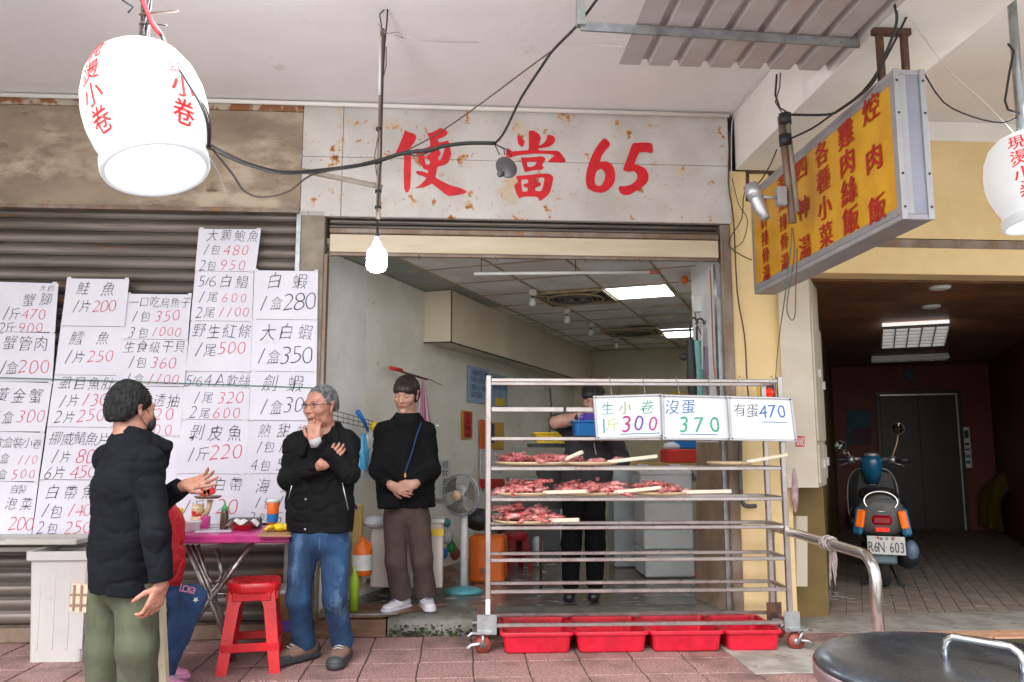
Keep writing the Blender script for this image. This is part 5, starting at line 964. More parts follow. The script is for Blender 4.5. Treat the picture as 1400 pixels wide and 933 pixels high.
single('black_box', MB().box((at(336, 706, -.30).x, -.30, tz + .03), (.19, .10, .06), bev=.008), m['scgrey'], 'flat dark grey box at the back of the pink table', 'box')
cx = at(332, 714, -.45).x; rb = single('red_basket', MB().lathe([(.045, 0), (.05, .002), (.075, .035), (.078, .036), (.07, .032), (.04, .006), (0, .006)], (cx, -.45, tz), 20), m['redpap'], 'shallow red basket with white tissue in it on the pink table', 'basket')
def tis(u, v): return (cx + (u - .5) * .18, -.45 + (v - .5) * .13, tz + .052 + .016 * math.sin(u * 9) * math.cos(v * 7) - .06 * max(0, abs(u - .5) - .3) * 2)
single('tissue', MB().grid(tis, 14, 10), m['whp'], 'crumpled white tissue lying in the red basket', 'tissue')
c = Vector((at(373, 700, -.42).x, -.42, tz)); cp_ = thing('paper_cup', 'tall orange and blue paper cup on the pink table', 'cup', tuple(c))
part('cup_body', MB().lathe([(0, 0), (.028, 0), (.040, .17), (.038, .172), (.036, .165), (0, .165)], c, 24), m['org'], cp_); part('blue_band', MB().open_lathe([(.0325, .045), (.0365, .095)], c, 24), m['blu'], cp_); part('white_lid', MB().lathe([(.041, .165), (.042, .18), (.036, .185), (0, .186)], c, 24), m['whp'], cp_)
cx = at(382, 722, -.60).x; gv = thing('rubber_gloves', 'pair of yellow rubber gloves lying on the table edge', 'gloves', (cx, -.6, tz))
b = MB(); b.ball((cx, -.58, tz + .028), (.05, .05, .026), 12)
for k in range(5): b.tube([(cx - .03, -.6 - .012 * k + .03, tz + .03), (cx - .055, -.61 - .014 * k + .03, tz + .035), (cx - .075, -.615 - .016 * k + .03, tz + .018)], .011, 7)
part('glove', b, m['yel'], gv); part('cuff', MB().ball((cx + .05, -.58, tz + .03), (.045, .045, .025), 10), m['yel'], gv)
b = MB(); b.slab([on(352, 733, tz + .004), on(398, 733, tz + .004), on(398, 722, tz + .004), on(362, 722, tz + .004)], .004); single('chopping_mat', b, m['card'], 'stained brown mat at the right end of the pink table', 'mat')
c = Vector((at(240, 712, -.35).x, -.35, tz)); yc = single('yellow_jar', MB().lathe([(.03, 0), (.032, .08), (.045, .085), (.045, .12), (.03, .13), (0, .13)], c, 18), m['yel'], 'yellow lidded jar behind the person in red', 'jar')
# white bin
bb_ = on(76, 905, 0); q0, q1 = on(37, 903, 0), on(118, 903, 0); t = thing('plastic_bin', 'tall translucent white plastic bin on the pavement at far left', 'bin', (bb_.x, bb_.y + .16, 0))
wB = (q1.x - q0.x) * .52 + .0; b = MB(); H = .64
def rr(hw, hd, z): return [(sx * hw, sy * hd, z) for sx, sy in ((-1, -1), (1, -1), (1, 1), (-1, 1))]
def rng_(hw, hd, z, r=.03):
    o = []
    for (sx, sy, a0) in ((1, 1, 0), (-1, 1, 90), (-1, -1, 180), (1, -1, 270)):
        for k in range(4): a = R_(a0 + k * 30); o.append((sx * (hw - r) + r * math.cos(a), sy * (hd - r) + r * math.sin(a), z))
    return o
rs = [rng_(wB - .03, .17, 0), rng_(wB - .012, .19, H - .05), rng_(wB + .015, .21, H - .05), rng_(wB + .017, .212, H), rng_(wB - .002, .195, H), rng_(wB - .03, .17, .02)]
b.add([p for r in rs for p in r], [(i * 16 + k, i * 16 + (k + 1) % 16, (i + 1) * 16 + (k + 1) % 16, (i + 1) * 16 + k) for i in range(5) for k in range(16)] + [tuple(range(15, -1, -1))]); part('bin_body', b, m['bin'], t, local=True)
for k in range(4): part('rib', MB().box((-wB + .07 + k * .085, -.180, .3), (.022, .006, .46), mat=Matrix.Rotation(.035, 3, 'X'), bev=.004), m['bin'], t, local=True)
# brown cardboard bucket
c = on(385, 888, 0); bk = thing('paper_bucket', 'brown cardboard bucket with a purple label between stool and man', 'bucket', (c.x - .02, c.y + .12, 0)); part('bucket_body', MB().lathe([(0, 0), (.10, 0), (.13, .34), (.135, .345), (.13, .35), (.12, .33), (0, .33)], (0, 0, 0), 28), m['card'], bk, local=True); part('rim', MB().lathe([(.128, .33), (.140, .34), (.140, .36), (.126, .362)], (0, 0, 0), 28), m['whp'], bk, local=True)
part('label_patch', MB().open_lathe([(.1125, .1), (.1185, .17)], (0, 0, 0), 28), m['purp'], bk, local=True)
# lower plank ramp, metal strip
q = [on(395, 868, .005), on(470, 868, .005)]; b = MB(); b.box((-.715, -.03, .055), (.47, .05, .11)); pr = single('plank_step', b, m['wooddk'], 'wet brown plywood plank step left of the concrete step', 'plank')
pp = thing('plywood_ramp', 'wet brown plywood sheet with a metal strip at the stall entrance', 'board', (-.5, .12, .1)); part('plywood_sheet', plate(MB(), [(-.94, -.02), (-.50, -.02), (-.10, .34), (-.94, .42)], .119, .131), m['wooddk'], pp); part('metal_strip', MB().box((-.66, .02, .1345), (.50, .03, .006)), m['galv'], pp)
b = MB(); b.tube([at(416, 808, -.12), at(440, 770, .0)], .007, 8); single('metal_rod', b, m['steel'], 'thin bright metal rod leaning behind the man in jeans', 'rod')
# ================================================================== PEOPLE (implicit surfaces -> one continuous mesh per body / garment)
import openvdb
LAT = rng.rand(24, 24, 24).astype(np.float32)
def vnoise(P):   # smooth value noise 0..1
    i = np.floor(P).astype(int); f = P - i; f = f * f * (3 - 2 * f); r = 0
    for dx in (0, 1):
        for dy in (0, 1):
            for dz in (0, 1):
                w_ = (f[:, 0] if dx else 1 - f[:, 0]) * (f[:, 1] if dy else 1 - f[:, 1]) * (f[:, 2] if dz else 1 - f[:, 2])
                r = r + w_ * LAT[(i[:, 0] + dx) % 24, (i[:, 1] + dy) % 24, (i[:, 2] + dz) % 24]
    return r
class Sdf:
    def __init__(s, lo, hi, h):
        s.lo = np.array(lo, np.float32); s.h = h; s.n = np.ceil((np.array(hi) - s.lo) / h).astype(int); s.d = np.full(s.n, .06, np.float32); s.R = np.eye(3); s.t = np.zeros(3)
    def frame(s, R=None, t=(0, 0, 0)): s.R = np.eye(3) if R is None else np.array(R, float); s.t = np.array(t, float); return s
    def _blk(s, pts, m_):
        W = [s.R @ np.array(p, float) + s.t for p in pts]; lo = np.min(W, 0) - m_; hi = np.max(W, 0) + m_
        a = np.maximum(0, np.floor((lo - s.lo) / s.h).astype(int)); b = np.minimum(s.n, np.ceil((hi - s.lo) / s.h).astype(int) + 1)
        if (b <= a).any(): return None
        sl = tuple(slice(a[i], b[i]) for i in range(3)); ax = [s.lo[i] + np.arange(a[i], b[i]) * s.h - s.t[i] for i in range(3)]
        X, Y, Z = np.meshgrid(*ax, indexing='ij', sparse=True); R = s.R
        return sl, (R[0, 0] * X + R[1, 0] * Y + R[2, 0] * Z, R[0, 1] * X + R[1, 1] * Y + R[2, 1] * Z, R[0, 2] * X + R[1, 2] * Y + R[2, 2] * Z)
    def _put(s, sl, d, k, mode):
        o = s.d[sl]
        if mode == 's':
            d = -d; hh = np.maximum(k - np.abs(o - d), 0) / k; s.d[sl] = np.maximum(o, d) + hh * hh * k * .25
        elif mode == 'i': s.d[sl] = np.maximum(o, d)
        else:
            hh = np.maximum(k - np.abs(o - d), 0) / k; s.d[sl] = np.minimum(o, d) - hh * hh * k * .25
    def cap(s, a, b, ra, rb=None, k=.02, flat=(1, 1, 1), cut=0, mode='u'):
        rb = ra if rb is None else rb; a = np.array(a, float); b = np.array(b, float); fl = np.array(flat, float)
        r = s._blk([a, b], max(ra, rb) * max(1, fl.max()) + k + 3 * s.h)
        if r is None: return s
        sl, (x, y, z) = r; A = a / fl; B = b / fl; d = B - A; L2 = max(d @ d, 1e-9); px, py, pz = x / fl[0] - A[0], y / fl[1] - A[1], z / fl[2] - A[2]
        t = (px * d[0] + py * d[1] + pz * d[2]) / L2; tc = np.clip(t, 0, 1); q = np.sqrt((px - tc * d[0]) ** 2 + (py - tc * d[1]) ** 2 + (pz - tc * d[2]) ** 2) - (ra + (rb - ra) * tc); q = q * fl.min() if fl.min() < 1 else q
        if cut & 1: q = np.maximum(q, (t - 1) * math.sqrt(L2))
        if cut & 2: q = np.maximum(q, -t * math.sqrt(L2))
        s._put(sl, q, k, mode); return s
    def ell(s, c, r, k=.02, mode='u'):
        c = np.array(c, float); r = np.array(r, float); q = s._blk([c], r.max() + k + 3 * s.h)
        if q is None: return s
        sl, (x, y, z) = q; x, y, z = x - c[0], y - c[1], z - c[2]; k0 = np.sqrt((x / r[0]) ** 2 + (y / r[1]) ** 2 + (z / r[2]) ** 2); k1 = np.sqrt((x / r[0] ** 2) ** 2 + (y / r[1] ** 2) ** 2 + (z / r[2] ** 2) ** 2) + 1e-9
        s._put(sl, k0 * (k0 - 1) / k1, k, mode); return s
    def half(s, p, n_):  # keep the side where (x-p).n < 0
        p = np.array(p, float); n_ = np.array(n_, float); n_ = n_ / np.linalg.norm(n_); ax = [s.lo[i] + np.arange(s.n[i]) * s.h for i in range(3)]; X, Y, Z = np.meshgrid(*ax, indexing='ij', sparse=True)
        s.d = np.maximum(s.d, ((X - p[0]) * n_[0] + (Y - p[1]) * n_[1] + (Z - p[2]) * n_[2]).astype(np.float32)); return s
    def build(s, name, mat, root, fold=0., fs=(9, 9, 14), smooth=1, label=None, fine=0., zr=None):
        g = openvdb.FloatGrid(.06); g.copyFromArray(np.clip(s.d, -.06, .06)); P, T, Q = g.convertToPolygons(isovalue=0., adaptivity=0.)
        P = P.astype(np.float64) * s.h + s.lo; me = bpy.data.meshes.new(name); me.from_pydata(P.tolist(), [], [tuple(q[::-1]) for q in Q.tolist()] + [tuple(t[::-1]) for t in T.tolist()])
        me.update()
        if fold or fine:
            N = np.zeros(len(P) * 3); me.vertices.foreach_get('normal', N); N = N.reshape(-1, 3); w_ = np.array(fs); off = rng.rand(3) * 20; Pw = P + .03 * np.stack([vnoise(P * 7 + off + j * 5) - .5 for j in range(3)], 1)
            r = np.clip(1 - np.abs(2 * vnoise(Pw * w_ + off) - 1) * 2.4, 0, 1) ** 1.4 * 1.5; r2 = np.clip(1 - np.abs(2 * vnoise(Pw[:, [1, 2, 0]] * w_[[1, 2, 0]] * 1.8 + off) - 1) * 2.4, 0, 1) ** 1.4 * 1.5
            amp = fold * (r * .8 + r2 * .3 - .4) + fine * (vnoise(P * 70) - .5)
            if zr is not None: amp = amp * np.clip(.35 + sum(np.exp(-((P[:, 2] - z0) / wd_) ** 2) for z0, wd_ in zr), 0, 1.5)
            P = P + N * amp[:, None]; me.vertices.foreach_set('co', P.ravel()); me.update()
        if root in WM: I = WM[root].inverted(); me.transform(I)
        me.polygons.foreach_set('use_smooth', [True] * len(me.polygons)); me.materials.append(mat)
        o = link(bpy.data.objects.new(name, me), root); WM[o] = WM[root]
        if label: o['label'] = label
        return o
def tufts(root, c, R, s, mat, n, rad, L, seed, keep):
    r = random.Random(seed); b = MB(); Mx = Matrix([list(q) for q in R])
    for k in range(n):
        th = r.uniform(0, 6.283); ph = math.acos(r.uniform(-.35, 1)); d = Vector((math.sin(ph) * math.cos(th), math.sin(ph) * math.sin(th), math.cos(ph)))
        p = Vector((d.x * rad[0], d.y * rad[1] + .022, d.z * rad[2] + .04))
        if not keep(p): continue
        l = L * r.uniform(.6, 1.3); g = (d + Vector((r.uniform(-.5, .5), r.uniform(-.2, .7), r.uniform(-.5, .5)))).normalized(); a = Vector(c) + Mx @ (p * s * .98); e = Vector(c) + Mx @ ((p + d * l * .3 + g * l) * s); mid = Vector(c) + Mx @ ((p + d * l * .45 + g * l * .35) * s)
        b.tube([a, mid, e], [.0032, .0024, .0005], 4, caps=False)
    return part('hair_tufts', b, mat, root, kind='stuff')
def rotm(yaw, pitch=0., roll=0.): return np.array((Matrix.Rotation(yaw, 3, 'Z') @ Matrix.Rotation(pitch, 3, 'X') @ Matrix.Rotation(roll, 3, 'Y')))
def hand(S, wr, dirv, back, side, curls=(.3, .5, .4), thumb=0., spread=.06, s=1., fing=None):
    z = np.array(dirv, float); z /= np.linalg.norm(z); y = np.array(back, float); y -= z * (y @ z); y /= np.linalg.norm(y); x = np.cross(y, z) * side
    S.frame(np.stack([x, y, z], 1), wr); xi = (.031, .0105, -.0105, -.030); bz = (.088, .092, .086, .077); sc_ = (.95, 1.05, .98, .8)
    for i in range(4): S.cap((xi[i] * .62 * s, 0, .0), (xi[i] * s, 0, bz[i] * s), .0155 * s, .0125 * s, .012, (1, .85, 1))
    for i in range(4):
        p = np.array([xi[i], 0, bz[i]]) * s; th = 0.; c = fing[i] if fing else curls
        for j, (L, r0, r1) in enumerate(((.044, .0098, .0086), (.027, .0086, .0078), (.021, .0078, .0064))):
            th += c[j]; d = np.array([math.sin(spread * (1.5 - i)), -math.sin(th), math.cos(th)]); e = p + d * L * sc_[i] * s; S.cap(p, e, r0 * s, r1 * s, .004 if j else .006); p = e
    p = np.array([.02, -.004, .018]) * s; S.cap((.012 * s, -.004, .0), p, .017 * s, .016 * s, .01)
    for (d, L, r0, r1) in (((.72, -.3 - thumb, .62), .046, .0145, .0115), ((.42, -.35 - thumb, .85), .034, .0115, .0098), ((.30, -.4 - thumb, .85), .026, .0098, .0075)):
        d = np.array(d) / np.linalg.norm(d); e = p + d * L * s; S.cap(p, e, r0 * s, r1 * s, .006); p = e
    S.frame()
def head(S, c, R, s=1., fem=False):
    S.frame(R * s if False else R, c); E = lambda c_, r, k=.02, mode='u': S.ell([v * s for v in c_], [v * s for v in r], k * s, mode)
    C = lambda a, b, ra, rb, k=.02, mode='u', flat=(1, 1, 1): S.cap([v * s for v in a], [v * s for v in b], ra * s, rb * s, k * s, flat, 0, mode)
    jw = .050 if fem else .056
    E((0, .018, .036), (.075, .092, .084)); E((0, -.018, -.04), (jw, .066, .066), .03); E((0, -.032, .0), (.062, .060, .088), .02); E((0, -.072, -.096), (.022, .018, .016), .025)
    for x in (-1, 1): E((x * .040, -.058, -.018), (.024, .026, .026), .02); E((x * .045, -.01, -.075), (.016, .03, .022), .03)
    C((-.032, -.083, .026), (.032, -.083, .026), .010, .010, .02)
    for x in (-1, 1): E((x * .031, -.096, .010), (.016, .013, .012), .012, 's'); E((x * .031, -.078, .010), (.014, .012, .0105), .006)
    C((0, -.086, .014), (0, -.104, -.020), .0065, .0105, .012); E((0, -.106, -.024), (.0115, .011, .010), .008)
    for x in (-1, 1): E((x * .0125, -.097, -.027), (.0085, .009, .0075), .006)
    E((0, -.086, -.052), (.026, .014, .014), .012); C((-.019, -.0955, -.0535), (.019, -.0955, -.0535), .0022, .0022, .006, 's')
    for x in (-1, 1): C((x * .0755, .002, -.028), (x * .082, .012, .022), .009, .013, .008, flat=(.55, 1, 1)); E((x * .086, .006, .004), (.006, .008, .014), .006, 's')
    S.frame()
def facebits(root, c, R, s, hm, eyes=True, lips=True, smile=False, brows=True, closed=False):
    Mx = Matrix([list(r) for r in R]); T = lambda v: Vector(c) + Mx @ (Vector(v) * s)
    if eyes:
        for x in (-1, 1):
            if closed: part('eye', MB().tube([T((x * .031 - .014, -.0865, .006)), T((x * .031, -.0905, .0035)), T((x * .031 + .014, -.0855, .006))], .0016 * s, 6), m['eyed'], root)
            else:
                e_ = part('eye', MB().ball(T((x * .031, -.0835, .0105)), (.0115 * s, .006 * s, .0042 * s), 12, Mx), m['eyew'], root); part('iris', MB().ball(T((x * .031, -.088, .0105)), (.0048 * s, .0026 * s, .0042 * s), 10, Mx), m['eyed'], e_)
                part('eyelid', MB().tube([T((x * .031 - .0125, -.087, .011)), T((x * .031, -.0905, .0160)), T((x * .031 + .0125, -.0855, .011))], .0017 * s, 6), m['eyed'], root)
    if brows:
        for x in (-1, 1): part('eyebrow', MB().tube([T((x * .016, -.0935, .029)), T((x * .030, -.0925, .0335)), T((x * .046, -.0815, .028))], [.0022 * s, .003 * s, .0012 * s], 6), hm, root)
    if lips:
        w_ = .023 if smile else .019; up = .004 if smile else 0
        part('lip', MB().tube([T((-w_, -.089, -.0515 + up)), T((-.009, -.0985, -.0495)), T((0, -.100, -.051)), T((.009, -.0985, -.0495)), T((w_, -.089, -.0515 + up))], [.001 * s, .0032 * s, .003 * s, .0032 * s, .001 * s], 6), m['lips'], root)
        part('lip', MB().tube([T((-w_, -.089, -.0540 + up)), T((-.008, -.0975, -.0595)), T((0, -.099, -.0605)), T((.008, -.0975, -.0595)), T((w_, -.089, -.0540 + up))], [.001 * s, .0035 * s, .0042 * s, .0035 * s, .001 * s], 6), m['lips'], root)
        if smile: part('teeth', MB().tube([T((-.015, -.0955, -.0535)), T((0, -.0995, -.0550)), T((.015, -.0955, -.0535))], .0024 * s, 6), m['teeth'], root)
def shoe(root, ank, yaw, mat, sole, s=1., toe=None, stripe=None, pitch=0.):
    R = rotm(yaw, pitch); a = np.array([ank[0], ank[1], ank[2]]); S = Sdf(a - .26, a + .22, .005); S.frame(R, a - R @ np.array([0, 0, .085])); C = lambda p, q, r0, r1, k=.03, f=(1, 1, 1), md='u': S.cap([v * s for v in p], [v * s for v in q], r0 * s, r1 * s, k, f, 0, md)
    C((0, .045, .045), (0, -.05, .05), .037, .037); C((0, -.05, .045), (0, -.155, .032), .038, .036, .03, (1.15, 1, .75)); C((0, .01, .05), (0, .0, .095), .04, .038); S.frame(R, a - R @ np.array([0, 0, .085])); 
    dn = R @ np.array([0, 0, -1.]); S.half(a + dn * (.085 - .014 * s), dn); u = S.build('shoe', mat, root)
    S = Sdf(a - .26, a + .22, .005); S.frame(R, a - R @ np.array([0, 0, .085])); C((0, .05, .018), (0, -.16, .016), .044, .046, .02, (1, 1, 1)); S.half(a + dn * .085, dn); S.half(a + dn * (.085 - .026 * s), -dn); S.build('sole', sole, u)
    if toe:
        S = Sdf(a - .26, a + .22, .005); S.frame(R, a - R @ np.array([0, 0, .085])); C((0, -.12, .030), (0, -.165, .028), .041, .038, .03, (1.15, 1, .75)); C((0, .06, .035), (0, .06, .04), .036, .036); S.half(a + dn * (.085 - .016 * s), dn); S.build('toe_cap', toe, u)
    Mx = Matrix([list(r) for r in R]); T = lambda v: Vector(a) + Mx @ (Vector(v) * s + Vector((0, 0, -.085)))
    for k in range(4): part('lace', MB().tube([T((-.022, -.035 - k * .022, .090 - k * .006)), T((0, -.04 - k * .022, .099 - k * .006)), T((.022, -.035 - k * .022, .090 - k * .006))], .0035, 5), stripe or m['greycuff'], u)
    if stripe:
        for sx in (-1, 1):
            for k in range(2): part('stripe', MB().tube([T((sx * .040, -.03 - k * .03, .025)), T((sx * .036, -.055 - k * .03, .062))], .0035, 5), stripe, u)
    return u
def person(label, J, Y0, zf, mats, head_s=1.06, fem=False, torso=None, flat=.62, tyaw=0., hz=.0045, hands=(), hem=None, collar=None, pants=None, jr=(.060, .053, .043), hyaw=0., hpitch=0., hroll=0., skin=None, fold=.006, slim=1.):
    """J: joints as world Vectors"""
    skin = skin or m['skin']; root = thing('person', label, 'person', (J['pelvis'].x, J['pelvis'].y, zf)); V_ = list(J.values()); lo = np.min([np.array(v) for v in V_], 0) - .24; hi = np.max([np.array(v) for v in V_], 0) + .24
    lo[2] = max(lo[2], zf - .02); R = rotm(hyaw, hpitch, hroll); RT = rotm(tyaw); A = {k: np.array(v) for k, v in J.items()}
    S = Sdf(lo, hi, hz); head(S, A['head'], R, head_s, fem)
    hb = A['head'] + R @ np.array([0, .03, -.07]) * head_s; S.cap(hb, A['neck'], .050 * head_s * (.88 if fem else 1), .055 * slim, .03); S.frame(RT, (0, 0, 0)); iT = RT.T
    S.cap(iT @ (A['neck'] + [0, 0, -.08]), iT @ (A['pelvis'] + [0, 0, .18]), .14 * slim, .13 * slim, .05, (1, .7, 1)); S.ell(iT @ (A['pelvis'] + [0, 0, .07]), (.14 * slim, .10 * slim, .10), .04); S.frame()
    for s_ in 'LR':
        S.cap(A['sh' + s_], A['el' + s_], .045 * slim, .038 * slim, .03); S.cap(A['el' + s_], A['wr' + s_], .038 * slim, .026, .02)
        S.cap(A['neck'] + [0, 0, -.06], A['sh' + s_] + [0, 0, -.02], .042, .042, .04); S.cap(A['hip' + s_], A['kn' + s_], .075 * slim, .05 * slim, .03); S.cap(A['kn' + s_], A['an' + s_], .048 * slim, .036, .03)
        S.cap(A['an' + s_], A['an' + s_] + [0, 0, -.03], .036, .03, .02)
    for (s_, dirv, back, kw) in hands: hand(S, A['wr' + s_], dirv, back, (1 if s_ == 'L' else -1), s=1.0 if not fem else .9, **kw)
    S.build('body', skin, root)
    # jacket
    S = Sdf(lo, hi, .006); S.frame(RT); T_ = [(iT @ np.array(c), r) for c, r in torso]
    for (a, ra), (b, rb) in zip(T_, T_[1:]): S.cap(a, b, ra, rb, .05, (1, flat, 1))
    S.frame()
    if hem is not None: S.half(hem[0], hem[1])
    for s_ in 'LR':
        S.cap(A['neck'] + [0, 0, -.06], A['sh' + s_], .08, jr[0], .06); S.cap(A['sh' + s_], A['el' + s_], jr[0], jr[1], .04); S.cap(A['el' + s_], A['wr' + s_] + (A['el' + s_] - A['wr' + s_]) * .10, jr[1], jr[2], .035, cut=1)
    if collar: collar(S, A, R)
    jk = S.build(mats.get('jname', 'jacket'), mats['jacket'], root, fold=fold, fs=(9, 9, 13), label=mats.get('jlabel'))
    S = Sdf(lo, hi, .006); p = pants
    for s_ in 'LR': S.cap(A['hip' + s_], A['kn' + s_], p[1], p[2], .018); S.cap(A['kn' + s_], A['an' + s_], p[2], p[3], .03, cut=1)
    S.frame(RT); S.ell(iT @ (A['pelvis'] + [0, 0, .045]), (p[0], p[0] * .70, .12), .055); S.frame()
    tr_ = S.build('trousers', mats['pants'], root, fold=fold * .55, fs=(12, 12, 4.0))
    return root, A, R, RT
def hairmesh(root, c, R, s, mat, cuts, ells, fine=.006, fs=None):
    c = np.array(c); S = Sdf(c - .19 * s, c + .19 * s, .004); S.frame(R, c)
    for (a, r, k, md) in ells: S.ell([v * s for v in a], [v * s for v in r], k, md)
    S.frame()
    for (p, n_) in cuts: S.half(c + R @ (np.array(p) * s), R @ np.array(n_))
    return S.build('hair', mat, root, fine=fine, fold=.0008, fs=(55, 55, 12))
# ---- man in jeans with glasses
Y0 = -.74; Q = lambda x, y, dy=0.: at(x, y, Y0 + dy)
J = dict(head=Q(438, 557, -.05), neck=Q(446, 598), pelvis=Q(437, 742), shL=Q(476, 606), shR=Q(404, 608), elL=Q(478, 648, -.13), elR=Q(394, 655, -.04), wrL=Q(430, 603, -.235), wrR=Q(440, 636, -.20),
         hipL=Q(458, 752), hipR=Q(415, 752), knL=Q(458, 818, -.03), knR=Q(408, 818, -.02), anL=Q(465, 884, .02), anR=Q(411, 884, .03))
for k in ('anL', 'anR'): J[k].z = .095
J['anL'].y = -.62; J['anR'].y = -.60
def col2(S, A, R):
    n = A['neck']; S.cap(n + [0, .02, -.03], n + [0, .015, .09], .094, .084, .03, cut=1); S.cap(n + [-.01, -.02, .0], n + [-.03, -.05, .16], .060, .092, .012, mode='s'); S.ell(n + [-.05, -.11, .045], (.045, .06, .085), .012, 's')
    S.cap(n + [-.085, -.06, .045], n + [-.115, -.115, -.09], .016, .030, .010); S.cap(n + [.055, -.075, .05], n + [.085, -.125, -.075], .016, .030, .010); S.cap(n + [.0, .05, -.02], n + [.0, .06, .0], .09, .07, .04)
man2, A, R, RT = person('older man in a black jacket and blue jeans with glasses, hand on his chin', J, Y0, 0, dict(jacket=m['jblack'], pants=m['denim'], pz=[(.42, .1), (.14, .08), (.72, .06)]), head_s=1.05, torso=[(Q(438, 742), .197), (Q(437, 690), .190), (Q(440, 635), .192), (Q(442, 612), .150)],
    flat=.62, tyaw=R_(-12), hyaw=R_(-32), hpitch=R_(3), hroll=R_(0), hem=(Q(438, 727), (0, 0, -1)), collar=col2, pants=(.172, .088, .071, .068),
    hands=[('L', (-.12, .22, .97), (-.25, -.95, .1), dict(curls=(.75, 1.0, .6), thumb=-.1, spread=.03)), ('R', (.72, -.10, .68), (.1, -.9, -.3), dict(curls=(.35, .6, .4), thumb=.3, spread=.02))], fold=.007)
hd = A['head']; facebits(man2, hd, R, 1.05, m['hgrey'], smile=True)
hairmesh(man2, hd, R, 1.05, m['hgrey'], [((0, -.02, .020), (0, -.60, -.95)), ((0, 0, -.040), (0, .25, -1))], [((0, .022, .040), (.0805, .094, .0890), .02, 'u'), ((0, .045, .0), (.0755, .070, .08), .02, 'u'), ((0, -.10, -.03), (.085, .075, .095), .015, 's'), ((.09, -.01, -.02), (.03, .035, .04), .01, 's'), ((-.09, -.01, -.02), (.03, .035, .04), .01, 's')])
tufts(man2, hd, R, 1.05, m['hgrey'], 1000, (.078, .092, .087), .004, 4, lambda p: p.z > .04 + .65 * max(0, -p.y) or (p.y > .05 and p.z > -.02))
Mx = Matrix([list(r) for r in R]); T = lambda v: Vector(hd) + Mx @ (Vector(v) * 1.05)
gl = thing('eyeglasses', 'thin dark framed glasses worn by the man in jeans', 'glasses', tuple(hd))
for x in (-1, 1):
    part('lens_frame', MB().tube([T((x * .032 + .021 * math.cos(a), -.103 + .004 * abs(math.cos(a)) + .005, .010 + .013 * math.sin(a))) for a in [i * math.pi / 8 for i in range(16)]], .0016, 5, closed=True), m['blk'], gl)
    part('temple', MB().tube([T((x * .053, -.094, .015)), T((x * .076, -.06, .016)), T((x * .082, .0, .012))], .002, 5), m['blk'], gl)
part('bridge', MB().tube([T((-.011, -.098, .012)), T((0, -.101, .014)), T((.011, -.098, .012))], .0016, 5), m['blk'], gl)
S = Sdf(A['neck'] - .15, A['neck'] + .17, .005); n = A['neck']; S.cap(n + [-.01, -.01, -.02], n + [-.015, -.015, .035], .064, .060, .02, cut=1); S.cap(n + [-.01, -.01, .0], n + [-.015, -.02, .1], .05, .055, .01, mode='s'); S.build('inner_collar', m['navyt'], man2)
part('zip', MB().tube([Q(468, 660, -.155), Q(476, 697, -.155)], .003, 5), m['alu'], man2); part('zip', MB().tube([Q(399, 664, -.15), Q(394, 682, -.13)], .003, 5), m['alu'], man2)
for (x, y) in ((418, 683), (417, 724)): part('snap_button', MB().ball(Q(x, y, -.148), .007, 8), m['alu'], man2)
part('cuff', MB().tube([Q(433, 609, -.225), Q(430, 599, -.24)], [.036, .033], 14), m['greycuff'], man2)
shoe(man2, J['anL'], R_(-4), m['suede'], m['shoed'], 1.17, toe=m['shoed']); shoe(man2, J['anR'], R_(-42), m['suede'], m['shoed'], 1.17, toe=m['shoed'])
def seam(root, pts, mat, r=.0016): return part('seam', MB().tube(pts, r, 5), mat, root)
m['seamb'] = M('jacket_seam', (.009, .0095, .012), .7); m['seamj'] = M('jeans_stitching', (.16, .17, .18), .7); m['seamo'] = M('olive_seam', (.06, .07, .04), .8)
def snap(o, pts, off=.0015):   # lay a line of points onto a garment's surface
    out = []; I = WM[o].inverted(); c = Vector((0, -CD, CH))
    for p in pts:
        ok, loc, nrm, _ = o.ray_cast(I @ c, (I.to_3x3() @ (Vector(p) - c)).normalized())
        if ok:
            q = WM[o] @ loc + (WM[o].to_3x3() @ nrm) * off
            if out and (q - out[-1]).length > .05: break
            out.append(q)
    return out if len(out) > 1 else [Vector((0, 5, -1)), Vector((0, 5.01, -1))]
def child(root, nm): return [c for c in root.children if c.name.split('.')[0] == nm][0]
def line(a, b_, n=14): return [a.lerp(b_, i / n) for i in range(n + 1)]
jk = child(man2, 'jacket'); tr = child(man2, 'trousers')
for a, b_ in ((Q(415, 640, -.3), Q(417, 726, -.3)), (Q(421, 640, -.3), Q(422, 726, -.3)), (Q(392, 722, -.3), Q(484, 722, -.3)), (Q(470, 612, -.3), Q(490, 622, -.1))): seam(man2, snap(jk, line(a, b_)), m['seamb'])
for a, b_ in ((Q(437, 735, -.3), Q(437, 752, -.3)), (Q(462, 736, -.3), Q(484, 752, -.2)), (Q(412, 736, -.3), Q(392, 752, -.2)), (Q(441, 878, -.3), Q(484, 878, -.3)), (Q(388, 878, -.3), Q(430, 878, -.3))): seam(man2, snap(tr, line(a, b_)), m['seamj'], .002)
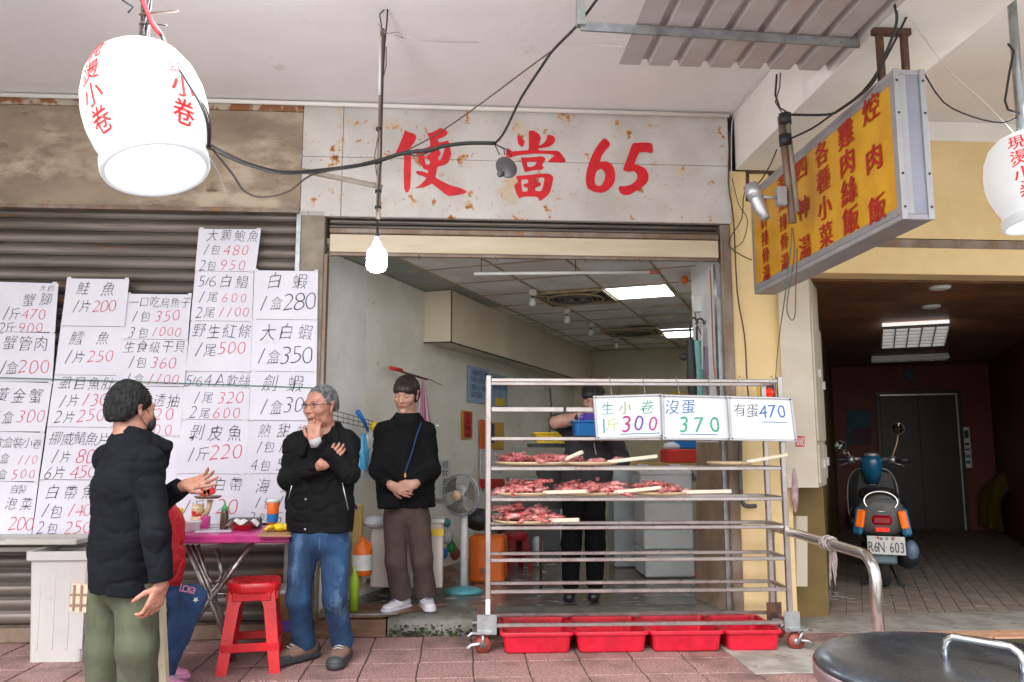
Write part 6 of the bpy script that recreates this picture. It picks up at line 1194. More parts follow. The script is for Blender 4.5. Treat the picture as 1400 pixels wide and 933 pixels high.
# ---- man with his back turned
Y0 = -1.62
J = dict(head=Q(181, 562), neck=Q(176, 606), pelvis=Q(170, 806), shL=Q(150, 628, .16), shR=Q(202, 634, -.15), elL=Q(214, 690, .20), elR=Q(213, 728, -.22), wrL=Q(252, 664, .14), wrR=Q(221, 801, -.20),
         hipL=Q(150, 815, .07), hipR=Q(188, 815, -.06), knL=Q(145, 885, .07), knR=Q(188, 885, -.10), anL=Q(144, 950, .09), anR=Q(190, 952, -.04))
for k in ('anL', 'anR'): J[k].z = .09
def col1(S, A, R):
    n = A['neck']; S.cap(n + [0, 0, -.02], n + [.02, .01, .075], .092, .080, .03, cut=1); S.cap(n + [.02, .01, .055], n + [.05, .03, .14], .066, .07, .012, mode='s')
    S.cap(n + [.09, .02, .04], n + [.17, .05, -.01], .018, .014, .02); S.cap(n + [.09, .0, .02], n + [.165, .03, -.03], .024, .020, .03); S.cap(n + [.07, .03, -.04], n + [.14, .05, -.09], .05, .028, .03); S.cap(n + [.17, .05, -.01], n + [.14, .05, -.10], .016, .03, .02)
man1, A, R, RT = person('man seen from behind in a black jacket and olive trousers, left palm held out', J, Y0, 0, dict(jacket=m['jnavy'], pants=m['olive'], pz=[(.75, .12), (.45, .12)]), head_s=1.02, torso=[(Q(171, 830), .210), (Q(171, 745), .200), (Q(174, 665), .195), (Q(178, 634), .145)],
    flat=.74, tyaw=R_(118), hyaw=R_(142), hpitch=R_(2), hem=(Q(171, 806), (-.06, 0, -1)), collar=col1, pants=(.186, .100, .088, .084), jr=(.068, .062, .050),
    hands=[('L', (.96, -.1, .22), (-.1, .75, -.62), dict(fing=[(.0, .12, .1), (.1, .2, .2), (.25, .3, .2), (.35, .4, .3)], thumb=-.25, spread=.10)), ('R', (-.30, -.05, -.95), (.80, -.6, -.1), dict(curls=(.35, .55, .45), thumb=.15, spread=.03))], fold=.007)
hd = A['head']; facebits(man1, hd, R, 1.02, m['hblack'], lips=False)
hairmesh(man1, hd, R, 1.02, m['hblack'], [((0, -.015, .0), (0, -.62, -.90)), ((0, 0, -.068), (0, .15, -1))], [((0, .024, .042), (.091, .104, .096), .02, 'u'), ((0, .052, .0), (.083, .078, .088), .02, 'u'), ((0, .03, .09), (.06, .06, .055), .03, 'u'), ((0, -.11, -.03), (.088, .078, .095), .015, 's'), ((.094, -.002, -.02), (.028, .036, .046), .01, 's'), ((-.094, -.002, -.02), (.028, .036, .046), .01, 's')], fine=.0045)
tufts(man1, hd, R, 1.02, m['hblack'], 260, (.089, .102, .094), .007, 3, lambda p: p.z > .0 + .5 * max(0, -p.y) or (p.y > .04 and p.z > -.06))
Mx = Matrix([list(r) for r in R]); T = lambda v: Vector(hd) + Mx @ (Vector(v) * 1.02); S = Sdf(hd - .16, hd + .16, .004); S.frame(R, hd); S.ell((0, -.075, -.052), (.056, .043, .056), .01); S.frame(); S.half(hd + R @ np.array([0, -.075, 0]), R @ np.array([0, 1., .15])); S.half(hd + R @ np.array([0, 0, -.012]), R @ np.array([0, 0, 1.]))
mk = thing('face_mask', 'black face mask worn by the man seen from behind', 'mask', tuple(hd)); S.build('mask_cloth', m['blk'], mk)
for x in (-1, 1): part('ear_loop', MB().tube([T((x * .055, -.07, -.03)), T((x * .075, -.02, .015)), T((x * .086, .012, .025))], .0018, 5), m['blk'], mk); part('ear_loop', MB().tube([T((x * .05, -.07, -.085)), T((x * .072, -.02, -.055)), T((x * .083, .012, -.02))], .0018, 5), m['blk'], mk)
for (x, y) in ((206, 795), (210, 798)): pass
shoe(man1, J['anL'], R_(110), m['shoed'], m['sole'], 1.05); shoe(man1, J['anR'], R_(120), m['shoed'], m['sole'], 1.05)
pb = thing('plaid_bag', 'folded beige plaid cloth bag hanging behind the man in olive trousers', 'bag', tuple(Q(105, 838, .14)))
b = MB(); b.slab([Q(94, 836, .12), Q(118, 838, .12), Q(120, 800, .12), Q(100, 798, .12)], .03); part('cloth', b, m['plaid'], pb)
for (ya, yb2) in ((812, 815), (826, 830)): part('stripe', MB().slab([Q(94.5, yb2, .117), Q(118, yb2, .117), Q(118, ya, .117), Q(96, ya, .117)], .002), m['plaidd'], pb)
for xa in (98, 108): part('stripe', MB().slab([Q(xa, 836, .1155), Q(xa + 3, 836, .1155), Q(xa + 5, 800, .1155), Q(xa + 2, 800, .1155)], .002), m['plaidd'], pb)
jk = child(man1, 'jacket'); tr = child(man1, 'trousers')
for a, b_ in ((Q(135, 650, -.5), Q(195, 655, -.5)), (Q(112, 798, -.5), Q(232, 798, -.5)), (Q(168, 655, -.5), Q(166, 798, -.5)), (Q(208, 785, -.5), Q(236, 788, -.5)), (Q(193, 640, -.5), Q(186, 690, -.5)), (Q(150, 614, -.5), Q(205, 620, -.5))): seam(man1, snap(jk, line(a, b_, 20)), m['seamb'])
for a, b_ in ((Q(190, 812, -.5), Q(205, 845, -.5)), (Q(150, 812, -.5), Q(168, 860, -.5)), (Q(205, 815, -.5), Q(206, 930, -.5)), (Q(128, 838, -.5), Q(160, 838, -.5)), (Q(128, 838, -.5), Q(130, 858, -.5)), (Q(160, 838, -.5), Q(160, 858, -.5))): seam(man1, snap(tr, line(a, b_)), m['seamo'], .003)
# ---- woman on the step
Y0 = .20
J = dict(head=Q(555, 540, -.03), neck=Q(557, 574), pelvis=Q(555, 705), shL=Q(584, 590), shR=Q(524, 590), elL=Q(592, 643, -.03), elR=Q(515, 643, -.03), wrL=Q(568, 662, -.20), wrR=Q(535, 664, -.20),
         hipL=Q(572, 714), hipR=Q(541, 714), knL=Q(577, 765, .0), knR=Q(541, 768, -.03), anL=Q(582, 812, .10), anR=Q(549, 818, .0))
for k in ('anL', 'anR'): J[k].z = SZ + .092
J['anL'].y = .30; J['anR'].y = .24
def col3(S, A, R):
    n = A['neck']; S.cap(n + [0, 0, -.03], n + [0, -.005, .05], .088, .086, .03, cut=1); S.cap(n + [0, -.01, .02], n + [0, -.02, .13], .062, .08, .012, mode='s'); S.cap(n + [-.05, -.08, -.01], n + [.05, -.08, -.01], .03, .03, .03); S.cap(n + [-.07, .05, 0], n + [.07, .05, 0], .04, .04, .04)
wm, A, R, RT = person('woman in a long black coat and brown trousers standing on the step with clasped hands', J, Y0, SZ, dict(jacket=m['jblack'], jname='coat', pants=m['brownt'], pz=[(.55, .1), (.22, .08)]), head_s=1.08, fem=True, torso=[(Q(556, 710), .218), (Q(554, 660), .192), (Q(555, 615), .170), (Q(556, 596), .125)],
    flat=.60, tyaw=R_(-6), hyaw=R_(-14), hpitch=R_(17), hroll=R_(3), hem=(Q(555, 693), (0, 0, -1)), collar=col3, pants=(.155, .090, .074, .078), jr=(.058, .052, .045), skin=m['skinf'], slim=.9,
    hands=[('L', (-.95, -.15, -.10), (.1, -.95, .25), dict(curls=(.45, .75, .5), thumb=.1, spread=.02)), ('R', (.92, -.25, -.35), (-.1, -.95, -.1), dict(curls=(.25, .45, .35), thumb=.1, spread=.04))], fold=.006)
hd = A['head']; facebits(wm, hd, R, 1.08, m['hbrown'], closed=True)
hairmesh(wm, hd, R, 1.08, m['hbrown'], [((0, 0, -.062), (0, 0, -1))], [((0, .02, .042), (.086, .098, .090), .02, 'u'), ((0, .05, .0), (.082, .076, .088), .02, 'u'), ((0, -.055, .05), (.068, .05, .045), .02, 'u'), ((0, -.105, -.045), (.066, .075, .088), .010, 's'), ((0, -.06, -.07), (.06, .06, .05), .01, 's')], fine=.006)
n = A['neck']; S = Sdf(n - .16, n + .16, .005); S.cap(n + [0, -.005, -.01], n + [0, -.01, .058], .078, .078, .02, cut=1); S.cap(n + [0, -.02, .0], n + [0, -.03, .1], .055, .066, .01, mode='s'); S.build('fleece_collar', m['fleece'], wm, fine=.006)
bag = thing('shoulder_bag', 'black shoulder bag with a dark blue strap worn by the woman', 'bag', tuple(Q(532, 695, -.14)))
part('strap', MB().tube([Q(576, 578, -.09), Q(570, 595, -.135), Q(563, 620, -.15), Q(556, 640, -.155), Q(553, 652, -.155)], .006, 6), m['navyt'], bag); part('bag_body', MB().box(Q(532, 686, -.15), (.16, .05, .10), bev=.012), m['jblack'], bag); part('clasp', MB().box(Q(554, 650, -.16), (.012, .01, .03)), m['gold'], bag)
part('sleeve_logo', MB().box(Q(598, 582, -.03), (.016, .006, .008)), m['whp'], wm)
shoe(wm, J['anL'], R_(14), m['shoew'], m['shoew'], .98, stripe=m['shoes']); shoe(wm, J['anR'], R_(-36), m['shoew'], m['shoew'], .98, stripe=m['shoes'])
jk = child(wm, 'coat')
for a, b_ in ((Q(553, 600, -.4), Q(552, 692, -.4)), (Q(520, 700, -.4), Q(598, 688, -.4)), (Q(575, 668, -.4), Q(590, 680, -.3)), (Q(530, 598, -.4), Q(526, 615, -.4)), (Q(578, 598, -.4), Q(583, 618, -.4))): seam(wm, snap(jk, line(a, b_)), m['seamb'])
tr = child(wm, 'trousers')
for a, b_ in ((Q(541, 715, -.3), Q(546, 805, -.3)), (Q(574, 715, -.3), Q(582, 800, -.3))): seam(wm, snap(tr, line(a, b_)), m['brownt'], .003)
# ---- worker behind the rack
Y0 = .55
J = dict(head=Q(811, 545), neck=Q(812, 574), pelvis=Q(797, 672), shL=Q(838, 592), shR=Q(784, 592), elL=Q(850, 628, -.1), elR=Q(762, 578, -.12), wrL=Q(832, 585, -.26), wrR=Q(796, 571, -.22),
         hipL=Q(812, 680), hipR=Q(785, 680), knL=Q(814, 745, -.02), knR=Q(781, 745, -.02), anL=Q(813, 806, .0), anR=Q(780, 806, .0))
for k in ('anL', 'anR'): J[k].z = SZ + .09
wk, A, R, RT = person('worker in a dark hoodie, purple gloves and rubber boots behind the rack', J, Y0, SZ, dict(jacket=m['apron'], jname='hoodie', pants=m['jblack']), head_s=1.03, fem=True, torso=[(Q(800, 680), .185), (Q(803, 640), .18), (Q(809, 605), .18), (Q(811, 592), .14)], flat=.6, hyaw=R_(-22), hpitch=R_(24), hem=(Q(800, 664), (0, 0, -1)), pants=(.155, .092, .075, .062),
    collar=lambda S, A, R: S.cap(A['neck'] + [0, .05, -.03], A['neck'] + [0, .07, .01], .09, .07, .04), jr=(.066, .06, .05), skin=m['skinf'], slim=.95,
    hands=[('L', (-.9, -.1, -.3), (0, -.9, .3), dict()), ('R', (.95, -.1, -.1), (0, -.9, .4), dict(curls=(.3, .5, .3)))], fold=.006)
hd = A['head']; facebits(wk, hd, R, 1.03, m['hblack'], closed=True)
hairmesh(wk, hd, R, 1.03, m['hblk'], [((0, 0, -.10), (0, 0, -1))], [((0, .02, .042), (.088, .098, .090), .02, 'u'), ((0, .05, -.02), (.086, .078, .095), .02, 'u'), ((0, -.055, .05), (.070, .05, .045), .02, 'u'), ((0, -.105, -.045), (.062, .075, .088), .010, 's')], fine=.008)
S = Sdf(A['wrR'] - .2, A['wrR'] + .22, .005); hand(S, A['wrR'], (.95, -.1, -.1), (0, -.9, .4), -1, curls=(.3, .5, .3), s=1.08); S.cap(A['wrR'] + (A['elR'] - A['wrR']) * .22, A['wrR'], .038, .032, .01, cut=2); S.build('glove', m['glove'], wk)
# bare forearm: sleeve pushed to the elbow is the hoodie; skin cap over it
S = Sdf(A['elR'] - .12, A['wrR'] + .14, .005); S.cap(A['elR'] + [-.01, -.02, 0], A['wrR'] + (A['elR'] - A['wrR']) * .1 + [0, -.012, 0], .055, .044, .02); S.build('forearm', m['skinf'], wk)
for s_ in 'LR':
    a = A['an' + s_]; S = Sdf(a - .28, a + [.25, .25, .42], .006); S.cap(a + [0, .0, .27], a + [0, 0, -.01], .066, .052, .02, cut=2); S.cap(a + [0, .03, -.045], a + [-.03, -.12, -.055], .048, .042, .03); S.half((0, 0, SZ + .001), (0, 0, -1)); S.build('rubber_boot', m['boot'], wk)
part('drawstring', MB().tube([Q(812, 605, -.13), Q(815, 622, -.14)], .004, 5), m['whp'], wk)
# ---- seated person in red behind the first man
Y0 = -1.02
J = dict(head=Q(196, 640, .05), neck=Q(203, 678, .05), pelvis=Q(205, 822, .05), shL=Q(212, 700, .18), shR=Q(214, 702, -.10), elL=Q(228, 770, .18), elR=Q(229, 765, -.14), wrL=Q(205, 800, .1), wrR=Q(206, 806, -.16),
         hipL=Q(208, 822, .12), hipR=Q(210, 826, -.05), knL=Q(258, 820, .12), knR=Q(262, 820, -.14), anL=Q(226, 880, .14), anR=Q(226, 884, -.10))
for k in ('anL', 'anR'): J[k].z = .085
st, A, R, RT = person('person in a red quilted jacket and navy trousers sitting behind the standing man', J, Y0, 0, dict(jacket=m['redv'], pants=m['navyt']), head_s=1.0, fem=True, torso=[(Q(208, 808, .05), .165), (Q(212, 770, .05), .17), (Q(212, 725, .05), .165), (Q(207, 700, .05), .13)], flat=.8, tyaw=R_(80), hyaw=R_(80), hpitch=R_(10), pants=(.16, .088, .072, .058),
    jr=(.075, .068, .055), collar=lambda S, A, R: S.cap(A['neck'] + [0, 0, -.02], A['neck'] + [0, 0, .03], .08, .07, .03), skin=m['skinf'], hands=[('L', (.8, 0, -.5), (0, .3, .9), dict()), ('R', (.8, 0, -.5), (0, -.3, .9), dict())], fold=.012)
hairmesh(st, A['head'], R, 1.0, m['hblack'], [((0, 0, -.06), (0, 0, -1))], [((0, .02, .042), (.086, .098, .090), .02, 'u'), ((0, .05, .0), (.082, .076, .088), .02, 'u'), ((0, -.105, -.045), (.066, .075, .088), .010, 's')], fine=.006)
for s_ in 'LR': shoe(st, J['an' + s_], R_(70), m['pinkp'], m['pinkp'], .82)
b = MB(); fk = quadfn(Q(247, 797, -.235), Q(268, 803, -.235), Q(247, 809, -.235), Q(266, 813, -.235), (0, -1, 0)); write(b, 'Lola', fk, 0, 1, .5, .9, off=.0, asp=.5, shear=.3, lift=.006); part('lettering', b, m['pinkp'], st)
b = MB(); c = Q(268, 820, -.235); b.add([c + Vector((.016 * math.cos(a) * (1 if i % 2 else .45), -.004, .016 * math.sin(a) * (1 if i % 2 else .45))) for i, a in enumerate([j * math.pi / 5 + .31 for j in range(10)])], [tuple(range(10))]); part('star_print', b, m['whp'], st)
s_c = on(192, 925, 0); stool((at(190, 850, -1.0).x, -1.0, 0), R_(12), 1.0, m['cream'], 'cream plastic stool under the seated person in red')
b = MB(); b.slab([at(214, 960, -1.32), at(228, 960, -1.32), at(221, 812, -1.32), at(212, 812, -1.32)], .05); single('cream_plank', b, m['cream'], 'cream board standing upright behind the man in olive trousers', 'board')
# ================================================================== SHOP INTERIOR
nW = Vector((WD.y, -WD.x, 0)); tW = Vector((WD.x, WD.y, 0))
def wallpaper_item(name, xa, ya, xb, yb, mat, label, cat, lift=.02, th=.006):
    q = [onwall(xa, yb, lift), onwall(xb, yb, lift), onwall(xb, ya, lift), onwall(xa, ya, lift)]
    zt, zb2 = (q[2].z + q[3].z) / 2, (q[0].z + q[1].z) / 2
    a, c = q[0], q[1]; q = [Vector((a.x, a.y, zb2)), Vector((c.x, c.y, zb2)), Vector((c.x, c.y, zt)), Vector((a.x, a.y, zt))]
    o = single(name, MB().slab(q, th), mat, label, cat); return o, quadfn(q[3], q[2], q[0], q[1], nW)
o, fn = wallpaper_item('menu_notice', 640, 503, 669, 551, m['bluepap'], 'left one of two blue menu sheets with vertical writing on the shop wall', 'notice')
b = MB()
for k, tx in enumerate(('排骨飯', '各式小菜', '滷味香菜')):
    for j, ch in enumerate(tx): write(b, ch, fn, .62 - k * .26 , .92 - k * .26, .84 - j * .21, .17, off=0, asp=1.6, lift=.002)
part('lettering', b, m['navyink'], o)
o, fn = wallpaper_item('menu_notice', 672, 513, 694, 556, m['bluepap'], 'right one of two blue menu sheets, with a small yellow note on it', 'notice')
b = MB()
for k, tx in enumerate(('豬腳', '雞腿', '三寶')):
    for j, ch in enumerate(tx): write(b, ch, fn, .66 - k * .3, .96 - k * .3, .84 - j * .22, .17, off=0, asp=1.6, lift=.002)
part('lettering', b, m['navyink'], o); part('yellow_note', MB().slab([fn(.2, .02, .003), fn(.8, .02, .003), fn(.8, .26, .003), fn(.2, .26, .003)], .002), m['yel'], o)
o, fn = wallpaper_item('red_couplet', 632, 562, 646, 600, m['gold'], 'narrow red couplet with black characters and a gold border on the shop wall', 'couplet')
part('red_field', MB().slab([fn(.1, .04, .003), fn(.9, .04, .003), fn(.9, .96, .003), fn(.1, .96, .003)], .002), m['redpap'], o); b = MB()
for j, ch in enumerate('生意興隆'): write(b, ch, fn, .1, .9, .86 - j * .24, .2, off=0, asp=2.2, lift=.005, bold=1)
part('lettering', b, m['ink'], o)
cal = thing('wall_calendar', 'tall wall calendar with orange top, white page and red foot on the shop wall', 'calendar', tuple(onwall(674, 670)))
for (xa, ya, xb, yb, mm) in ((657, 574, 672, 614, 'org'), (672, 578, 689, 616, 'gold'), (657, 614, 690, 655, 'whp'), (657, 655, 690, 668, 'redpap')): part('sheet', MB().slab([onwall(xa, yb, .03), onwall(xb, yb, .03), onwall(xb, ya, .03), onwall(xa, ya, .03)], .01), m[mm], cal)
part('picture', MB().slab([onwall(664, 606, .034), onwall(676, 606, .034), onwall(676, 580, .034), onwall(664, 580, .034)], .002), m['navyink'], cal)
b = MB(); f_ = quadfn(onwall(660, 618, .032), onwall(687, 618, .032), onwall(660, 652, .032), onwall(687, 652, .032), nW)
for k, tx in enumerate(('21', '3 4 5 6', '7 8 9 10')): write(b, tx, f_, .1, .9, .78 - k * .3, .22 if k == 0 else .1, off=-.01, asp=1., lift=.002)
part('lettering', b, m['ink'], cal)
o, fn = wallpaper_item('calligraphy_note', 592, 628, 616, 682, m['whp'], 'white sheet with brush writing pinned on the wall above the fan', 'notice', lift=.05)
b = MB()
for j, ch in enumerate('招財進寶'): write(b, ch, fn, .4, .9, .86 - j * .22, .18, off=0, asp=1.8, lift=.002)
part('lettering', b, m['ink'], o)
single('lime_bag', MB().ball(onwall(592, 650, .06), (.03, .02, .10), 10), m['lgrn'], 'lime green bag hanging behind the woman', 'bag')
# striped bag on a bracket
tb_ = onwall(540, 505, .12); te_ = onwall(592, 522, .10); br = thing('wall_bracket', 'thin brown rod bracket with a red end sticking out of the shop wall', 'bracket', tuple(tb_))
part('rod', MB().tube([onwall(535, 504, .10), onwall(560, 512, .12), onwall(583, 519, .10)], .010, 6), m['dkmetal'], br); part('rod', MB().tube([onwall(560, 511, .1), onwall(590, 520, .1), onwall(604, 527, .1)], .004, 5), m['dkmetal'], br); part('red_end', MB().tube([onwall(534, 503, .11), onwall(549, 507, .12)], .017, 8), m['redpap'], br)
top = onwall(576, 517, .10)
def bagf(u, v, k=0): w_ = (.015 + .12 * v ** .8); return top + tW * ((u - .35) * 2 * w_) + nW * (.03 * math.sin(u * 9) * v + .01) + Vector((0, 0, -.50 * v))
bg_ = single('striped_bag', MB().grid(lambda u, v: bagf(u, v), 18, 10), m['stripe'], 'pink and white striped plastic bag hanging from the wall bracket', 'bag')
for k in range(5): u0 = .04 + k * .2; part('stripe', MB().grid(lambda u, v, u0=u0: bagf(u0 + u * .08, v) + nW * .004 + Vector((0, -.003, 0)), 2, 10), m['stripe2'], bg_)
# wire rack and bags on the left jamb wall
wr = thing('wire_rack', 'wire shelf rack on the stall wall behind the men with bags hanging', 'rack', tuple(onwall(490, 575, .1)))
for k in range(3): part('wire', MB().tube([onwall(452, 560 + k * 7, .12), onwall(512, 577 + k * 5, .12)], .003, 5), m['dkmetal'], wr)
for k in range(9): x = 455 + k * 7; part('wire', MB().tube([onwall(x, 560 + k * 2, .12), onwall(x, 577 + k * 1.4, .12)], .002, 5), m['dkmetal'], wr)
def hangbag(x, y, w_, h_, mat, label, lift=.14):
    t_ = onwall(x, y, lift)
    def f(u, v): a = 2 * math.pi * u; s = (.25 + .75 * min(1, v * 2.2)) * (1 - .25 * max(0, v - .8) * 5 * .3); return t_ + tW * (w_ * s * math.cos(a)) + nW * (w_ * .5 * s * math.sin(a) + .01 * math.sin(a * 5 + v * 6)) + Vector((0, 0, -h_ * v + .01 * math.sin(a * 3)))
    b = MB(); b.grid(f, 20, 8); return single('plastic_bag', b, mat, label, 'bag')
hangbag(505, 590, .085, .36, m['bag'], 'thin white plastic bag hanging from the wire rack'); hangbag(497, 594, .055, .26, m['bagb'], 'blue printed plastic bag hanging inside the white one', .20)
single('blue_brush', MB().tube([onwall(489, 563, .16), onwall(498, 577, .16), onwall(503, 590, .16)], [.02, .016, .009], 8), m['blu'], 'blue brush stuck in the wire rack', 'brush'); single('yellow_cloth', MB().ball(onwall(512, 584, .14), (.035, .02, .045), 8), m['yel'], 'yellow cloth hanging on the wire rack', 'cloth')
# low plank shelf with boxes behind the woman
def fl(px, py, z=SZ): return on(px, py, z)
ps = thing('plank_shelf', 'low brown wooden shelf under the white boxes by the left wall', 'shelf', tuple(fl(560, 806)))
a, c = fl(478, 812), fl(625, 800); d_ = (c - a).normalized()
part('shelf_top', MB().box((a + c) / 2 + Vector((0, .10, .10)), ((c - a).length, .34, .03), rz=math.atan2(d_.y, d_.x)), m['wooddk'], ps)
for t_ in (.1, .5, .9): p = a.lerp(c, t_); part('leg', MB().box((p.x, p.y + .1, SZ + .04), (.06, .28, .085)), m['wooddk'], ps)
zS = SZ + .116
def boxp(x0, x1, yt, y0_, dep, mat, name, label, cat, z0=zS, bev=.008, rz=.0):
    a, c = at(x0, 780, y0_), at(x1, 780, y0_); zt = at((x0 + x1) / 2, yt, y0_).z; o = single(name, MB().box(((a.x + c.x) / 2, y0_ + dep / 2, (z0 + zt) / 2), (c.x - a.x, dep, zt - z0), bev=bev, rz=rz), mat, label, cat); return o, a, c, zt
o, a, c, zt = boxp(506, 541, 712, .46, .3, m['wbox'], 'foam_box', 'grimy white box left of the woman on the low shelf', 'box')
o, a, c, zt = boxp(548, 605, 716, .42, .34, m['wbox'], 'foam_box', 'large grimy white box with a yellow strip behind the woman', 'box')
part('yellow_strip', MB().box(((a.x + c.x) / 2, .416, zt - .065), (c.x - a.x + .01, .008, .05)), m['yel'], o); part('lid', MB().box(((a.x + c.x) / 2, .59, zt + .015), (c.x - a.x + .02, .36, .03), bev=.006), m['whp'], o)
c0 = at(512, 715, .42); single('tissue_bag', MB().ball((c0.x, .48, c0.z), (.10, .08, .05), 10), m['bag'], 'crumpled white bag with red writing on the left box', 'bag')
cj = at(494, 790, .26); jc = thing('jerrycan', 'orange plastic jerrycan with a white label beside the left box', 'jerrycan', (cj.x, .30, SZ + .10)); zj = at(494, 735, .26).z; z0 = at(494, 788, .26).z
part('can_body', MB().lathe([(0, 0), (.062, .0), (.070, .012), (.070, (zj - z0) * .62), (.055, (zj - z0) * .78), (.024, (zj - z0) * .9), (.02, zj - z0), (0, zj - z0)], (cj.x, .30, z0), 20), m['org'], jc); part('label_band', MB().open_lathe([(.0712, .04), (.0712, (zj - z0) * .55)], (cj.x, .30, z0), 20), m['whp'], jc)
part('handle', MB().tube([(cj.x + .02, .29, zj - .03), (cj.x + .055, .28, zj - .05), (cj.x + .06, .28, zj - .11)], .010, 7), m['org'], jc)
boxp(480, 494, 690, .40, .05, m['straw'], 'bamboo_mat', 'small bamboo mat standing behind the jerrycan', 'mat')
single('green_bottle', MB().lathe([(0, 0), (.03, 0), (.03, .22), (.012, .27), (.012, .30), (0, .30)], (at(484, 815, .14).x, .14, SZ + .02), 14), m['lgrn'], 'green plastic bottle standing on the plywood behind the jeans', 'bottle')
# purple umbrella handle behind man
single('purple_handle', MB().tube([onwall(470, 712, .3), onwall(478, 696, .3), onwall(484, 690, .3), onwall(487, 695, .3)], .013, 8), m['glove'], 'curved purple handle sticking out behind the man in jeans', 'handle')
# clutter right of the woman
for i, (x, y, r, mm, lb_) in enumerate(((612, 735, .05, 'bag', 'crumpled clear bag in the clutter left of the fan'), (617, 748, .045, 'grn', 'green bag in the clutter left of the fan'), (611, 715, .035, 'tealp', 'teal bottle top in the clutter left of the fan'), (622, 757, .05, 'oldred', 'brown flower pot beside the fan foot'), (606, 757, .04, 'blu', 'blue packet beside the fan'))): single('clutter_item', MB().ball(onwall(x, y, .28), (r, r, r * 1.25), 9), m[mm], lb_, 'clutter')
# fan
fc = at(630, 677, .85); fan = thing('pedestal_fan', 'white pedestal fan with a wire guard and teal base inside the stall', 'fan', (fc.x, .85, SZ)); rr_ = (at(658, 677, .85).x - at(602, 677, .85).x) / 2; fan_z = fc.z
FM = Matrix.Rotation(R_(-28), 3, 'Z'); FT = lambda v: Vector((fc.x, .85, fan_z)) + FM @ Vector(v)
part('base', MB().lathe([(0, 0), (.15, 0), (.155, .015), (.12, .035), (.03, .05), (0, .05)], (fc.x + .03, .87, SZ), 24, sy=.8), m['tealp'], fan)
part('pole', MB().tube([(fc.x + .03, .90, SZ + .04), (fc.x + .03, .90, SZ + .42), (fc.x + .03, .90, fan_z - .1)], [.034, .03, .026], 12), m['whp'], fan); part('motor_housing', MB().tube([FT((0, .02, 0)), FT((0, .13, 0))], [.07, .045], 16), m['whp'], fan)
for ring_r, dy in ((1, 0), (.985, -.05), (.6, -.07), (1, .04)): part('guard_ring', MB().tube([FT((rr_ * ring_r * math.cos(a), dy, rr_ * ring_r * math.sin(a))) for a in [i * math.pi / 18 for i in range(36)]], .0065 if dy == 0 else .002, 5, closed=True), m['fanw'], fan)
gw = MB()
for k in range(36):
    a = k * math.pi / 18
    for sgn in (-1, 1): gw.tube([FT((.04 * math.cos(a), sgn * .075, .04 * math.sin(a))), FT((rr_ * .6 * math.cos(a + .1), sgn * .07, rr_ * .6 * math.sin(a + .1))), FT((rr_ * math.cos(a + .15), 0, rr_ * math.sin(a + .15)))], .0012, 3)
part('guard_wires', gw, m['fanw'], fan, kind='stuff')
for k in range(3):
    a0 = k * 2.09 + .3; part('blade', MB().grid(lambda u, v: FT(((.04 + u * (rr_ - .06)) * math.cos(a0 + (v - .5) * 1.35 * (.5 + .5 * u)), -.01 + .04 * (v - .5), (.04 + u * (rr_ - .06)) * math.sin(a0 + (v - .5) * 1.35 * (.5 + .5 * u)))), 6, 8), m['fanb'], fan)
part('centre_cap', MB().tube([FT((0, -.07, 0)), FT((0, -.085, 0))], .042, 20), m['catm'], fan)
# orange bin, stool, fridge
c0 = at(668, 783, 1.35); ob_ = thing('orange_bin', 'square orange plastic bin on the wet shop floor', 'bin', (c0.x, 1.35, SZ)); hb_ = at(668, 733, 1.35).z - SZ - .0
part('bin_body', MB().box((c0.x, 1.42, SZ + hb_ / 2), (.30, .26, hb_), bev=.02, rz=-.2), m['org'], ob_); part('emblem', MB().box((c0.x - .05, 1.28, SZ + .1), (.06, .01, .05), rz=-.2), m['oldred'], ob_)
st2 = stool((at(705, 760, 1.9).x, 1.95, SZ), R_(20), .75, M('dark_red_plastic', (.25, .006, .01), .4), 'small red stool in the shop between bin and fridge')
single('black_pot', MB().ball((at(655, 712, 1.5).x, 1.6, at(655, 712, 1.5).z - .0), (.13, .12, .10), 14), m['blk'], 'round black cooking pot behind the fan', 'pot')
a, c = at(698, 757, 2.9), at(766, 757, 2.9); zt = at(730, 655, 2.9).z
fg = thing('fridge', 'dark grey fridge cabinet with a pale side in the shop', 'fridge', ((a.x + c.x) / 2, 3.2, SZ)); part('front_door', MB().box(((a.x + c.x) / 2, 2.91, (SZ + zt) / 2 + .02), (c.x - a.x, .04, zt - SZ - .06), bev=.008), m['fridge'], fg); part('cabinet', MB().box(((a.x + c.x) / 2 + .04, 3.24, (SZ + zt) / 2), (c.x - a.x + .10, .6, zt - SZ), bev=.01), m['fridges'], fg)
single('black_tray', MB().box((at(756, 628, 3.0).x, 3.1, zt + .12), (.32, .3, .22), bev=.02), m['blk'], 'black container on top of the fridge', 'box')
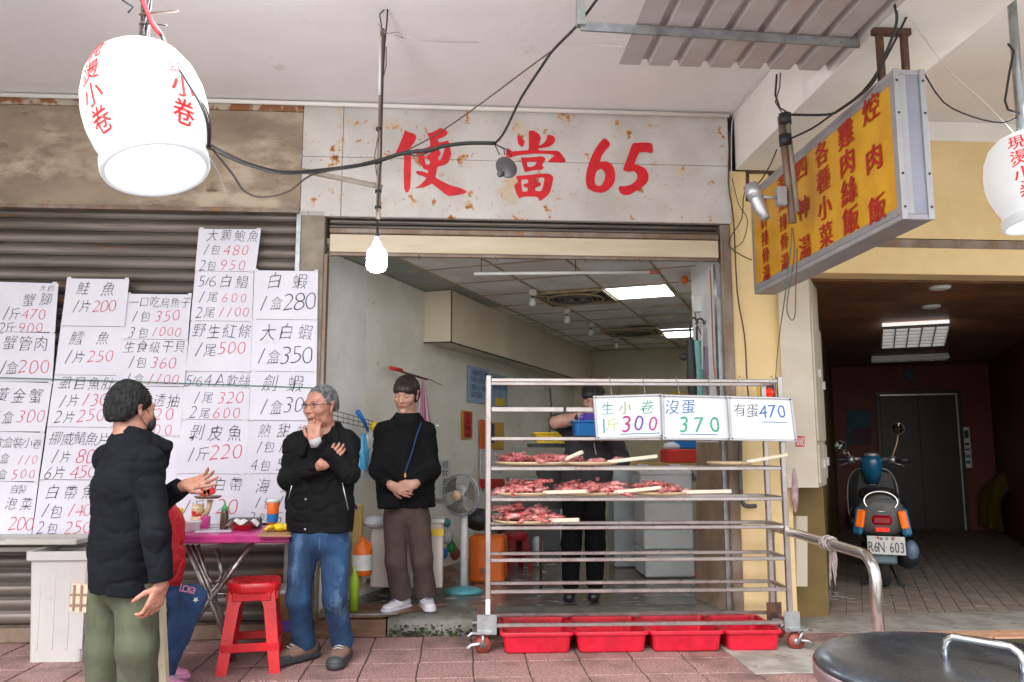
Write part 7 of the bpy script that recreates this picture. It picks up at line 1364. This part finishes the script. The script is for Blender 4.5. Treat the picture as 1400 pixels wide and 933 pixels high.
# small jars on a shelf at left wall behind rack
sh2 = thing('wall_shelf', 'small wooden shelf with jars on the left wall behind the rack', 'shelf', tuple(onwall(700, 728, .15)))
part('shelf_plank', MB().box(onwall(712, 722, .15), (.9, .22, .025), mat=Matrix.Rotation(math.atan2(WD.y, WD.x), 3, 'Z')), m['wooddk'], sh2); part('bracket', MB().box(onwall(690, 726, .10), (.02, .16, .08), mat=Matrix.Rotation(math.atan2(WD.y, WD.x), 3, 'Z')), m['dkmetal'], sh2)
for i, (x, mm, r, h_, nm) in enumerate(((681, 'whp', .07, .14, 'white plastic tub'), (692, 'org', .05, .14, 'orange and white tin'), (702, 'whp', .04, .16, 'white jar'), (710, 'tealp', .04, .17, 'blue jar'), (720, 'org', .045, .16, 'orange jar'))):
    p = onwall(x, 722, .16); p.z += .013; single('jar', MB().lathe([(0, 0), (r, 0), (r, h_ * .85), (r * .8, h_ * .9), (r * .8, h_), (0, h_)], p, 14), m[mm], nm + ' on the small wall shelf behind the rack', 'jar')
single('water_bottle', MB().lathe([(0, 0), (.05, 0), (.05, .24), (.03, .27), (0, .28)], (at(735, 765, 2.2).x, 2.2, SZ), 14), m['fridges'], 'pale blue bottle standing in front of the fridge', 'bottle')
# yellow and blue baskets near the worker
def basket(c, w_, d_, h_, mat, name, label, rz=0):
    b = MB(); rs = [rng_(w_ * .42, d_ * .42, 0, .02), rng_(w_ / 2 - .01, d_ / 2 - .01, h_ - .015, .03), rng_(w_ / 2 + .008, d_ / 2 + .008, h_ - .012, .03), rng_(w_ / 2 + .008, d_ / 2 + .008, h_, .03), rng_(w_ / 2 - .014, d_ / 2 - .014, h_, .03), rng_(w_ * .40, d_ * .40, .008, .02)]
    Mx = Matrix.Rotation(rz, 3, 'Z'); b.add([Vector(c) + Mx @ Vector(p) for r in rs for p in r], [(i * 16 + k, i * 16 + (k + 1) % 16, (i + 1) * 16 + (k + 1) % 16, (i + 1) * 16 + k) for i in range(5) for k in range(16)] + [tuple(range(15, -1, -1)), tuple(range(80, 96))]); return single(name, b, mat, label, 'basket')
p = at(757, 606, .85); basket((p.x, .85, p.z), .34, .26, .085, m['yel'], 'yellow_basket', 'shallow yellow plastic basket left of the worker'); 
ct = thing('work_counter', 'low steel work counter beside the worker behind the rack', 'counter', (p.x, .9, SZ)); part('counter_top', MB().box((p.x - .02, .9, p.z - .02), (.36, .3, .03), bev=.005), m['blk'], ct); part('pedestal', MB().box((p.x, .95, (p.z + SZ) / 2 + .25), (.22, .2, .38)), m['blk'], ct)
for s in (-1, 1): part('leg', MB().tube([(p.x + s * .1, .95, SZ), (p.x + s * .1, .95, p.z - .4)], .012, 6), m['dkmetal'], ct)
p = at(806, 596, .24); basket((p.x, .26, p.z), .26, .22, .11, m['blu'], 'blue_basket', 'blue plastic basket held by the worker')
# foam box stack
pz = [(640, 672, 874, 950), (672, 702, 880, 948), (702, 740, 882, 950), (740, 789, 882, 950)]; ys = 1.45
ordn = ('topmost', 'second', 'third', 'bottom')
zb0 = SZ
levels = [at(910, y, ys).z for y in (642, 680, 718, 752)] + [SZ]
for i in range(4):
    z1_, z0_ = levels[i], levels[i + 1]; a, c = at(877 + (4 if i else 0), 700, ys), at(948, 700, ys); t = thing('foam_box', '%s white foam box in the stack behind the rack' % ordn[i], 'box', ((a.x + c.x) / 2, ys + .2, z0_ + .002), -.05 + .04 * (i % 2), 'stacked white foam boxes'); H_ = z1_ - z0_
    part('box_body', MB().box((0, 0, H_ * .4), (c.x - a.x, .42, H_ * .78), bev=.012), m['styro'], t, local=True); part('lid', MB().box((0, 0, H_ * .88), (c.x - a.x + .008, .43, H_ * .19), bev=.012), m['styro'], t, local=True)
p = at(912, 640, ys); single('plastic_wrap', MB().grid(lambda u, v: (p.x + (u - .45) * .52, ys + .2 + (v - .5) * .44, levels[0] + .012 + .03 * math.sin(u * 11) * math.cos(v * 8) ** 2 - .12 * max(0, u - .85) * 6), 16, 10), m['bag'], 'thin clear plastic wrap spread over the foam boxes', 'plastic wrap')
# back counter, crates, door, clock
def onbk(px, py, l=.0): n = Vector(((B1 - W1).normalized().y, -(B1 - W1).normalized().x, 0)); return onpl(px, py, Vector((W1.x, W1.y, 0)) + n * l, n)
bs = thing('back_shelf', 'pale counter shelf at the back right of the shop', 'shelf', (at(925, 640, 2.0).x, 2.1, SZ))
a, c = at(858, 633, 2.0), at(960, 633, 2.0); part('shelf_top', MB().box(((a.x + c.x) / 2, 2.15, a.z - .015), (c.x - a.x, .4, .03)), m['straw'], bs)
part('side_panel', MB().box((a.x + .12, 2.2, (a.z + SZ) / 2 - .02), (.5, .3, a.z - SZ - .06)), m['fridges'], bs)
p = at(937, 632, 1.95); single('red_crate', MB().box((p.x, 2.1, p.z + .055), (.34, .3, .13), bev=.012), m['redpap'], 'red plastic crate on the back shelf', 'crate'); single('blue_crate', MB().box((p.x + .05, 2.12, p.z + .17), (.26, .26, .09), bev=.012), m['blu'], 'blue plastic crate on top of the red crate', 'crate'); single('clear_bag', MB().ball((p.x - .09, 2.05, p.z + .15), (.10, .08, .045), 10), m['bag'], 'clear plastic bag lying over the red crate', 'bag')
dr = thing('inner_door', 'pale panelled door at the back of the shop', 'door', tuple(onbk(822, 600, .03)))
bD = (B1 - W1).normalized(); ra = math.atan2(bD.y, bD.x); n3 = Vector((bD.y, -bD.x, 0)); pA_, pB_ = onbk(788, 600), onbk(842, 600); zdt = onbk(815, 521).z; mid_ = (pA_ + pB_) / 2; wdd = (pB_ - pA_).length
part('door_leaf', MB().box(Vector((mid_.x, mid_.y, (zdt + SZ) / 2)) + n3 * .03, (wdd, .04, zdt - SZ), rz=ra), m['soffit'], dr)
for s in (-1, 1): part('door_jamb', MB().box(Vector((mid_.x, mid_.y, (zdt + SZ) / 2)) + n3 * .04 + Vector((bD.x, bD.y, 0)) * s * (wdd / 2 + .03), (.06, .07, zdt - SZ), rz=ra), m['backwall'], dr)
part('panel', MB().box(Vector((mid_.x, mid_.y, zdt - .4)) + n3 * .055, (wdd * .6, .015, .5), rz=ra, bev=.005), m['soffit'], dr)
pc = onbk(926, 553, .05); ck = thing('wall_clock', 'round yellow rimmed wall clock partly hidden behind the whiteboards', 'clock', tuple(pc)); MR = Matrix.Rotation(ra, 3, 'Z') @ Matrix.Rotation(R_(90), 3, 'X'); rC = (onbk(944, 553).x - onbk(908, 553).x) / 2 / math.cos(ra)
part('rim', MB().lathe([(rC * .84, 0), (rC, 0), (rC, .03), (rC * .86, .045), (rC * .84, .03)], pc, 28, MR), m['yel'], ck); part('clock_face', MB().lathe([(0, .02), (rC * .85, .02)], pc, 28, MR), m['whp'], ck)
for a_, l in ((R_(-60), .6), (R_(120), .45)): part('hand', MB().tube([pc + MR @ Vector((0, 0, .026)), pc + MR @ Vector((rC * l * math.cos(a_), rC * l * math.sin(a_), .026))], .006, 4), m['blk'], ck)
b = MB(); fc_ = lambda u, v, l=0.: pc + MR @ Vector((u, v, .022 + l))
for k in range(12): a_ = R_(90 - k * 30); write(b, str(k or 12), fc_, rC * .68 * math.cos(a_) - .03, rC * .68 * math.cos(a_) + .03, rC * .68 * math.sin(a_), .05, off=0)
part('numerals', b, m['ink'], ck)
cn = thing('wall_conduit', 'thin grey cable dropping down the left wall near the corner', 'cable', tuple(onwall(748, 560, .03))); part('cable', MB().tube([onwall(752, 530, .03), onwall(754, 560, .03), onwall(751, 600, .03)], .010, 6), m['scgrey'], cn); part('junction_box', MB().box(onwall(748, 530, .03), (.08, .05, .10), rz=math.atan2(WD.y, WD.x)), m['wbox'], cn)
# umbrellas at the right return
uy = .30
def umb(x0, y0, x1, y1, r, mat, label, hook=True):
    a, c = at(x0, y0, uy), at(x1, y1, uy); t = thing('hanging_umbrella', label, 'umbrella', tuple(c)); b = MB(); pts = [a.lerp(c, k / 10) for k in range(11)]; n = 14; V = []
    for k, p in enumerate(pts):
        R0 = r * (.35 + .65 * math.sin(math.pi * min(1, .18 + k / 13)) )* (1 if k < 10 else .3)
        for j in range(n): a_ = 2 * math.pi * j / n; q = R0 * (1 + .22 * math.cos(a_ * 5 + k * .4)); V.append(p + Vector((q * math.cos(a_), q * .7 * math.sin(a_), 0)))
    b.add(V, [(i * n + j, i * n + (j + 1) % n, (i + 1) * n + (j + 1) % n, (i + 1) * n + j) for i in range(10) for j in range(n)], True); part('canopy', b, mat, t)
    if hook: part('handle', MB().tube([a + Vector((0, 0, -.04)), a + Vector((0, 0, .14)), a + Vector((.012, 0, .165)), a + Vector((.035, 0, .172)), a + Vector((.055, 0, .155)), a + Vector((.06, 0, .13))], .008, 7), m['blk'], t)
umb(944, 465, 949, 562, .040, m['umbk'], 'black folded umbrella hanging at the right side of the opening'); umb(953, 466, 956, 562, .036, m['umbt'], 'teal dotted folded umbrella hanging beside the black one'); umb(968, 474, 976, 562, .042, m['umbp'], 'mauve folded umbrella hanging nearest the steel post')
single('black_flap', MB().ball(at(936, 488, uy), (.045, .02, .03), 8), m['umbk'], 'loose flap of dark cloth hanging left of the black umbrella', 'cloth')
th_ = thing('towel_hanger', 'bent silver towel hanger holding the umbrellas', 'hanger', tuple(at(955, 440, uy)))
part('bar', MB().tube([at(945, 452, uy), at(955, 442, uy), at(968, 438, uy), at(978, 436, uy), at(985, 442, uy), at(986, 470, uy)], .006, 6), m['alu'], th_); part('bar', MB().tube([at(969, 436, uy), at(969, 500, uy - .01), at(960, 505, uy - .01), at(960, 448, uy)], .006, 6), m['whp'], th_)
jb = thing('switch_box', 'small white electric switch box on the right inner wall', 'switch box', tuple(at(952, 418, .5))); part('case', MB().box(at(953, 416, .45), (.07, .06, .13), bev=.006), m['whp'], jb); part('cable', MB().tube([at(950, 428, .44), at(953, 445, .42), at(960, 460, .4)], .006, 6), m['umbp'], jb)
part('orange_cap', MB().ball(at(936, 383, .8), .035, 10), m['org'], jb)
cable('thin_wire', [at(971, 370, .04), at(973, 420, .04), at(976, 500, .04), at(984, 560, .04)], .005, m['oldred'], 'reddish pipe running down the inner right wall', 'pipe')
bw_ = at(980, 715, .02); b = MB(); b.slab([Vector((at(952, 815, .5).x, .5, SZ)), Vector((1.875, -.03 + .08, SZ)), Vector((1.875, .05, at(1000, 605, .05).z)), Vector((at(952, 600, .5).x, .5, at(952, 605, .5).z))], .02); single('brown_board', b, M('brown_stained_board', (.30, .22, .14), .7, col2=(.20, .14, .09), scale=4), 'tall brown stained board leaning inside the right side of the opening', 'board')
p = at(908, 780, 1.3); bq = thing('floor_brush', 'red and green brush lying by the foam boxes', 'brush', tuple(at(958, 785, .9))); part('head', MB().box(at(957, 786, .9), (.06, .05, .07), mat=Matrix.Rotation(.6, 3, 'Y')), m['redpap'], bq); part('collar', MB().box(at(961, 773, .9), (.04, .035, .05), mat=Matrix.Rotation(.3, 3, 'Y')), m['grn'], bq); part('handle', MB().tube([at(961, 768, .9), at(962, 720, .9)], .010, 6), m['whp'], bq)
# plastic bag beside cabinet
single('plastic_bag', MB().ball(at(1086, 668, -.04), (.028, .02, .17), 12), M('cloudy_pink_bag', (.5, .36, .36), .35, col2=(.36, .2, .22), scale=16, bump=.8, bscale=40), 'cloudy plastic bag with pink things hanging below the beige cabinet', 'bag')
single('white_ground_litter', MB().ball(on(1104, 762, .02), (.03, .02, .02), 8), m['whp'], 'small white piece of litter on the lobby floor', 'litter')
# ================================================================== SCOOTERS
def scooter():
    c = on(1218, 806, 0); rz = R_(-25); t = thing('scooter', 'dusty blue and grey motor scooter parked with its back to the camera', 'scooter', (c.x, c.y + .12, 0), rz); L = dict(local=True); s = 1.0
    part('tyre', MB().lathe([(.12, -.045), (.19, -.052), (.225, -.035), (.235, 0), (.225, .035), (.19, .052), (.12, .045)], (0, .0, .235), 28, Matrix.Rotation(R_(90), 3, 'Y')), m['rubber'], t, **L)
    ty = part('rim', MB().lathe([(0, -.03), (.12, -.04), (.12, .04), (0, .03)], (0, 0, .235), 20, Matrix.Rotation(R_(90), 3, 'Y')), m['alu'], t, **L)
    part('front_tyre', MB().lathe([(.12, -.04), (.18, -.045), (.22, 0), (.18, .045), (.12, .04)], (0, 1.22, .22), 24, Matrix.Rotation(R_(90), 3, 'Y')), m['rubber'], t, **L)
    def sec(pts, mat, name, n=20, flat=1.):
        V = []; b = MB()
        for (y, z, hw, hh, p) in pts:
            for k in range(n): a = 2 * math.pi * k / n; cx, sz_ = math.cos(a), math.sin(a); V.append((hw * math.copysign(abs(cx) ** p, cx), y, z + hh * math.copysign(abs(sz_) ** p, sz_)))
        N = len(pts); b.add(V, [(i * n + k, i * n + (k + 1) % n, (i + 1) * n + (k + 1) % n, (i + 1) * n + k) for i in range(N - 1) for k in range(n)] + [tuple(range(n - 1, -1, -1)), tuple(range((N - 1) * n, N * n))], True); return part(name, b, mat, t, **L)
    sec([(-.30, .66, .10, .10, .7), (-.27, .65, .185, .155, .7), (-.15, .63, .215, .17, .75), (.1, .60, .20, .18, .8), (.35, .56, .16, .17, .8), (.5, .5, .12, .13, .8)], m['scgrey'], 'tail_body')
    for sx in (-1, 1):
        b = MB(); b.grid(lambda u, v: (sx * (.150 + .085 * math.sin(math.pi * (.15 + .7 * v)) + .008), -.285 + u * .62 + .04 * v, .47 + .33 * v - .07 * u), 8, 8); part('side_cover', b, m['scblue'], t, **L)
        part('indicator', MB().box((sx * .172, -.296, .625), (.072, .03, .155), mat=Matrix.Rotation(sx * -.16, 3, 'Y') @ Matrix.Rotation(sx * .5, 3, 'Z'), bev=.012), m['orl'], t, **L)
        part('blue_trim', MB().box((sx * .185, -.262, .60), (.09, .05, .24), mat=Matrix.Rotation(sx * -.16, 3, 'Y') @ Matrix.Rotation(sx * .5, 3, 'Z'), bev=.02), m['scblue'], t, **L)
    part('tail_light', MB().box((0, -.30, .615), (.165, .05, .085), bev=.022), m['redl'], t, **L); part('reflector', MB().box((.0, -.318, .535), (.11, .012, .035), bev=.004), m['redr'], t, **L)
    pl_ = part('number_plate', MB().box((.02, -.345, .405), (.30, .006, .155), mat=Matrix.Rotation(R_(-8), 3, 'X'), bev=.003), m['plate'], t, **L); fn = lambda u, v, l=0.: Vector((.02, -.345, .405)) + Matrix.Rotation(R_(-8), 3, 'X') @ Vector(((u - .5) * .30, -.004 - l, (v - .5) * .155))
    b = MB(); write(b, 'R6N·603', fn, .03, .98, .40, .56, off=0, asp=.52, wsc=.60, lift=.002); I = 1; part('lettering', b, m['ink'], pl_, **L); b = MB(); write(b, '臺灣省', fn, .3, .75, .86, .16, off=0, asp=.52, lift=.002); part('lettering', b, m['ink'], pl_, **L)
    for sx in (-.06, .06): part('plate_bolt', MB().ball((.02 + sx, -.352, .47), .010, 8), m['org'], pl_, **L)
    part('rear_fender', MB().box((0, -.28, .30), (.21, .03, .12), mat=Matrix.Rotation(R_(-12), 3, 'X'), bev=.02), M('blue_grey_fender', (.10, .16, .19), .5), t, **L)
    sec([(-.22, .80, .10, .04, .8), (-.15, .815, .16, .06, .8), (.1, .82, .17, .065, .8), (.38, .80, .14, .06, .8), (.48, .79, .08, .04, .8)], m['scdark'], 'seat')
    part('grab_rail', MB().tube([(.135 * math.cos(a), -.27 + .02 * math.sin(a), .775 + .085 * math.sin(a)) for a in [i * math.pi / 14 for i in range(28)]], .011, 8, closed=True), m['chrome'], t, **L); part('rail_fill', MB().ball((0, -.24, .77), (.125, .02, .075), 16), m['scdark'], t, **L)
    b = MB(); out = []
    for k in range(24): a = 2 * math.pi * k / 24; x = math.cos(a); z = math.sin(a); out.append((.235 * math.copysign(abs(x) ** .5, x) * (1 - .12 * max(0, z)), .74 + .30 * math.copysign(abs(z) ** .6, z)))
    b.add([(x, .80 + .06 * (x / .23) ** 2, z) for x, z in out] + [(x, .85 + .06 * (x / .23) ** 2, z) for x, z in out], [tuple(range(24)), tuple(range(47, 23, -1))] + [(k, k + 24, (k + 1) % 24 + 24, (k + 1) % 24) for k in range(24)]); part('leg_shield', b, m['scdark'], t, **L)
    part('shield_trim', MB().tube([(x * 1.01, .80 + .06 * (x / .23) ** 2, z) for x, z in out], .007, 6, closed=True), m['alu'], t, **L); part('paper_tag', MB().box((.0, .785, .895), (.055, .006, .05)), m['whp'], t, **L)
    sec([(.55, .30, .13, .03, .7), (.8, .28, .14, .04, .7)], m['scdark'], 'floorboard'); sec([(1.0, .55, .04, .30, .8), (1.12, .42, .12, .16, .8), (1.3, .42, .10, .10, .8)], m['scblue'], 'front_fender')
    b = MB(); b.tube([(0, .80, .90), (0, .76, 1.02), (0, .72, 1.12), (0, .74, 1.17)], [.07, .10, .105, .075], 16); part('handlebar_cover', b, m['scblue'], t, **L); part('speedometer', MB().ball((0, .69, 1.17), (.075, .05, .025), 14), m['alu'], t, **L)
    for sx in (-1, 1):
        part('handlebar', MB().tube([(sx * .05, .74, 1.12), (sx * .16, .73, 1.13), (sx * .22, .71, 1.12)], .020, 8), m['alu'], t, **L); part('grip', MB().tube([(sx * .20, .71, 1.12), (sx * .34, .66, 1.12)], .022, 10), m['scdark'], t, **L); part('switch_unit', MB().tube([(sx * .16, .73, 1.125), (sx * .22, .71, 1.12)], .038, 12), m['alu'], t, **L)
        part('brake_lever', MB().tube([(sx * .18, .77, 1.10), (sx * .30, .76, 1.06)], .007, 6), m['alu'], t, **L)
        e = (sx * (.26 if sx > 0 else .28), .73, 1.38 if sx > 0 else 1.20); part('mirror_stem', MB().tube([(sx * .19, .73, 1.14), (sx * .21, .73, 1.2), (sx * .24, .73, 1.28 if sx > 0 else 1.18), e], .006, 6), m['catm'], t, **L); mr = part('mirror', MB().lathe([(0, -.012), (.05, -.008), (.062, 0), (.062, .006), (0, .006)], (e[0], e[1], e[2] + .05), 20, Matrix.Rotation(R_(90 if sx > 0 else 80), 3, 'X') @ Matrix.Rotation(R_(sx * -18), 3, 'Y'), sx=1.0), m['alu'], t, **L)
        part('mirror_glass', MB().lathe([(0, .0), (.056, .0)], (e[0] - 0.002, e[1] - .009, e[2] + .05), 20, Matrix.Rotation(R_(90 if sx > 0 else 80), 3, 'X') @ Matrix.Rotation(R_(sx * -18), 3, 'Y')), m['mirror'], mr, **L)
    part('muffler', MB().tube([(.19, .25, .22), (.20, -.05, .26), (.22, -.26, .33)], [.06, .085, .08], 14), m['scdark'], t, **L); part('muffler_cap', MB().ball((.225, -.24, .36), (.06, .06, .09), 12), M('blue_grey_cap', (.12, .17, .25), .35), t, **L)
    part('engine', MB().box((.0, .2, .30), (.22, .4, .16), bev=.03), m['scdark'], t, **L)
    for sx in (-1, 1): part('kickstand', MB().tube([(sx * .05, .12, .25), (sx * .13, .05, .03), (sx * .17, .03, .015)], .012, 6), m['scdark'], t, **L)
scooter()
c = on(1395, 738, 0); t = thing('covered_scooter', 'scooter under a yellow rain cover at the dark right edge of the lobby', 'scooter', (c.x + .25, c.y + .1, 0), R_(-20))
hR = .98
def cov(u, v):
    a = math.pi * (u - .0); x = -.42 * math.cos(a); z = hR * (math.sin(a) ** .55) * (1 - .25 * (v - .35) ** 2 * 4) ; return (x * (1 + .1 * math.sin(v * 20 + u * 9)), -.3 + v * 1.5 + .03 * math.sin(u * 18), max(.10, z + .03 * math.sin(u * 22 + v * 7)))
part('rain_cover', MB().grid(cov, 26, 12), m['yelcov'], t, local=True); part('black_body', MB().ball((.06, -.26, .52), (.30, .14, .40), 16), m['scdark'], t, local=True); part('wheel', MB().lathe([(0, -.04), (.22, -.04), (.22, .04), (0, .04)], (0, -.1, .22), 20, Matrix.Rotation(R_(90), 3, 'Y')), m['rubber'], t, local=True); part('chrome_strip', MB().box((-.02, -.41, .42), (.1, .02, .02)), m['chrome'], t, local=True)
# dark clutter by the elevator wall at left
c = on(1150, 722, 0); single('dark_bag', MB().ball((c.x + .1, c.y - .6, .22), (.22, .2, .22), 12), m['notice'], 'dark blue bag lying on the lobby floor behind the scooter', 'bag')
# point lights added above the two lanterns to brighten the ceiling
def lamp(c, e, r, col=(.93, .97, 1)):
    d = bpy.data.lights.new('ceiling_fill', 'POINT'); d.energy = e; d.shadow_soft_size = r; d.color = col; o = bpy.data.objects.new('ceiling_fill', d); o.location = c; sc.collection.objects.link(o)
lamp(tuple(c1 + Vector((.16, .10, .36))), 26, .22); lamp(tuple(c2 + Vector((.02, .03, .34))), 2.5, .08)
